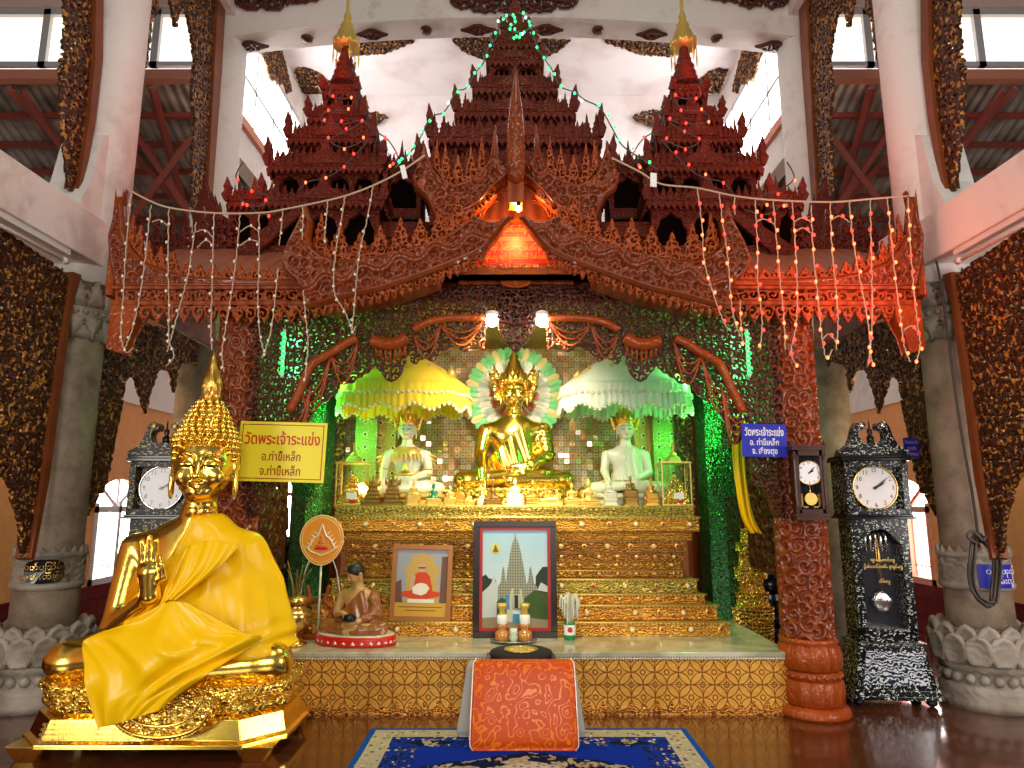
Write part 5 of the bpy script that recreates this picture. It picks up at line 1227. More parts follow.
# robe over the left shoulder: draped shell with radiating folds
def robe_fn(P):
    x, y, z = P
    t = np.clip((1.34-z)/.76, 0, 1)
    cxx = .10+.03*t; rx = .26+.345*t**.7; ry = .15+.235*t**.7; yc = .04-.07*t; ang = np.arctan2(-(y-yc), x-cxx); hh = np.sqrt(np.clip(1-(np.clip(z-.98, 0, 1)/.40)**2, .02, 1)); rx = rx*hh; ry = ry*hh
    sw = .5+.5*np.sin(ang*10+z*3.5+1.6*np.sin(z*4+ang*1.3)); sw2 = .5+.5*np.sin(ang*17-z*6+1.4*np.sin(z*8+ang))
    fold = .030*(sw**2-.3)*t**.7+.012*(sw2-.5)*t+.010*np.sin((x*.75+z*1.05)*26)*(1-t)
    low = np.clip((.80-z)/.2, 0, 1); fold = fold+.022*low*np.sin(x*13+2.5*np.sin(z*14))*np.sin(z*26+x*5)
    bell = (np.sqrt(((x-cxx)/rx)**2+((y-yc)/ry)**2)-1)*np.minimum(rx, ry)
    bell = smax(bell, z-1.30, .06)
    up = union([sd_cap(P, (-.20,.05,1.23), (.05,.05,1.27), .12), sd_cap(P, (.0,.05,1.26), (.33,.05,1.17), .12, .125), sd_ell(P, (.02,.04,1.31), (.235,.155,.155)), sd_cap(P, (.34,.05,1.15), (.46,-.02,.80), .135, .145)], .09)
    d = smin(bell, up, .10)-fold
    keep = -(x-(-.27+.33*np.clip((z-.84)/.58, 0, 1)**.9+.02*np.sin(z*12)))
    dd = smax(d, keep, .015); dd = np.maximum(dd, .575-z+.03*np.sin(x*9)); dd = np.maximum(dd, z-1.425+.25*np.abs(x-.16))
    hem = np.maximum(np.abs(keep+.012)-.016, np.maximum(np.abs(d+.002)-.016, .60-z)); hem = np.maximum(hem, z-1.40)
    return smin(dd, hem, .008)
sdf_obj('robe', robe_fn, axis(-.75, .95, .013), axis(-.62, .62, .013), axis(.5, 1.5, .012), M['satin'], BG)
# cloth falling across the lap and over the pedestal
def sheet_mesh(rows, nu, nv, fold):
    """rows: list of (left xyz, mid xyz, right xyz) from top to bottom"""
    R = [np.array(r, float) for r in rows]; nr = len(R); V = []
    for j in range(nv):
        q = j/(nv-1)*(nr-1); k = min(int(q), nr-2); f = q-k
        p0 = R[max(k-1,0)]; p1 = R[k]; p2 = R[k+1]; p3 = R[min(k+2,nr-1)]
        r = .5*((2*p1)+(p2-p0)*f+(2*p0-5*p1+4*p2-p3)*f*f+(3*p1-p0-3*p2+p3)*f**3)
        for i in range(nu):
            u = i/(nu-1); m_ = len(r); t = u*(m_-1); a = min(int(t), m_-2); g = t-a
            s0 = r[max(a-1,0)]; s1 = r[a]; s2 = r[a+1]; s3 = r[min(a+2,m_-1)]
            p = .5*((2*s1)+(s2-s0)*g+(2*s0-5*s1+4*s2-s3)*g*g+(3*s1-s0-3*s2+s3)*g**3)
            V.append(tuple(p+np.array(fold(u, j/(nv-1)))))
    return V, [(j*nu+i, j*nu+i+1, (j+1)*nu+i+1, (j+1)*nu+i) for j in range(nv-1) for i in range(nu-1)]
def loc(px, py, Y): x, z = W(px, py, Y); return (x-BX, Y-BY, z)
rows = [[loc(164,604,4.36), loc(170,602,4.34), loc(178,602,4.33), loc(188,604,4.33)],
        [loc(132,622,4.35), loc(165,628,4.29), loc(195,630,4.28), loc(240,630,4.33)],
        [loc(98,634,4.38), loc(150,650,4.235), loc(200,648,4.235), loc(262,636,4.33)],
        [loc(84,646,4.34), loc(140,668,4.20), loc(190,664,4.21), loc(243,652,4.30)],
        [loc(86,668,4.26), loc(130,684,4.20), loc(175,678,4.20), loc(212,672,4.23)],
        [loc(91,694,4.24), loc(122,702,4.20), loc(155,696,4.20), loc(185,690,4.22)],
        [loc(98,728,4.225), loc(118,723,4.20), loc(138,717,4.20), loc(160,710,4.21)]]
def fold(u, v):
    a = .052*min(1, v*3)*(1-.5*v); S_ = lambda q: (.5+.5*math.sin(q))**1.6; w = (S_(u*15+v*6+1.8*math.sin(v*5+u*4))+.6*S_(u*25-v*12+2.2*math.sin(v*7+u*2))+.8*S_(v*15+u*9+2.4*math.sin(u*7+v*2)))*.8
    return (.004*math.sin(v*20), -a*abs(w), .004*w)
V, Fc = sheet_mesh(rows, 110, 110, fold); mk('robe_tail', V, Fc, M['satin'], BG, True, solid=.008)
V, Fc = sheet_mesh([[loc(160,606,4.40), loc(168,600,4.33), loc(176,600,4.33)],[loc(172,575,4.40), loc(196,570,4.36), loc(215,570,4.36)],[loc(186,548,4.44), loc(212,540,4.42), loc(240,545,4.42)]], 40, 40, lambda u, v: (0, -.012*math.sin(u*22+v*4), 0))
mk('robe_gather', V, Fc, M['satin'], BG, True, solid=.008)
# pedestal: feet, flared base, double lotus, ornamental drop
def oct_ring(hx, hy, z, cx=0, cy=0, ch=.2, n=10):
    """chamfered rectangle"""
    c = [(-hx+ch,-hy),(hx-ch,-hy),(hx,-hy+ch),(hx,hy-ch),(hx-ch,hy),(-hx+ch,hy),(-hx,hy-ch),(-hx,-hy+ch)]
    out = []
    for a, b in zip(c, c[1:]+c[:1]):
        for k in range(n): out.append((cx+a[0]+(b[0]-a[0])*k/n, cy+a[1]+(b[1]-a[1])*k/n, z))
    return out
mb = MB(); px_ = .0
mb.loft([oct_ring(.81,.43,.075,cx=-.035), oct_ring(.81,.43,.10,cx=-.035), oct_ring(.79,.40,.115,cx=-.035), oct_ring(.76,.375,.225,cx=-.035), oct_ring(.74,.36,.235,cx=-.035), oct_ring(.71,.33,.245,cx=-.035)])
for sx in (-1, 1):
    for sy in (-1, 1): mb.loft([oct_ring(.07,.07,0,cx=.67*sx-.035,cy=.33*sy,ch=.02,n=1), oct_ring(.10,.09,.05,cx=.67*sx-.035,cy=.33*sy,ch=.02,n=1), oct_ring(.12,.10,.09,cx=.67*sx-.035,cy=.33*sy,ch=.02,n=1)])
mb.build('pedestal_base', M['gold'], BG, bevel=.004)
mb = MB(); mb.loft([oct_ring(.69,.33,.24), oct_ring(.75,.38,.262), oct_ring(.73,.36,.31), oct_ring(.69,.32,.325), oct_ring(.73,.36,.34), oct_ring(.77,.385,.37), oct_ring(.75,.37,.405), oct_ring(.66,.3,.415)])
def petals(mb, hx, hy, z, h, w, d, up, ch=.2, lean=0):
    c = [(-hx+ch,-hy),(hx-ch,-hy),(hx,-hy+ch),(hx,hy-ch),(hx-ch,hy),(-hx+ch,hy),(-hx,hy-ch),(-hx,-hy+ch)]
    for a, b in zip(c, c[1:]+c[:1]):
        L_ = math.hypot(b[0]-a[0], b[1]-a[1]); n = max(1, int(round(L_/w))); dr = ((b[0]-a[0])/L_, (b[1]-a[1])/L_, 0)
        for k in range(n):
            t = (k+.5)/n; mb.petal((a[0]+(b[0]-a[0])*t, a[1]+(b[1]-a[1])*t, z), L_/n*1.15, h, d, dr, up)
mb.T = Matrix.Translation((-.03,0,0))
petals(mb, .74, .365, .325, .085, .105, .028, (0,0,1)); petals(mb, .73, .355, .325, .075, .105, .028, (0,0,-1))
petals(mb, .76, .382, .36, .055, .06, .015, (0,0,1)); petals(mb, .75, .38, .305, .04, .05, .012, (0,0,-1)); mb.T = None
mb.build('lotus_seat', M['gold_relief'], BG, True)
dx = W(165,705,4.3)[0]-BX
mb = MB().prism([(dx+.28*math.sin(a), .37-.215*math.cos(a)**.6 if math.cos(a) > 0 else .37) for a in np.linspace(-PI/2+.01, PI/2-.01, 24)], -.46, -.36); mb.build('ornamental_drop', M['gold_relief'], BG, bevel=.02)
mb = MB()
for r_ in (1.0, .72): mb.tube([(dx+.28*r_*math.sin(a), -.465, .37-.215*r_*math.cos(a)**.6) for a in np.linspace(-PI/2+.05, PI/2-.05, 24)], .010, 6)
mb.build('drop_border', M['gold'], BG, True)
# rows of engraved writing on the base
for i, z in enumerate((.205, .180, .155, .130)):
    y = -.43+(.43-.375)*(z-.1)/.125-.004
    o = lettering('engraved_writing', 'ထူပၼ်ႇၵုသူဝ်ႇလူ တၢင်းလီ ပဵၼ်ၸဝ်ႈ ၼွင်ႉဝႂ် လွၵ်းၸွင်ႇ ပိူၼ်ႈ', .026, (-.30, y, z), M['bronze'], BG, rot=(PI/2-.45,0,0), ext=.0005)

# ---------------------------------------------------------------- figures on the altar
def crown(mb, c=(0,0,0), r=.19, z=1.86, h=.30, n=11):
    mb.lathe([(r, z-.03), (r+.015, z), (r, z+.03)], 28, c)
    for k in range(n):
        a = 2*PI*k/n; mb.flame((c[0]+r*math.cos(a), c[1]+r*math.sin(a), c[2]+z), .13, h*(1+.3*(math.sin(a) < -.7)), .02, (-math.sin(a), math.cos(a), 0))
    mb.lathe([(r*.8, z+.02), (r*.6, z+h*.5), (r*.55, z+h*.55), (r*.35, z+h), (r*.38, z+h*1.05), (r*.18, z+h*1.5), (.01, z+h*2.0)], 18, c)
def gx(lo, hi, n): return np.linspace(lo, hi, n)
def full_figure(name, X, Y, z, s, pose, mat, label, parent_cat='statue', head=(0,0,0), res=.0145, rz=0, group=None, fn=None):
    t = empty(name, (X, Y, z), label=label, cat=parent_cat, rz=rz, group=group)
    sdf_obj('body', fn or (lambda P: seated(P, pose, head)), axis(-.88,.88,res*1.3,[(-.24,.24,res)]), axis(-.56,.32,res*1.15), axis(.36,2.03,res*1.3,[(1.5,1.9,res*.8)]), mat, t, Tm(0,0,-.40*s,s))
    return t
# middle gold Buddha
cX, cY, cs = W(514,450,6.55)[0], 6.60, .70
cz = W(514, 488, 6.4)[1]
MBU = full_figure('gold_buddha', cX, cY, cz, cs, 'touch', M['gold'], 'middle gold Buddha with tall crown seated on a raised pedestal before the fan halo', res=.015)
mb = MB(); mb.T = Tm(0,0,-.40*cs,cs); crown(mb, r=.18, h=.13, n=13); curls(mb, (0,0,0), 0, r=.024, step=.06)
mb.lathe([(.15,1.95),(.155,1.99),(.12,2.02),(.125,2.06),(.09,2.10),(.095,2.14),(.06,2.19),(.065,2.23),(.035,2.29),(.03,2.35),(.005,2.5)], 20)
mb.T = None; mb.build('crown', M['gold_old'], MBU, True)
mb = MB(); mb.T = Tm(0,0,-.40*cs,cs)
for s in (-1, 1):                                                      # ear ornaments like small wings
    for k in range(5): mb.flame((.20*s+.02*s*k, .0, 1.60+.075*k), .12, .17, .015, (1,0,0), (.55*s,0,1))
    mb.flame((.24*s,0,1.9), .13, .25, .015, (1,0,0), (.2*s,0,1))
mb.build('ear_ornament', M['gold_relief'], MBU, True)
def central_robe(P):
    x, y, z = P
    t = np.clip((1.28-z)/.7, 0, 1); rx = .30+.10*t; ry = .185+.06*t; zz = np.clip((z-1.16)/.24, 0, 1); rx = np.where(z > 1.16, rx*np.sqrt(np.clip(1-zz**2, .04, 1)), rx)
    d = (np.sqrt((x/rx)**2+((y-.03)/ry)**2)-1)*.2-.012*np.sin(x*30+z*9)-.004
    keep = -(x-(-.36+.55*np.clip((z-.80)/.55, 0, 1))); a = sd_cap(P, (.40,.05,1.19), (.46,-.02,.84), .12, .105); a = smin(a, sd_cap(P, (.46,-.02,.84), (.22,-.27,.71), .10, .075), .03)-.006*np.sin(z*60)
    return np.maximum(smin(np.maximum(d, keep), a, .03), .62-z)
sdf_obj('robe', central_robe, axis(-.5,.65,.016), axis(-.45,.35,.016), axis(.6,1.42,.016), M['gold'], MBU, Tm(0,0,-.40*cs,cs))
mb = MB(); mb.T = Tm(0,0,-.40*cs,cs)
crz = cz-TOP
PB = MB(); PB.loft([oct_ring(.62,.34,-crz), oct_ring(.62,.34,-crz+.03), oct_ring(.55,.30,-crz+.04), oct_ring(.52,.28,-crz*.55), oct_ring(.56,.32,-crz*.4), oct_ring(.50,.27,-.035), oct_ring(.57,.32,-.02), oct_ring(.57,.32,0)])
petals(PB, .56, .31, -crz*.5, crz*.42, .085, .02, (0,0,1)); petals(PB, .60, .33, -crz*.55, crz*.3, .085, .02, (0,0,-1))
for s in (-1, 1): PB.flame((.56*s,-.05,-.09), .24, .30, .03, (1,0,.0), (.8*s,0,.55)); PB.flame((.50*s,-.1,-.05), .2, .26, .03, (1,0,.0), (.9*s,0,.1))
PB.build('pedestal', M['gold_relief'], MBU, True)
# offering figure on a small throne in front
# white figures
ws = .45
def wf(px, Y, label, crowned):
    x, z = W(px, 489, Y); t = full_figure('white_buddha', x, Y, TOP+.11, ws, 'touch', M['marblewhite'], label, res=.017)
    mb = MB(); mb.loft([oct_ring(.36,.21,-.11,ch=.08), oct_ring(.34,.20,-.06,ch=.08), oct_ring(.37,.22,-.03,ch=.08), oct_ring(.35,.2,0,ch=.08)]); mb.build('pedestal', M['gilt'] if crowned else M['marblewhite'], t)
    mb = MB(); mb.T = Tm(0,0,-.40*ws,ws)
    mb.ell((0,.03,1.84), (.185,.20,.165), 20, 12)
    mb.build('hair', M['gold_old'], t, True)
    mb = MB(); mb.T = Tm(0,0,-.40*ws,ws)
    crown(mb, r=.185, z=1.88, h=.20 if crowned else .22)
    for s in (-1, 1): 
        for k in range(4): mb.flame((.19*s+.02*s*k, .0, 1.70+.07*k), .11, .15, .012, (1,0,0), (.6*s,0,1))
    mb.build('crown', M['gold_old'], t, True)
    mb = MB(); mb.T = Tm(0,0,-.40*ws,ws)
    for s in (-1, 1):
        mb.tube([(s*(.032+.075*u), -.190+.040*u*u, 1.722-.006*math.sin(PI*u)) for u in np.linspace(0, 1, 6)], [.003,.008,.010,.010,.008,.003], 6)
        mb.tube([(s*(.026+.10*u), -.197+.055*u*u, 1.775+.024*math.sin(PI*u)) for u in np.linspace(0, 1, 6)], [.003,.006,.006,.006,.005,.002], 6)
    mb.build('painted_eyes', M['black'], t, True)
    mb = MB(); mb.T = Tm(0,0,-.40*ws,ws); mb.tube([(-.045,-.168,1.612),(-.015,-.190,1.606),(.015,-.190,1.606),(.045,-.168,1.612)], [.004,.010,.010,.004], 6); mb.build('painted_lips', M['red'], t, True)
    if crowned:
        mb = MB(); mb.T = Tm(0,0,-.40*ws,ws)
        for s in (-1, 1):
            for k in range(3): mb.flame((.40*s, -.02+.03*k, 1.20-.02*k), .22-.03*k, .26, .03, (1,.3*s,0), (1.0*s,0,-.25-.35*k))
            for z in (.90, .80): mb.lathe([(.10,-.02),(.115,0),(.10,.02)], 14, (.455*s,-.03,z))
        mb.lathe([(.20,1.36),(.30,1.29),(.345,1.20),(.345,1.17),(.28,1.17)], 28, (0,.03,0), sy=.62)
        for k in range(9):
            a = -PI/2+(k-4)*.30; mb.flame((.33*math.cos(a), .03+.215*math.sin(a), 1.22), .10, .19, .02, (-math.sin(a), math.cos(a), 0), (0,-.1,-1))
        mb.lathe([(.27,.76),(.285,.79),(.27,.84)], 26, (0,.06,0), sy=.7); mb.flame((0,-.15,.82), .20, .28, .03)
        mb.build('gilded_ornaments', M['gilt'], t, True)
    else:
        def rb(P):
            x_, y_, z_ = P; t_ = np.clip((1.28-z_)/.7, 0, 1); rx = .30+.08*t_; ry = .185+.06*t_; zz = np.clip((z_-1.16)/.24, 0, 1); rx = np.where(z_ > 1.16, rx*np.sqrt(np.clip(1-zz**2, .04, 1)), rx)
            d = (np.sqrt((x_/rx)**2+((y_-.03)/ry)**2)-1)*.2-.010*np.sin(x_*44+z_*6)-.002; keep = -(x_-(-.30+.45*np.clip((z_-.80)/.55, 0, 1)))
            return np.maximum(np.maximum(d, keep), .66-z_)
        sdf_obj('robe', rb, axis(-.45,.5,.017), axis(-.35,.35,.017), axis(.6,1.42,.017), M['marblewhite'], t, Tm(0,0,-.40*ws,ws))
wf(406, 6.42, 'white alabaster figure with gilded crown, collar and armlets under the yellow canopy', True)
wf(627, 6.42, 'white alabaster Buddha in plain pleated robe under the white canopy', False)

# ---------------------------------------------------------------- small images along the altar edge
proto = {}
def small_body(kind):
    if kind not in proto:
        V, Fc = nets(lambda P: seated(P, 'touch', (0,0,0), 0), axis(-.88,.88,.036), axis(-.56,.32,.036), axis(.36,2.03,.036)); proto[kind] = (V, Fc)
    return proto[kind]
def small_image(px, ytop, ybot, label, mat, base=.22, basew=1.0, Y=6.10, kind='buddha', bmat=None, name='buddha_figurine', cr=False, wide=1.):
    x, zb = W(px, ybot, Y); h = W(px, ytop, Y)[1]-W(px, ybot, Y)[1]; bh = h*base; s = (h-bh)/(2.32-.40 if cr else 2.12-.40); zb = TOP+.0005
    t = empty(name, (x, Y, zb), label=label, cat='figurine', group='small images along the altar edge')
    V, Fc = small_body('b'); V = (np.array(V)-np.array([0,.0,.40]))*s*np.array([wide,1,1])+np.array([0,0,bh])
    mk('body', V, Fc.tolist(), mat, t, True)
    mb = MB(); mb.T = Matrix.Translation((0,0,bh-.40*s)) @ Matrix.Diagonal((s,s,s,1))
    mb.ell((0,.03,1.88), (.18,.19,.16), 12, 8)
    if cr: crown(mb, r=.17, z=1.88, h=.2, n=7)
    else: mb.lathe([(.11,1.98),(.10,2.05),(.05,2.12),(.01,2.2)], 10)
    mb.build('topknot', mat, t, True)
    w = .80*s*basew; d = .50*s*basew; mb = MB()
    k_ = max(1, int(base/.13)); 
    prof = [(1.12,0),(1.12,.12),(.98,.16),(.92,.34),(1.05,.42),(1.05,.5),(.88,.56),(.84,.72),(.98,.82),(.98,1.0)]
    mb.loft([oct_ring(w*a, d*a, bh*b, ch=w*.22, n=3) for a, b in prof]); petals(mb, w*.9, d*.9, bh*.56, bh*.4, w*.22, .004, (0,0,1), ch=w*.22); petals(mb, w*.95, d*.95, bh*.42, bh*.28, w*.22, .004, (0,0,-1), ch=w*.22)
    mb.build('pedestal', bmat or mat, t); return t
def small_throne(px, ytop, ybot, label, mat, Y=6.10):
    x, zb = W(px, ybot, Y); h = W(px, ytop, Y)[1]-zb; zb = TOP+.0005; t = empty('tiered_throne_image', (x, Y, zb), label=label, cat='figurine', group='small images along the altar edge')
    mb = MB(); w = h*.36
    for i, (a, z) in enumerate(((1, 0), (.82, .12), (.66, .24), (.55, .36), (.45, .48))): mb.loft([oct_ring(w*a, w*a*.7, h*z, ch=w*.2, n=3), oct_ring(w*a*.92, w*a*.64, h*(z+.07), ch=w*.2, n=3), oct_ring(w*a*1.0, w*a*.7, h*(z+.12), ch=w*.2, n=3)])
    mb.build('tiered_base', mat, t, bevel=.002)
    s = h*.34/1.7; V, Fc = small_body('b'); V = (np.array(V)-np.array([0,0,.40]))*s+np.array([0,0,h*.6]); mk('body', V, Fc.tolist(), mat, t, True)
    mb = MB()
    for a in (-2,-1,0,1,2): mb.flame((a*.085*h, .02, h*.60), .12*h, h*(.40-.07*abs(a)), .006, (1,0,0), (.16*a,0,1))
    mb.build('flame_back', mat, t); return t
small_throne(372, 479, 511, 'dull bronze tiered throne image, first from the left glass case', M['bronze'])
small_throne(392, 477, 511, 'dull bronze tiered throne image just left of the pale gold figurine', M['bronze'])
small_image(413, 484, 511, 'pale gold figurine between the bronze throne image and the emerald figurine', M['gilt'], .42, 1.1, cr=True)
small_image(433, 487, 511, 'emerald green figurine on a red and gold base', M['emerald'], .32, 1.15, bmat=M['gilt'], cr=True)
small_image(450, 491, 511, 'small gold figurine with pointed halo right of the emerald one', M['gilt'], .34, 1.0)
small_image(460, 486, 511, 'slender gold figurine second right of the emerald one', M['gold_old'], .46, .8, wide=.7)
small_image(469, 497, 511, 'tiny gold figurine left of the white reclining image', M['gilt'], .3, 1.1)
small_image(482, 497, 511, 'tiny white figurine on a pale base below the middle Buddha', M['marblewhite'], .4, 1.1)
small_image(493, 484, 511, 'slender bronze standing image left of the pale centre image', M['bronze'], .25, 1., wide=.6)
small_image(515, 479, 508, 'white porcelain image on a pale lotus in the centre of the altar edge', M['marblewhite'], .34, 1.15, Y=6.14, cr=True)
small_image(533, 485, 511, 'gold image directly right of the white centre image', M['gold_old'], .3, 1.)
small_image(557, 494, 511, 'small gold figurine at the head of the gold reclining image', M['gilt'], .2, 1.0, Y=6.16)
small_image(572, 488, 511, 'gold figurine right of the reclining image', M['gilt'], .26, 1.1)
small_image(589, 484, 511, 'gold figurine with flat wide base left of the white stone one', M['gilt'], .14, 1.1)
small_image(611, 485, 511, 'white stone figurine on a tall lotus base at the right', M['marblewhite'], .5, 1.15)
small_image(631, 481, 511, 'dark bronze figurine on a stepped base behind the right edge', M['bronze'], .5, 1.1)
small_image(652, 482, 511, 'seated golden figurine next to the right glass case', M['gold_old'], .42, 1.05, cr=True)
# reclining image
x, z = W(551, 511, 6.0); t = empty('reclining_figurine', (x, 6.02, TOP+.0005), label='small gold reclining image right of centre on the altar edge', cat='figurine', group='small images along the altar edge')
def recl(P): return union([sd_cap(P, (-.085,0,.045), (-.02,0,.05), .018, .026), sd_cap(P, (-.02,0,.05), (.04,0,.055), .026, .028), sd_cap(P, (.04,0,.06), (.06,-.01,.085), .014, .014), sd_ell(P, (.066,-.01,.095), (.016,.016,.02)), sd_cap(P, (.05,-.02,.03), (.068,-.015,.075), .009, .008)], .012)
sdf_obj('body', recl, axis(-.12,.1,.005), axis(-.05,.05,.005), axis(0,.13,.005), M['gilt'], t); MB().box(-.11, .10, -.045, .045, 0, .028).build('couch', M['gilt'], t, bevel=.004)
# glass cases with small gold shrines
for px, nm in ((352, 'left'), (675, 'right')):
    Y = 6.16; x, z = W(px, 508, Y); t = empty('glass_case', (x, Y, TOP+.0005), label='glass case holding a gold shrine at the %s end of the altar top' % nm, cat='case', group='glass cases at both ends of the altar')
    MB().box(-.135, .135, -.11, .11, 0, .015).build('case_base', M['gilt'], t)
    MB().box(-.125, .125, -.10, .10, .016, .37).build('glass_box', M['glass'], t)
    mb = MB()
    for sx in (-1, 1):
        for sy in (-1, 1): mb.box(.125*sx-.005, .125*sx+.005, .10*sy-.005, .10*sy+.005, .01, .37)
    mb.box(-.135, .135, -.11, .11, .37, .385); mb.loft([oct_ring(.07*a, .05*a, .385+b, ch=.015, n=2) for a, b in ((1,0),(.8,.03),(.85,.035),(.4,.06),(.42,.066),(.15,.10),(.02,.17))]); mb.build('case_frame', M['gilt'], t)
    mb = MB()
    for i in range(6): mb.box(-.10+.014*i, .10-.014*i, -.06+.008*i, .06-.008*i, .016+.045*i, .05+.045*i, .01, .008)
    for i in range(7): mb.flame((-.09+.03*i, -.062, .03), .05, .12+.05*(3-abs(i-3)), .006)
    mb.build('gold_shrine', M['gold_relief'], t); MB().box(-.03, .06, -.104, -.1015, .06, .115).build('paper_label', M['white'], t); MB().box(-.005, .05, -.1035, -.101, .03, .052).build('red_label', M['red'], t)
# ================================================================= clocks
def numerals(parent, cx, y, cz, R, size, mat, rz=0):
    for h in range(1, 13):
        a = 2*PI*h/12; lettering('numeral', str(h), size, (cx+R*math.sin(a), y, cz+R*math.cos(a)), mat, parent)
def disc(mb, cx, y0, y1, cz, r, n=40):
    mb.prism([(cx+r*math.cos(2*PI*k/n), cz+r*math.sin(2*PI*k/n)) for k in range(n)], y0, y1)
def ringm(mb, cx, y, cz, r, t, n=40, m=8):
    mb.loft([[(cx+(r+t*math.cos(2*PI*j/m))*math.cos(2*PI*k/n), y+t*math.sin(2*PI*j/m), cz+(r+t*math.cos(2*PI*j/m))*math.sin(2*PI*k/n)) for j in range(m)] for k in range(n+1)], cap=False)
def hand(mb, cx, y, cz, L, w, deg):
    a = math.radians(deg); s, c = math.sin(a), math.cos(a)
    mb.prism([(cx+q*s+p*c, cz+q*c-p*s) for q, p in ((-L*.15, -w), (L*.6, -w*1.2), (L, 0), (L*.6, w*1.2), (-L*.15, w))], y-.002, y+.002)
def grandfather(name_label, X, Y, inlay, dialm, rz):
    t = empty('grandfather_clock', (X, Y, 0), rz=rz, label=name_label, cat='clock')
    mb = MB()
    for sx in (-1, 1):
        for sy in (-1, 1): mb.ell((.30*sx, .14*sy, .03), (.045,.045,.03), 12, 6)
    mb.build('foot', M['black'], t, True)
    mb = MB().box(-.37,.37,-.22,.20,.055,.085).box(-.355,.355,-.21,.19,.085,.125).box(-.335,.335,-.20,.18,.125,.43,tx=.065,ty=.035).box(-.29,.29,-.175,.16,.43,.455); mb.build('plinth_box', inlay, t, bevel=.006)
    MB().prism([(-.27,.16),(.27,.16),(.225,.40),(-.225,.40)], -.2,-.19).build('plinth_panel', M['pearlpanel'], t).rotation_euler = (0,0,0)
    mb = MB().box(-.245,.245,-.02,.14,.455,1.37).box(-.245,-.175,-.14,.0,.455,1.37).box(.175,.245,-.14,.0,.455,1.37).box(-.245,.245,-.14,.0,.455,.55)
    mb.prism([(-.18,1.37),(.18,1.37),(.18,1.18),(.15,1.20),(.12,1.24),(.08,1.28),(0,1.30),(-.08,1.28),(-.12,1.24),(-.15,1.20),(-.18,1.18)], -.14, -.10)
    mb.build('waist_case', inlay, t, bevel=.004)
    MB().box(-.18,.18,-.03,-.021,.55,1.32).build('case_back', M['glossblack'], t)
    mb = MB().box(-.30,.30,-.19,.16,1.37,1.39).box(-.285,.285,-.18,.155,1.39,1.405); mb.build('waist_moulding', M['black'], t, bevel=.004)
    mb = MB().box(-.272,.272,-.0,.15,1.405,1.82).box(-.272,-.215,-.175,.0,1.405,1.82).box(.215,.272,-.175,.0,1.405,1.82).box(-.272,.272,-.175,.0,1.405,1.45).box(-.272,.272,-.175,.0,1.775,1.82)
    mb.build('hood', inlay, t, bevel=.004)
    mb = MB().box(-.30,.30,-.195,.16,1.82,1.845).box(-.29,.29,-.185,.155,1.845,1.865); mb.build('cornice', M['black'], t, bevel=.004)
    mb = MB()
    for s in (-1, 1):
        P = smoothpts([(.300,1.862),(.298,1.900),(.255,1.918),(.205,1.955),(.170,2.02),(.150,2.085),(.118,2.124),(.078,2.128),(.055,2.10),(.064,2.074),(.092,2.070),(.112,2.052),(.116,2.015),(.100,1.975),(.06,1.958),(.0,1.962),(0,1.862)], 4)
        P = [(x*s, z) for x, z in P]; mb.prism(P if s > 0 else P[::-1], -.17, -.05)
    mb.build('swan_neck_pediment', inlay, t, bevel=.003)
    mb = MB()
    for s in (-1, 1): mb.ell((.092*s,-.18,2.099), (.022,.012,.022), 12, 8)
    mb.build('pediment_rosette', M['gilt'] if dialm == 'a' else M['chrome'], t, True)
    MB().lathe([(.03,1.955),(.032,2.01),(.015,2.03),(.022,2.05),(.022,2.07),(.008,2.085),(.006,2.13),(.001,2.16)], 14, (0,-.11,0)).build('finial', M['black'], t, True)
    MB().prism([(.20*math.cos(a), 1.868+.09*math.sin(a)) for a in np.linspace(0, PI, 16)], -.18, -.168).build('arched_panel', inlay, t, bevel=.003)
    mb = MB(); disc(mb, 0, -.12, -.10, 1.612, .19); mb.build('dial', M['dial'], t)
    MB().box(-.215,.215,-.10,-.0,1.45,1.775).build('dial_surround', inlay, t)
    mb = MB(); ringm(mb, 0, -.125, 1.612, .192, .010); mb.build('dial_ring', M['chrome'] if dialm == 'a' else M['brass'], t, True)
    numerals(t, 0, -.1215, 1.612, .155, .048, M['black'])
    mb = MB(); hand(mb, 0, -.130, 1.612, .105, .007, 62); hand(mb, 0, -.134, 1.612, .15, .005, 60 if dialm == 'a' else 52); disc(mb, 0, -.138, -.128, 1.612, .012, 16); mb.build('hands', M['black'], t)
    p = MB().tube([(0,-.07,1.30),(0,-.07,.78)], .007, 8).tube([(-.02,-.07,1.30),(-.02,-.07,.95)], .004, 6).build('pendulum_rod', M['brass'], t, True)
    mb = MB(); mb.T = Matrix.Translation((0,-.075,.74)) @ Matrix.Rotation(PI/2, 4, 'X'); mb.lathe([(.001,-.014),(.055,-.012),(.078,-.003),(.078,.003),(.055,.012),(.001,.014)], 32); mb.T = None; mb.build('pendulum_bob', M['chrome'], p, True)
    for k in range(5):
        MB().tube([(-.10+.045*k,-.055,1.30),(-.10+.045*k,-.055,1.10+.02*(k % 3))], .012, 10).build('chime_tube', M['chrome'], t, True)
    for i, (tx, z, w) in enumerate((('ထူပၼ်ႇတၢင်းလူ', 1.06, .05), ('ပိူၼ်ႈသၢင်ႊဝတ်ႉ ၵုသူဝ်ႇလူ', 1.01, .07), ('သိမ်းလူ', .90, .05))): lettering('case_writing', tx, .030, (0,-.1425,z), M['gilt'], t, ext=.0003)
    MB().box(-.175,.175,-.138,-.134,.55,1.18).build('door_glass', M['glass'], t)
    t.scale = (.88, .88, 1)
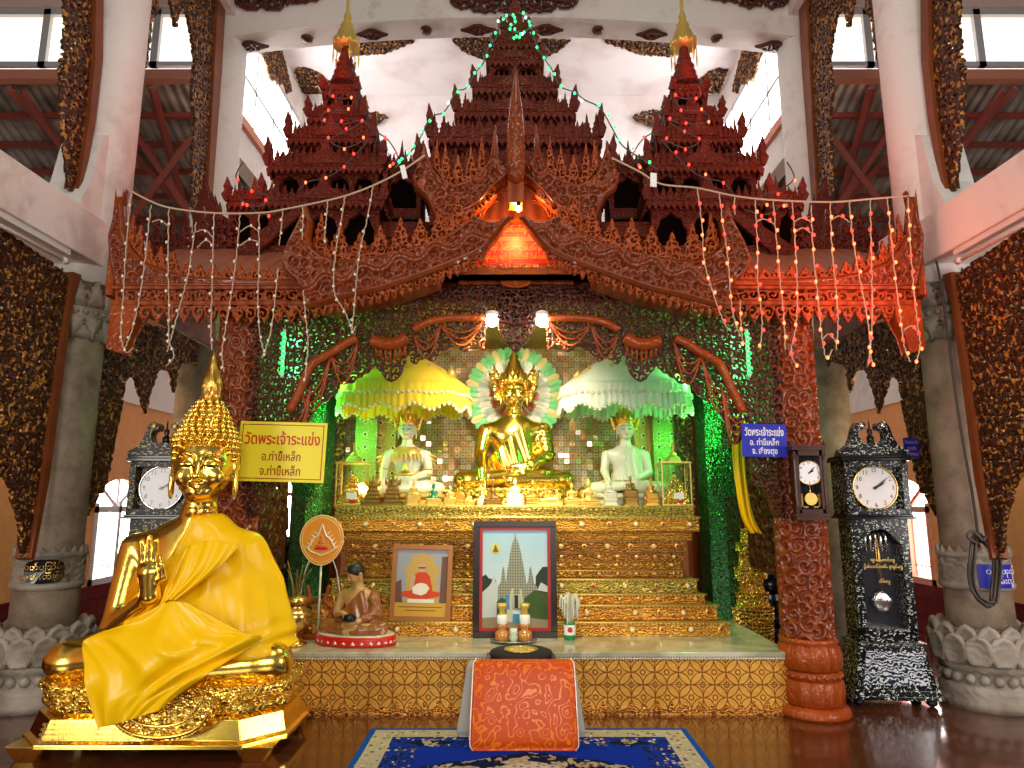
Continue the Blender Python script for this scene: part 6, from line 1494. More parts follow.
    for o_ in t.children:
        n_ = o_.name.split('.')[0]
        if n_ in ('dial', 'dial_ring', 'hands'): o_.scale = (1, 1, .88); o_.location.z = 1.612*.12
        if n_ == 'numeral': o_.location.z = 1.612+(o_.location.z-1.612)*.88
    return t
m = Mat('pearl_inlay_panel', (.5,.6,.6), .12, coat=1.); v = m.voro(14, 'SMOOTH_F1'); w = m.wave(15, 12, 3, ds=1.5); n = m.noise(4, 2); m.set('Base Color', m.mix(w.gt(.62).max(n.gt(.62)), (.015,.02,.05), (.66,.72,.74))); M['pearlpanel'] = m.m
grandfather('black grandfather clock with pearl inlay standing at the right beside the red carved pillar', 2.87, 5.56, M['inlay'], 'b', math.radians(-4))
grandfather('black grandfather clock with gold inlay, half hidden behind the large gilded Buddha', -2.80, 5.62, M['inlay_gold'], 'a', math.radians(4))
# wall clock on the red pillar
Yw = 5.02; x, z = W(807, 473, Yw); zb = W(0, 522, Yw)[1]; zt_ = W(0, 441, Yw)[1]; H = zt_-zb
t = empty('wall_clock', (x, Yw, zb), label='small brown wooden wall clock with pendulum on the front of the right carved pillar', cat='clock')
dz = z-zb
mb = MB().box(-.10,.10,.0,.05,.06,H-.07).box(-.10,-.075,-.05,.0,.06,H-.07).box(.075,.10,-.05,.0,.06,H-.07).box(-.10,.10,-.05,0,.06,.09).box(-.10,.10,-.05,0,H-.11,H-.07).box(-.12,.12,-.06,.05,H-.07,H-.05).box(-.13,.13,-.065,.05,H-.05,H-.035).box(-.125,.125,-.06,.05,.04,.06).box(-.10,.10,-.05,.04,.015,.04, tx=-.01)
for s in (-1, 1):
    mb.lathe([(.012,.06),(.016,.1),(.010,.12),(.013,.3),(.010,H-.14),(.016,H-.11),(.012,H-.08)], 10, (.105*s,-.05,0)); mb.lathe([(.012,0),(.015,.015),(.005,.03),(.002,.045)], 10, (.12*s,-.04,H-.04)); mb.lathe([(.003,-.01),(.014,.02),(.010,.04)], 10, (.105*s,-.04,0))
mb.build('clock_case', M['darkwood'] if 'darkwood' in M else M['tower'], t, bevel=.003)
MB().box(-.075,.075,-.003,.0,.09,H-.11).build('case_back', M['black'], t)
mb = MB(); disc(mb, 0, -.035, -.02, dz, .086, 32); mb.build('dial', M['dial'], t)
mb = MB(); ringm(mb, 0, -.036, dz, .087, .005, 32, 6); mb.build('dial_ring', M['brass'], t, True)
numerals(t, 0, -.0355, dz, .07, .020, M['black'])
mb = MB(); hand(mb, 0, -.038, dz, .04, .004, 62); hand(mb, 0, -.040, dz, .065, .003, 44); mb.build('hands', M['black'], t)
zp_ = W(0, 499, Yw)[1]-zb
p = MB().tube([(0,-.03,dz-.08),(0,-.03,zp_)], .004, 6).build('pendulum_rod', M['brass'], t, True)
mb = MB(); disc(mb, 0, -.04, -.03, zp_, .045, 28); mb.build('pendulum_bob', M['gilt'], p); mb = MB().box(-.07,-.055,-.03,-.02,.10,.20).box(.055,.07,-.03,-.02,.10,.20).box(-.07,-.02,-.03,-.02,.10,.112).box(.02,.07,-.03,-.02,.10,.112); mb.build('brass_corner_trim', M['brass'], t)

# ================================================================= signs
def board(name, quad, Y, mat, lines, label, border=None, th=.012, roll=0):
    (x0, zt), (x1, zb) = W(quad[0], quad[1], Y), W(quad[2], quad[3], Y); cx, cz = (x0+x1)/2, (zt+zb)/2; w, h = x1-x0, zt-zb
    t = empty(name, (cx, Y, cz), label=label, cat='sign'); t.rotation_euler = (0, roll, 0)
    MB().box(-w/2, w/2, 0, th, -h/2, h/2).build('sign_panel', mat, t, bevel=.002)
    if border:
        mb = MB()
        for a, b, c, d in ((-w/2+.02, w/2-.02, h/2-.026, h/2-.020), (-w/2+.02, w/2-.02, -h/2+.020, -h/2+.026), (-w/2+.02, -w/2+.026, -h/2+.02, h/2-.02), (w/2-.026, w/2-.02, -h/2+.02, h/2-.02)): mb.box(a, b, -.002, 0, c, d)
        mb.build('border_line', border, t)
    for tx, size, fz, mt, fw, bold in lines:
        o = lettering('lettering', tx, size, (0, -.0015, fz*h), mt, t, bold=bold)
        k = w*fw/max(v.co.x for v in o.data.vertices)/2
        for v in o.data.vertices: v.co.x *= k
    return t
board('temple_sign', (240,422,324,482), 5.04, M['sign_yellow'], [('วัดพระเจ้าระแข่ง', .115, .20, M['red'], .86, .0016), ('อ.ท่าขี้เหล็ก', .085, -.09, M['darkred'], .44, .0008), ('จ.ท่าขี้เหล็ก', .085, -.33, M['darkred'], .46, .0008)],
      'yellow sign with red Thai lettering beside the large gilded Buddha head', M['darkred'], roll=math.radians(1.5))
board('temple_sign', (741,424,788,457), 5.05, M['sign_blue'], [('วัดพระเจ้าระแข่ง', .078, .24, M['white'], .86, .0012), ('อ. ท่าขี้เหล็ก', .062, -.07, M['white'], .64, .0008), ('จ. เชียงตุง', .062, -.33, M['white'], .56, .0008)],
      'blue sign with white Thai lettering left of the small wall clock', roll=math.radians(1))
x = 3.40; yz = WX(1024-912, 448, -x)
t = empty('direction_sign', (x, yz[0], yz[1]), label='tiny blue sign hanging on the fretwork right of the pearl inlay clock', cat='sign'); t.rotation_euler = (0,0,math.radians(20))
MB().box(-.085,.085,0,.01,-.085,.085).build('sign_panel', M['sign_blue'], t)
for i, tx in enumerate(('วัดพระเจ้า', 'ระแข่ง', 'เชียงตุง')): lettering('lettering', tx, .042, (0,-.0015,.048-.05*i), M['gilt'], t)

# ================================================================= lamps and strings of lights
for sg, nm in ((-1, 'left'), (1, 'right')):
    px = 515+sg*234 if sg > 0 else 282; x, z = W(px, 353, 5.0)
    t = empty('led_tube', (x, 5.02, z), label='glowing green LED tube on the %s half of the arch' % nm, cat='lamp', group='green LED tubes')
    mb = MB(); mb2 = MB()
    for k in range(9): mb.ell((.008*math.sin(k*2), -.01, -.15+.0375*k), (.018,.014,.013), 10, 6)
    mb.build('led_row', M['led_green'], t, True); MB().tube([(0,.01,-.18),(0,.01,.19)], .014, 8).build('tube_body', M['white_case'], t, True)
    x, z = W(517+25*sg, 321, 5.04); t = empty('spot_lamp', (x, 5.04, z), label='bright white flood lamp under the arch keystone, %s one of the pair' % nm, cat='lamp')
    MB().ell((0,-.0,0), (.05,.04,.045), 16, 10).build('lamp_lens', M['spot'], t, True); MB().lathe([(.03,.03),(.05,.05),(.045,.07),(.02,.08)], 16).build('lamp_housing', M['white_case'], t, True)
def Pw(pts, Y): return [(W(a,b,Y)[0], Y, W(a,b,Y)[1]) for a, b in pts]
def light_curtain(cord, strands, Y, label, bulb, group, step=.10):
    t = empty('light_curtain', (0, Y, 0), label=label, cat='string lights')
    q = lambda P: [(p[0], p[1]-Y, p[2]) for p in P]
    MB().tube(q(smoothpts(Pw(cord, Y), 6)), .007, 6).build('top_cord', M['cord'], t, True)
    rnd = random.Random(len(strands))
    for st in strands:
        P = smoothpts(Pw(st, Y), 10); P = [(p[0]+.003*math.sin(i*2.3), p[1]-Y+.003*math.cos(i*1.7), p[2]) for i, p in enumerate(P)]
        s_ = MB().tube(P, .0045, 5).build('light_strand', M['cord'], t, True)
        acc = 0
        for a, b in zip(P, P[1:]):
            acc += math.dist(a, b)
            if acc > step: acc = 0; MB().ell((b[0]+rnd.uniform(-.01,.01), b[1]-.012, b[2]), (.009,.009,.012) if bulb[0] is M['bulb_off'] else (.011,.011,.014), 8, 6).build('bulb', bulb[rnd.randrange(len(bulb))], s_, True)
    return t
L1 = [[(131,193),(126,250),(123,300),(121,335),(126,352),(133,348)], [(151,205),(146,250),(140,295),(132,330),(124,350)], [(169,207),(168,260),(169,310),(169,340),(174,356),(166,366)], [(196,222),(192,250),(188,275),(180,305),(172,335),(167,352)],
      [(214,213),(213,250),(212,290),(211,330),(212,350)], [(240,214),(237,250),(232,290),(227,320),(222,352),(224,372)], [(259,213),(259,260),(258,300),(260,335),(265,355)], [(283,208),(281,230),(279,245)], [(278,268),(275,300),(270,335),(262,358)],
      [(302,206),(303,215),(302,240)], [(303,290),(306,320),(308,345),(305,380)], [(328,200),(326,222),(324,242)], [(345,196),(341,222),(336,250),(334,290),(345,312),(352,330)], [(373,186),(367,220),(360,250),(356,285),(354,310),(352,332),(356,326)],
      [(196,232),(205,230),(213,238)], [(152,222),(160,220),(168,226)], [(240,232),(250,226),(259,232)], [(240,246),(249,240),(259,242)], [(197,248),(206,240),(213,246)]]
light_curtain([(131,191),(150,201),(171,208),(213,213),(258,213),(281,210),(320,202),(345,196),(372,186),(400,172),(425,155)], L1, 4.62, 'curtain of unlit clear string lights hanging over the left wing of the roof', [M['bulb_off']], '')
R1 = [[(697,188),(702,225),(704,260),(712,290),(722,318),(728,330)], [(719,193),(723,225),(728,260),(731,300),(735,322),(740,335)], [(735,197),(734,206),(735,214)], [(755,199),(757,240),(758,285),(762,320),(760,350)], [(773,200),(776,235),(780,280),(784,320),(785,350)],
      [(792,202),(795,240),(797,285),(796,325),(791,352),(797,366)], [(811,205),(813,250),(817,290),(821,330),(826,358),(832,350)], [(830,201),(832,250),(836,290),(838,325),(836,350)], [(849,201),(853,240),(861,285),(867,315),(870,345),(868,366)], [(870,199),(871,245),(872,290),(872,330),(870,352),(874,366)],
      [(887,198),(891,235),(895,275),(900,315),(904,345),(910,362)], [(908,197),(910,240),(913,280),(917,320),(920,345),(916,362)], [(795,232),(803,228),(811,233)], [(794,222),(802,218),(811,222)], [(756,222),(764,219),(774,224)], [(740,300),(741,325),(743,345)], [(831,220),(840,216),(849,222)], [(904,330),(912,326),(919,334)], [(822,340),(829,334),(836,342)]]
light_curtain([(612,158),(640,172),(661,184),(697,188),(735,196),(773,200),(830,202),(870,199),(908,196)], R1, 4.62, 'curtain of lit red string lights hanging over the right wing of the roof', [M['bulb_red'], M['bulb_warm']], '')
for px, py, Y, lb in ((404,173,4.62,'small white tag hanging from the left string light cord'), (653,181,4.62,'small white tag hanging from the right string light cord')):
    x, z = W(px, py, Y); o = MB().prism([(x-.03,z+.045),(x+.005,z+.055),(x+.03,z-.045),(x-.005,z-.055)] if px < 500 else [(x-.02,z+.055),(x+.025,z+.05),(x+.02,z-.055),(x-.025,z-.05)], Y-.02, Y-.01).build('cord_tag', M['white'], None); tag(o, lb, 'tag')
def garland(pts, Y, bulbs, label, step=.15, r=.0115, cordm='cordgreen', seed=1):
    t = empty('light_garland', (0, Y if not isinstance(Y, list) else Y[0], 0), label=label, cat='string lights'); y0 = t.location.y
    ys_ = Y if isinstance(Y, list) else [Y]*len(pts)
    P = [(W(a,b,y)[0], y-y0, W(a,b,y)[1]) for (a, b), y in zip(pts, ys_)]; P = smoothpts(P, 8)
    MB().tube(P, .006, 5).build('garland_cord', M[cordm], t, True); rnd = random.Random(seed); acc = 0; S_ = [MB() for _ in bulbs]
    for a, b in zip(P, P[1:]):
        acc += math.dist(a, b)
        if acc > step:
            acc = 0; k = rnd.randrange(len(bulbs)); MB().ell((b[0]+rnd.uniform(-.02,.02), b[1]-.02, b[2]+rnd.uniform(-.03,.02)), (r,r,r*1.3), 8, 6).build('bulb', M[bulbs[k]], t, True)
    return t
gb = ['bulb_green','bulb_green','bulb_white','bulb_green']
garland([(395,168),(405,158),(418,142),(431,118),(445,111),(456,92),(466,88),(476,72),(484,62),(488,48),(496,38),(500,20)], [4.9,5.2,5.4,5.5,5.55,5.7,5.8,5.85,5.95,6.0,6.05,6.05], gb, 'green and white string lights climbing the left side of the middle spire')
garland([(500,24),(507,14),(517,22),(508,30),(524,34),(512,40),(530,26),(519,12)], 6.0, gb, 'green string lights wound round the tip of the middle spire', step=.05, seed=3)
garland([(530,22),(536,44),(544,58),(552,70),(560,86),(574,92),(585,100),(600,108),(612,128),(622,145),(640,158),(658,170)], [6.05,6.0,5.95,5.85,5.75,5.7,5.6,5.55,5.5,5.4,5.4,5.4], gb, 'green and white string lights running down the right side of the middle spire')
for sg, nm in ((-1, 'left'), (1, 'right')):
    f = lambda P: [(515+(a-515)*(-sg), b) for a, b in P]
    rb = ['bulb_red','bulb_red','bulb_red','bulb_warm']
    garland(f([(333,84),(330,96),(345,99),(356,96),(347,110),(326,112),(322,122),(346,124),(362,120),(350,130),(330,140),(345,148),(368,140),(352,158),(340,170),(325,178),(308,182),(300,190)]), 5.52, rb, 'red string lights wound round the %s side spire' % nm, step=.16, seed=5+sg, cordm='cable')
    garland(f([(243,162),(236,178),(250,190),(268,196),(262,206),(246,204),(240,198),(262,214),(285,210)]), 5.3, rb, 'red string lights on the corner turret at the %s' % nm, step=.17, seed=8+sg, cordm='cable')
    garland(f([(372,130),(388,140),(398,158),(390,166),(386,172),(394,160)]), 5.4, rb, 'short red string lights between the %s side spire and the middle spire' % nm, step=.14, seed=9+sg, cordm='cable')

# ================================================================= things on and before the plinth
T0 = .431
def framed(name, quad, Y, lean, label, frame_mat, fw, mat2=None):
    (x0, zt), (x1, zb) = W(quad[0], quad[1], Y), W(quad[2], quad[3], Y); return x0, x1, zb, zt
def poly(mb, pts, w, h, y):          # pts in unit picture coordinates (0..1, 0..1 from bottom left)
    mb.add([((a-.5)*w, y, b*h) for a, b in pts], [tuple(range(len(pts)))]); return mb
def flat(c): return simple('print_colour_%d' % len(bpy.data.materials), c, .45, spec=.2)
# large framed photograph of a temple tower
Y = 5.74; x0, x1 = W(473, 600, Y)[0], W(557, 600, Y)[0]; w = x1-x0; h = W(0, 521, Y)[1]-T0; cx = (x0+x1)/2
t = empty('framed_photograph', (cx, Y, T0), label='large framed photograph of a grey stone temple tower under a blue sky', cat='picture'); t.rotation_euler = (math.radians(-1.5), 0, 0)
f1, f2 = .05, .075
mb = MB().box(-w/2, w/2, -.02, .015, 0, f1).box(-w/2, w/2, -.02, .015, h-f1, h).box(-w/2, -w/2+f1, -.02, .015, f1, h-f1).box(w/2-f1, w/2, -.02, .015, f1, h-f1); mb.build('outer_frame', M['frameblack'] if 'frameblack' in M else M['black'], t, bevel=.004)
mb = MB().box(-w/2+f1, w/2-f1, -.012, .012, f1, f2).box(-w/2+f1, w/2-f1, -.012, .012, h-f2, h-f1).box(-w/2+f1, -w/2+f2, -.012, .012, f2, h-f2).box(w/2-f2, w/2-f1, -.012, .012, f2, h-f2); mb.build('red_inner_frame', M['darkred'], t)
pw, ph = w-2*f2, h-2*f2; m_sky = Mat('printed_sky', (.3,.6,.8), .4, spec=.2); x_, y_, z_ = m_sky.co(); n_ = m_sky.noise(4, 4); m_sky.set('Base Color', m_sky.mix((z_*1.15-.25+n_*.35-.15).clamp(), (.62,.72,.72), (.16,.42,.62)))
m_stone = Mat('printed_stone', (.3,.3,.2), .4); x_, y_, z_ = m_stone.co(); g_ = (z_/.022).fr().lt(.3).max((x_/.02).fr().lt(.3)); m_stone.set('Base Color', m_stone.mix(g_, (.34,.34,.24), (.12,.14,.11)))
o = MB().box(-pw/2, pw/2, .0, .004, 0, ph).build('picture_print', m_sky.m, t); o.location = (0,0,f2)
def lay(mb, mat, y, nm='printed_shape'):
    q = mb.build(nm, mat, o); return q
tw = [(.36,.42),(.37,.52),(.42,.74),(.455,.86),(.47,.88),(.48,.90),(.495,.93),(.505,.975),(.515,.93),(.53,.90),(.545,.88),(.56,.86),(.60,.74),(.66,.52),(.68,.42)]
mb = MB(); poly(mb, tw, pw, ph, -.002); poly(mb, [(.25,.33),(.25,.43),(.28,.46),(.305,.60),(.32,.62),(.335,.60),(.36,.46),(.38,.43),(.38,.33)], pw, ph, -.0025); poly(mb, [(.68,.33),(.68,.44),(.70,.47),(.725,.60),(.74,.625),(.755,.60),(.79,.46),(.82,.43),(.82,.33)], pw, ph, -.0025)
poly(mb, [(.22,.18),(.22,.42),(.44,.44),(.52,.48),(.60,.44),(.84,.42),(.84,.18)], pw, ph, -.003); lay(mb, m_stone.m, 0)
mb = MB(); poly(mb, [(0,.0),(0,.52),(.05,.54),(.10,.50),(.20,.49),(.24,.40),(.24,.0)], pw, ph, -.0015); poly(mb, [(.80,.10),(.82,.52),(.88,.58),(.93,.62),(1,.62),(1,.10)], pw, ph, -.0015); lay(mb, flat((.025,.045,.03)), 0)
mb = MB(); poly(mb, [(0,.08),(0,.36),(.10,.42),(.14,.46),(.17,.55),(.20,.47),(.24,.42),(.23,.08)], pw, ph, -.0035); poly(mb, [(.84,.38),(.90,.46),(1,.42),(1,.36)], pw, ph, -.0035); lay(mb, flat((.50,.56,.55)), 0)
mb = MB(); poly(mb, [(.22,.04),(.22,.26),(.30,.31),(.36,.28),(.38,.04)], pw, ph, -.004); poly(mb, [(.62,.05),(.64,.30),(.72,.34),(.80,.38),(.90,.36),(1,.34),(1,.05)], pw, ph, -.004); lay(mb, flat((.05,.09,.025)), 0)
mb = MB(); poly(mb, [(0,0),(0,.10),(.5,.12),(1,.08),(1,0)], pw, ph, -.0045); lay(mb, flat((.28,.22,.13)), 0)
mb = MB(); poly(mb, [(.36,.06),(.44,.40),(.48,.40),(.46,.06)], pw, ph, -.005); poly(mb, [(.60,.06),(.57,.38),(.60,.40),(.66,.06)], pw, ph, -.005); poly(mb, [(.45,.20),(.47,.34),(.57,.34),(.58,.20)], pw, ph, -.005); lay(mb, flat((.50,.50,.36)), 0)
mb = MB(); poly(mb, [(.36,.20),(.36,.33),(.41,.33),(.42,.18)], pw, ph, -.0055); poly(mb, [(.46,.05),(.47,.14),(.56,.14),(.58,.05)], pw, ph, -.0055); lay(mb, flat((.06,.25,.45)), 0)
mb = MB(); poly(mb, [(.49,.20),(.49,.33),(.55,.33),(.55,.20)], pw, ph, -.006); lay(mb, flat((.03,.04,.04)), 0)
mb = MB(); poly(mb, [(.20+.075*math.cos(a), .805+.075*math.sin(a)*pw/ph) for a in np.linspace(0, 2*PI, 24, endpoint=False)], pw, ph, -.004); lay(mb, flat((.62,.58,.12)), 0)
mb = MB(); poly(mb, [(.15,.78),(.17,.80),(.185,.83),(.20,.85),(.215,.83),(.23,.80),(.25,.78),(.20,.765)], pw, ph, -.0045); lay(mb, flat((.20,.10,.03)), 0)
# smaller framed photograph of a seated monk
Y = 5.82; zb = W(0, 621, Y)[1]; zb = .542; x0, x1 = W(390, 590, Y)[0], W(451, 590, Y)[0]; w = x1-x0; h = W(0, 545, Y)[1]-zb; cx = (x0+x1)/2
t = empty('framed_photograph', (cx, Y, zb), label='wood framed photograph of a seated person in red robes leaning on the altar steps', cat='picture'); t.rotation_euler = (math.radians(-4), math.radians(1.2), 0)
f1 = .04
mb = MB().box(-w/2, w/2, -.03, .0, 0, f1).box(-w/2, w/2, -.03, .0, h-f1, h).box(-w/2, -w/2+f1, -.03, .0, f1, h-f1).box(w/2-f1, w/2, -.03, .0, f1, h-f1); mb.build('outer_frame', M['oak'] if 'oak' in M else M['teak'], t, bevel=.004)
pw, ph = w-2*f1, h-2*f1; o = MB().box(-pw/2, pw/2, -.012, -.008, 0, ph).build('picture_print', flat((.33,.36,.40)), t); o.location = (0,0,f1)
mb = MB(); poly(mb, [(0,0),(0,.20),(1,.20),(1,0)], pw, ph, -.0125); lay(mb, flat((.60,.36,.05)), 0); mb = MB(); poly(mb, [(.06,.13),(.06,.145),(.92,.145),(.92,.13)], pw, ph, -.013); poly(mb, [(.2,.08),(.2,.095),(.8,.095),(.8,.08)], pw, ph, -.013); lay(mb, flat((.30,.12,.02)), 0)
mb = MB(); poly(mb, [(.18,.20),(.20,.55),(.16,.72),(.26,.80),(.32,.94),(.40,.90),(.50,.99),(.60,.90),(.68,.94),(.74,.80),(.86,.72),(.80,.55),(.84,.20)], pw, ph, -.0128); lay(mb, flat((.55,.36,.10)), 0)
mb = MB(); poly(mb, [(.0,.2),(.0,.5),(.1,.55),(.14,.2)], pw, ph, -.0126); poly(mb, [(.86,.2),(.88,.9),(1,.9),(1,.2)], pw, ph, -.0126); lay(mb, flat((.16,.08,.05)), 0)
mb = MB(); poly(mb, [(.10,.30),(.14,.37),(.30,.38),(.33,.50),(.36,.62),(.45,.67),(.58,.66),(.66,.60),(.70,.45),(.72,.38),(.86,.36),(.86,.30),(.6,.26),(.36,.26)], pw, ph, -.0135); lay(mb, flat((.62,.07,.02)), 0)
mb = MB(); poly(mb, [(.44,.66),(.42,.72),(.44,.78),(.50,.80),(.56,.78),(.58,.72),(.55,.66)], pw, ph, -.014); poly(mb, [(.26,.38),(.28,.58),(.34,.63),(.38,.60),(.34,.40)], pw, ph, -.014); lay(mb, flat((.60,.36,.22)), 0)
mb = MB(); poly(mb, [(.43,.715),(.43,.735),(.57,.735),(.57,.715)], pw, ph, -.0145); lay(mb, flat((.04,.03,.03)), 0)
mb = MB(); poly(mb, [(.34,.34),(.32,.42),(.40,.48),(.50,.50),(.60,.48),(.66,.42),(.60,.34),(.5,.31)], pw, ph, -.0148); poly(mb, [(.24,.20),(.24,.255),(.76,.255),(.76,.20)], pw, ph, -.0148); lay(mb, flat((.82,.76,.64)), 0)
# ---- monk statue
mx, my = W(355, 640, 5.52)[0], 5.54; ms = .345
t = empty('monk_statue', (mx, my, T0), label='painted statue of a seated monk in brown robe holding a black alms bowl', cat='statue'); t.rotation_euler = (0,0,math.radians(-14))
hb = .075
mb = MB().lathe([(.32,0),(.33,.012),(.32,.03),(.325,.05),(.31,hb)], 40, sy=.62, fn=lambda a, z: 1+.012*abs(math.cos(14*a))); mb.build('red_base', M['red'], t, True)
mb = MB().lathe([(.31,hb-.006),(.315,hb),(.30,hb+.004)], 40, sy=.62); 
for k in range(28):
    a = 2*PI*k/28; mb.flame((.322*math.cos(a), .322*.62*math.sin(a), .012), .04, .04, .004, (-math.sin(a), math.cos(a)*.62, 0))
mb.build('base_trim', M['pearl'], t, True)
HM = (-.02,.0,.0)
def monk_head(P):
    q = [P[0]-HM[0], P[1]-HM[1], P[2]-1.56]; a = math.radians(-30); y, z = q[1]*math.cos(a)-q[2]*math.sin(a), q[1]*math.sin(a)+q[2]*math.cos(a)
    c = math.radians(32); x, y = q[0]*math.cos(c)+y*math.sin(c)*-1, q[0]*math.sin(c)+y*math.cos(c)
    return [x, y, z+1.56]
TM = Tm(0,0,hb-.40*ms,ms)
def monk_body(P):
    b = seated(P, 'bowl', (0,0,0), 0); cut = np.maximum(b, P[2]-1.50)
    return smin(cut, smin(head_sdf(monk_head(P), 1), sd_cap(P, (0,.04,1.3), (-.01,.02,1.6), .12, .10), .04), .03)
def bald(): pass
sdf_obj('body', monk_body, axis(-.88,.88,.018,[(-.25,.25,.010)]), axis(-.56,.36,.014), axis(.36,2.05,.018,[(1.5,1.95,.009)]), M['skin'], t, TM)
def monk_hair(P):
    q = monk_head(P); d = np.maximum(smin(sd_ell(q, (0,.015,1.77), (.172,.195,.20)), sd_ell(q,(0,-.02,1.66),(.14,.15,.145)), .06)-.008, -(q[2]-1.70-(-q[1])*.75)); return d
sdf_obj('cropped_hair', monk_hair, axis(-.3,.3,.012), axis(-.3,.36,.012), axis(1.5,2.05,.012), M['hairblack'], t, TM)
def monk_robe(P):
    x, y, z = P; t_ = np.clip((1.28-z)/.7, 0, 1); rx = .31+.12*t_; ry = .195+.07*t_; zz = np.clip((z-1.14)/.26, 0, 1); rx = np.where(z > 1.14, rx*np.sqrt(np.clip(1-zz**2, .03, 1)), rx)
    d = (np.sqrt((x/rx)**2+((y-.05)/ry)**2)-1)*.2-.010*np.sin(x*26+z*8)-.006; keep = -(x-(-.34+.50*np.clip((z-.80)/.55, 0, 1)))
    a = smin(sd_cap(P, (.38,.05,1.18), (.48,.0,.84), .135, .14), sd_cap(P, (.48,.0,.84), (.26,-.25,.72), .13, .10), .04)-.008*np.sin(z*34+x*20)
    up = np.maximum(smin(np.maximum(d, keep), a, .04), .56-z)
    L_ = []
    for s in (-1, 1): L_ += [sd_cap(P, (.20*s,.08,.58), (.66*s,-.12,.54), .19, .155)]
    L_ += [sd_cap(P, (.64,-.16,.51), (.12,-.36,.50), .135, .12), sd_cap(P, (-.64,-.16,.51), (-.12,-.32,.53), .135, .12)]
    legs = np.maximum(union(L_, .06)-.010*np.sin(x*14+y*22)-.005*np.sin(y*50+x*20), .42-z)
    legs = np.maximum(legs, -sd_ell(P, (.0,-.42,.62), (.24,.2,.12)))
    return smin(up, legs, .03)
sdf_obj('robe', monk_robe, axis(-.95,.95,.018), axis(-.62,.40,.018), axis(.38,1.42,.018), M['monkrobe'], t, TM)
mb = MB(); mb.T = TM; mb.lathe([(.05,.70),(.13,.72),(.155,.77),(.14,.82),(.12,.83),(.13,.845),(.09,.86),(.03,.875),(.001,.88)], 24, (.06,-.46,0)); mb.build('alms_bowl', M['black'], t, True)
# ---- talipot fan on a carved stand
fx, fy = W(322, 541, 5.70)[0], 5.70; zf = W(0, 540, fy)[1]; r1 = 21.5/F*fy/1.02
t = empty('ceremonial_fan', (fx, fy, T0), label='round orange ceremonial fan with an embroidered figure on a tall pole', cat='fan')
zc = zf-T0; egg = [(r1*(1.0-.12*(math.sin(a) < 0)*abs(math.sin(a)))*math.cos(a), zc+r1*1.12*math.sin(a)) for a in np.linspace(0, 2*PI, 40, endpoint=False)]
MB().prism(egg, -.012, .0).build('fan_blade', M['fanorange'] if 'fanorange' in M else flat((.88,.42,.04)), t, bevel=.004)
mb = MB(); mb.tube([(x*1.0, -.008, z) for x, z in egg+[egg[0]]], .006, 6); mb.tube([(x*.9, -.014, zc+(z-zc)*.9) for x, z in egg+[egg[0]]], .003, 6); mb.build('fan_edging', M['fanpale'] if 'fanpale' in M else flat((.92,.72,.35)), t, True)
P = [(0,.72),(.12,.40),(.20,.20),(.42,.02),(.52,-.18),(.62,-.36),(.45,-.52),(.2,-.62),(0,-.70)]
mb = MB(); mb.tube(smoothpts([(r1*a, -.014, zc+r1*b) for a, b in P], 4), .007, 6); mb.tube(smoothpts([(-r1*a, -.014, zc+r1*b) for a, b in P], 4), .007, 6)
for s in (-1, 1):
    for q in range(5): mb.flame((s*r1*(.2+.1*q), -.012, zc+r1*(.25-.16*q)), .03, .05, .004, (1,0,0), (s,0,.8))
mb.build('embroidered_flame', M['pearl'], t, True)
mb = MB(); mb.ell((0,-.014,zc+r1*.12), (r1*.09,.006,r1*.10), 12, 8); mb.ell((0,-.014,zc-r1*.08), (r1*.14,.006,r1*.16), 12, 8); mb.ell((0,-.014,zc-r1*.25), (r1*.26,.006,r1*.07), 12, 8); mb.build('embroidered_figure', flat((.75,.22,.05)), t, True)
mb = MB(); mb.ell((0,-.014,zc-r1*.37), (r1*.34,.008,r1*.07), 16, 8); mb.build('embroidered_seat', flat((.60,.02,.10)), t, True)
MB().tube([(0,.004,.03),(0,.004,zc-r1*1.05)], .009, 10).build('pole', M['pearl'], t, True)
mb = MB()
for s in (-1, 1): mb.tube(smoothpts([(s*r1*.55,0,zc-r1*.9),(s*r1*.75,.01,zc-r1*1.5),(s*r1*.9,.02,zc-r1*2.4),(s*r1*1.0,.02,zc-r1*3.0)], 5), .004, 5)
mb.build('ribbon', M['white'], t, True)
t = empty('fan_stand', (fx-.02, fy+.03, T0), label='carved red brown wooden stand holding the ceremonial fan', cat='stand')
mb = MB()
for s in (-1, 1):
    mb.tube(smoothpts([(s*.13,0,.0),(s*.15,0,.08),(s*.10,0,.15),(s*.12,0,.23),(s*.06,0,.28),(s*.075,0,.35),(s*.09,0,.41)], 5), [.03]*6+[.024]*6+[.02]*6+[.022]*6+[.018]*6+[.006], 8)
mb.box(-.09,.09,-.012,.012,.27,.30).box(-.18,.18,-.06,.06,0,.03); mb.build('carved_frame', M['wood'], t, True)
# ---- brass incense vessel
bx_, by_ = W(301, 625, 5.45)[0]-.05, 5.45; t = empty('brass_vessel', (bx_, by_, T0), label='tall brass offering vessel behind the gilded Buddha knee', cat='vessel')
MB().lathe([(.10,0),(.10,.015),(.06,.04),(.03,.08),(.035,.10),(.10,.14),(.13,.20),(.12,.25),(.07,.28),(.08,.30),(.11,.32),(.10,.35),(.05,.37)], 30).build('bowl', M['brass'], t, True)
mb = MB()
for k in range(7): mb.tube(smoothpts([(.02*math.cos(k),.02*math.sin(k),.34),(.05*math.cos(k*1.3),.04*math.sin(k),.46),(.11*math.cos(k*1.3),.05*math.sin(k),.56+.03*(k % 3))], 4), .004, 5)
mb.build('incense_sticks', M['bronze'], t, True)
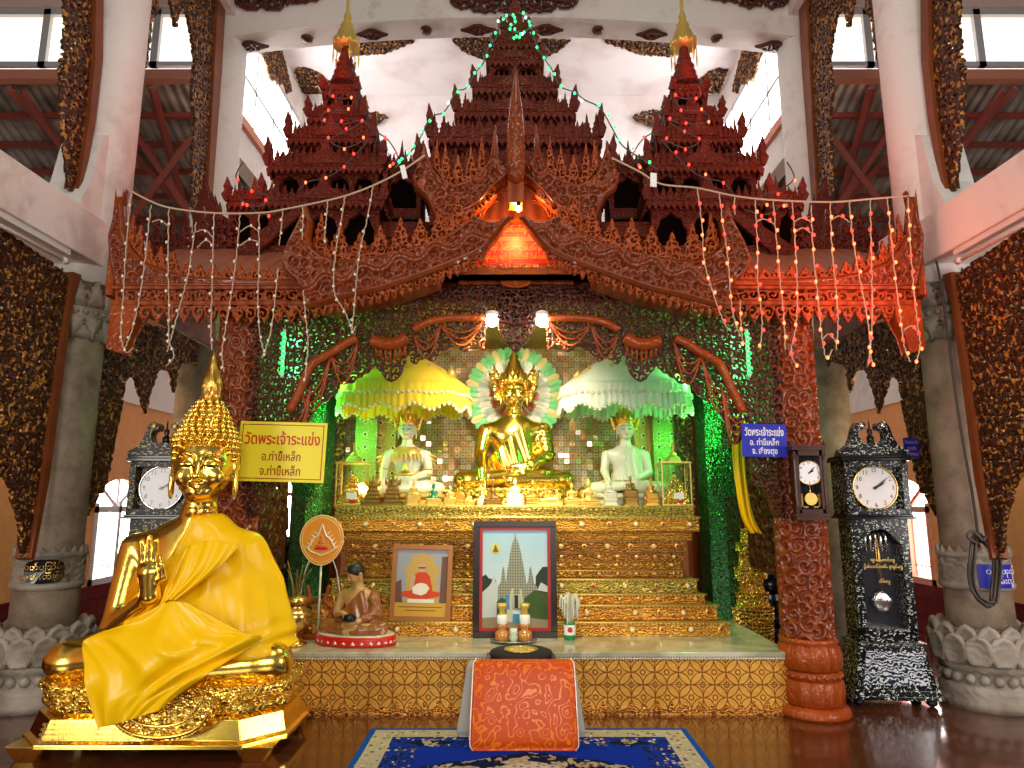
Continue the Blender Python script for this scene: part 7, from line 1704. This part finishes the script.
# ---- vase of white paper flowers in a tin
vx, vy = W(569.5, 637, 5.70)[0], 5.68; t = empty('flower_tin', (vx, vy, T0), label='red and green tin holding dry white flowers beside the temple photograph', cat='vase')
MB().lathe([(.044,0),(.046,.005),(.045,.12),(.047,.125),(.044,.13)], 24).build('tin', M['green'], t, True); MB().lathe([(.0465,.035),(.0468,.04),(.0468,.11),(.0465,.112)], 24).build('tin_label', M['white'], t, True)
mb = MB(); mb.ell((0,-.046,.078), (.02,.004,.022), 10, 6); mb.build('label_emblem', M['red'], t, True)
mb = MB(); rnd = random.Random(3)
for k in range(34):
    a, b = rnd.uniform(0, 2*PI), rnd.uniform(.02,.085); h_ = rnd.uniform(.28,.36)
    mb.tube(smoothpts([(.01*math.cos(a),.01*math.sin(a),.12),(b*.4*math.cos(a),b*.4*math.sin(a),h_*.8),(b*math.cos(a),b*.6*math.sin(a),h_),(b*1.15*math.cos(a),b*.7*math.sin(a),h_*.55+rnd.uniform(-.05,.06))], 4), [.004]*4+[.007]*4+[.007]*4+[.003], 6)
mb.build('flowers', M['marblewhite'], t, True)
# ---- tray with two candle jars and a glass
tx, ty = W(513.5, 640, 5.60)[0], 5.55
t = empty('offering_tray', (tx, ty, T0), label='round pewter tray on the marble edge before the temple photograph', cat='tray'); MB().lathe([(.09,0),(.17,.012),(.185,.022),(.18,.026),(.16,.018),(.001,.014)], 40, sy=.62).build('tray_dish', M['paleplate'], t, True)
for dx_, nm in ((-.088, 'left'), (.088, 'right')):
    t = empty('candle_jar', (tx+dx_, ty+.0, T0+.0165), label='amber jar with white band and gold cup, %s one on the pewter tray' % nm, cat='jar')
    MB().lathe([(.05,0),(.056,.01),(.056,.055),(.045,.07),(.03,.078),(.036,.09),(.042,.12),(.038,.125)], 24).build('jar', simple('amber_glass_'+nm, (.50,.20,.03), .12, coat=.8), t, True)
    MB().lathe([(.036,.118),(.04,.13),(.042,.175),(.036,.19)], 24).build('white_cup', M['white'], t, True)
    MB().lathe([(.022,.185),(.026,.20),(.022,.23),(.036,.245),(.040,.27),(.034,.275)], 24).build('gold_cup', M['gilt'], t, True)
t = MB().lathe([(.026,0),(.030,.01),(.034,.03),(.030,.05),(.034,.06),(.030,.09),(.026,.095)], 20, (tx, ty-.03, T0+.0165)).build('small_glass_pot', simple('pale_green_glass', (.55,.68,.50), .12, coat=.6), None, True); tag(t, 'small pale green pot between the two amber jars', 'pot')
# ---- round black cushion on a low stool in front of the plinth
sx_, sy_ = W(521, 653, 5.0)[0], 5.0
t = empty('round_stool', (sx_, sy_, 0), label='low stool with round black top and embroidered gold lotus before the plinth', cat='stool')
MB().lathe([(.001,.490),(.19,.490),(.215,.480),(.22,.465),(.21,.45),(.001,.445)], 44, sy=.95).build('black_top', M['blackcloth'] if 'blackcloth' in M else M['hairblack'], t, True)
mb = MB(); mb.lathe([(.001,.490),(.105,.492),(.11,.496),(.001,.498)], 40, fn=lambda a, z: 1+.12*abs(math.cos(8*a)))
for k in range(12):
    a = 2*PI*k/12; mb.flame((.05*math.cos(a), .05*math.sin(a), .498), .04, .06, .003, (-math.sin(a), math.cos(a), 0), (math.cos(a), math.sin(a), .02))
mb.build('gold_lotus', M['gilt'], t, True)
mb = MB().box(-.24,.24,-.13,.13,.42,.445).box(-.20,-.15,-.10,-.05,0,.42).box(.15,.20,-.10,-.05,0,.42).box(-.20,-.15,.05,.10,0,.42).box(.15,.20,.05,.10,0,.42); mb.build('stool_frame', M['darkwood'] if 'darkwood' in M else M['teak'], t, bevel=.005)
# ---- grey padded back rest with orange brocade cushion leaned on it
def pad(w0, w1, h, th, n=20, bow=.0, round_=.03):
    """upright cushion, bottom width w0 top width w1"""
    rings = []
    for j in range(n+1):
        q = j/n; z = h*q; w = w0+(w1-w0)*q; e = math.sqrt(max(0, 1-abs(2*q-1)**14)); t_ = th*e; ring = []
        m = 40
        for k in range(m):
            a = 2*PI*k/m; c, s = math.cos(a), math.sin(a); ring.append((w/2*(1-(1-e)*.06)*math.copysign(abs(c)**.28, c), t_/2*math.copysign(abs(s)**.5, s)+bow*math.sin(PI*q), z))
        rings.append(ring)
    return rings
gx0 = W(521, 740, 4.75)[0]
t = empty('padded_backrest', (gx0, 4.72, .012), label='grey padded floor backrest standing on the blue rug behind the orange cushion', cat='backrest'); t.rotation_euler = (math.radians(-4), 0, 0)
MB().loft(pad(.84, .70, .465, .09)).build('grey_pad', M['greycloth'], t, True)
mb = MB().tube([(-.36,.06,.0),(-.33,.07,.36)], .012, 8).tube([(.36,.06,.0),(.33,.07,.36)], .012, 8); mb.build('support_bar', M['redbeam'], t, True)
ox = W(524, 740, 4.55)[0]
t = empty('brocade_cushion', (ox, 4.47, .012), label='orange brocade cushion standing on the blue rug against the grey backrest', cat='cushion'); t.rotation_euler = (math.radians(-17), 0, 0)
MB().loft(pad(.66, .635, .52, .07, bow=-.015)).build('cushion_body', M['brocade'], t, True)
mb = MB(); R_ = pad(.665, .64, .525, .075, bow=-.015); 
for k in (0, 20): mb.tube([r[k] for r in R_], .006, 6)
mb.build('piping', M['pearl'], t, True)
# ---- rug
mb = MB(); mb.box(-.94,1.16,3.0,4.90,.0,.011); t = mb.build('blue_rug', M['rug'], None, bevel=.003); tag(t, 'blue woven rug with cream floral border on the dark floor', 'rug')
mb = MB(); 
# ================================================================= figures farther back at both sides
for sg in (-1, 1):
    X = 2.62*sg; Y = 7.35
    t = empty('shrine_statue', (X, Y, 0), label='dark green seated Buddha with orange sash on black pedestal, far right behind the carved pillar' if sg > 0 else 'dark seated Buddha in orange robe on black pedestal, behind the large gilded Buddha', cat='statue'); 
    mb = MB()
    for z0, z1, r_ in ((0,.12,.42),(.12,.30,.36),(.30,.42,.40),(.42,.62,.32),(.62,.74,.37),(.74,.90,.30),(.90,1.02,.36)): mb.lathe([(r_*.96,z0),(r_,z0+.02),(r_,z1-.02),(r_*.96,z1)], 28)
    mb.build('pedestal', M['black'], t, True)
    s_ = .50; V, Fc = small_body('b'); V = (np.array(V)-np.array([0,0,.40]))*s_+np.array([0,0,1.02]); mk('body', V, Fc.tolist(), M['greenstone'] if 'greenstone' in M else M['green'], t, True)
    mb = MB(); mb.T = Matrix.Translation((0,0,1.02-.4*s_)) @ Matrix.Diagonal((s_,)*3+(1,)); crown(mb, r=.17, z=1.88, h=.2, n=8); mb.build('crown', M['gold_old'], t, True)
    def ob(P):
        x_, y_, z_ = P; t_ = np.clip((1.28-z_)/.7, 0, 1); rx = .34+.16*t_; ry = .22+.12*t_; zz = np.clip((z_-1.16)/.24, 0, 1); rx = np.where(z_ > 1.16, rx*np.sqrt(np.clip(1-zz**2, .04, 1)), rx)
        return np.maximum(np.maximum((np.sqrt((x_/rx)**2+((y_-.03)/ry)**2)-1)*.2-.008*np.sin(x_*30+z_*9), -(x_-(-.30+.45*np.clip((z_-.80)/.55, 0, 1)))*1.), .55-z_)
    sdf_obj('sash', ob, axis(-.6,.6,.03), axis(-.45,.45,.03), axis(.5,1.45,.03), M['orangecloth'], t, Tm(0,0,1.02-.4*s_,s_))
    mb = MB()
    for k in range(22): 
        q = k/21; z = 1.40-.62*q; mb.ell(((-.28+.52*min(max((z-.80)/.55,0),1))*s_, (-.27-.08*q)*s_, 1.02+(z-.4)*s_), .011, 6, 5)
    mb.build('pearl_trim', M['pearl'], t, True)
# gold side throne and hanging yellow cloth at the right
x, z = W(743, 560, 6.7); t = empty('gold_throne', (x+.02, 6.68, 0), label='small gilded tiered throne between the green mosaic pillar and the carved red pillar', cat='throne')
mb = MB()
for i, (w_, z0, z1) in enumerate(((.20,.0,.55),(.17,.55,.68),(.14,.68,.80),(.17,.80,.90),(.13,.90,1.05),(.15,1.05,1.13),(.10,1.13,1.25))): mb.loft([oct_ring(w_, w_*.8, z0, ch=.04, n=2), oct_ring(w_*.93, w_*.74, (z0+z1)/2, ch=.04, n=2), oct_ring(w_, w_*.8, z1, ch=.04, n=2)])
mb.build('tiered_body', M['gold_relief'], t, bevel=.004)
def cloth_strip(pts, Y, wpx, name, label, mat):
    V = []; n = len(pts); m = 12
    P = smoothpts(pts, 8)
    for i, (a, b) in enumerate(P):
        for k in range(m):
            q = k/(m-1)-.5; x, z = W(a+q*wpx*(1-.35*i/len(P)), b+abs(q)*3, Y); V.append((x, Y+.03*math.sin(q*14+i*.1), z))
    o = mk(name, V, [(i*m+k, i*m+k+1, (i+1)*m+k+1, (i+1)*m+k) for i in range(len(P)-1) for k in range(m-1)], mat, None, True, solid=.01); return tag(o, label, 'cloth')
cloth_strip([(741,405),(739,440),(742,480),(748,515),(756,532)], 5.75, 14, 'hanging_cloth', 'strip of golden yellow cloth hanging behind the blue sign', M['satin'])
# rear windows seen past the pavilion
for i, (px, w_) in enumerate(((284, .5), (742, .5))):
    x, z = W(px, 500, 11.55); wd = empty('window_'+str(7+i)); wd['kind'] = 'structure'
    MB().box(x-w_/2, x+w_/2, 11.56, 11.58, .9, 2.3).build('window_pane', M['pane'], wd); mb = MB()
    for q in (-.5, 0, .5): mb.box(x+q*w_-.03, x+q*w_+.03, 11.5, 11.57, .9, 2.3)
    mb.box(x-w_/2, x+w_/2, 11.5, 11.57, 1.6, 1.66); mb.build('window_frame', M['salmon'], wd)
# ================================================================= light
def area(name, loc, size, energy, col, rot, shape='RECTANGLE'):
    l = bpy.data.lights.new(name, 'AREA'); l.shape = shape; l.size = size[0]; l.size_y = size[1]; l.energy = energy; l.color = col
    o = bpy.data.objects.new(name, l); COL.objects.link(o); o.location = loc; o.rotation_euler = rot; return o
def point(name, loc, energy, col, r=.05):
    l = bpy.data.lights.new(name, 'POINT'); l.energy = energy; l.color = col; l.shadow_soft_size = r
    o = bpy.data.objects.new(name, l); COL.objects.link(o); o.location = loc; return o
def spot(name, loc, to, energy, col, ang=60, r=.05):
    l = bpy.data.lights.new(name, 'SPOT'); l.energy = energy; l.color = col; l.spot_size = math.radians(ang); l.spot_blend = .6; l.shadow_soft_size = r
    o = bpy.data.objects.new(name, l); COL.objects.link(o); o.location = loc; o.rotation_euler = (Vector(to)-Vector(loc)).to_track_quat('-Z', 'Y').to_euler(); return o
w = bpy.data.worlds.new('world'); sc.world = w; w.use_nodes = True
w.node_tree.nodes['Background'].inputs[0].default_value = (1, .93, .86, 1); w.node_tree.nodes['Background'].inputs[1].default_value = .13
# daylight from the open entrance behind the camera plus added side fills without doors
area('entrance_daylight', (.8, -3.2, 3.2), (3.2, 3.0), 230, (1, .93, .84), (math.radians(80), 0, 0))
area('left_side_fill', (-4.4, .4, 1.9), (1.3, 2.2), 95, (1, .95, .88), (math.radians(80), 0, math.radians(-62)))  # added area light to brighten the left side, no door built there
area('right_side_fill', (4.6, 2.6, 1.8), (1.2, 2.0), 75, (1, .97, .94), (math.radians(82), 0, math.radians(55)))  # added area light for the right side, in front of solid wall
for sg in (-1, 1):
    point('aisle_point_light', (4.2*sg, 7.0, 2.6), 16, (1, .72, .42), .2)  # warm point light in each side aisle, no fixture modelled
area('upper_fill', (0, 2.0, 7.6), (3, 2), 75, (1, .90, .80), (math.radians(25), 0, 0))  # added overhead fill
sc.view_settings.exposure = 0.2
# altar lamps
for sg in (-1, 1):
    x, z = W(517+25*sg, 321, 4.98); spot('arch_step_light', (x, 4.97, z), (x*.2+.9*sg, 5.9, .8), 60, (1, .84, .45), 85, .03)
for sg in (-1, 1):
    x, z = W(517+25*sg, 321, 5.05); spot('arch_spot_light', (x, 5.12, z), (x*.9+.25*sg, 7.0, 1.9), 130, (1, .88, .60), 95, .03)
for sg in (-1, 1):
    x, z = W(515+234*sg, 352, 5.0)
    for q in (-.12, .12): point('led_glow', (x-.04*sg, 5.30, z+q), 3.5, (.05, 1, .2), .04)
    point('green_lamp_glow', (1.72*sg, 6.25, 2.15), 13, (.12, 1, .18), .05)
    point('green_lamp_glow', (1.60*sg, 6.1, 2.62), 7, (.12, 1, .18), .05)
point('yellow_lamp_glow', (-1.35, 6.3, 1.62), 10, (1, .75, .2), .05)
point('gable_lamp_light', (.03, 4.95, W(0, 212, 4.95)[1]), 13, (1, .45, .10), .03)
# light washes of the string lights on roof and towers
for x, z in ((2.6, 3.35), (1.9, 3.3), (2.3, 2.9), (2.75,2.95)): point('red_string_glow', (x, 4.70, z), 4.5, (1, .12, .02), .1)
for x, y, z in ((1.75, 5.5, 5.1), (-1.75, 5.5, 5.1), (2.5, 5.6, 4.4), (-2.5, 5.6, 4.4), (1.8, 5.9, 5.7), (-1.8, 5.9, 5.7)): point('red_string_glow', (x, y, z), 4, (1, .08, .04), .1)
point('green_string_glow', (.03, 5.8, 6.4), 2.5, (.15, 1, .35), .1)
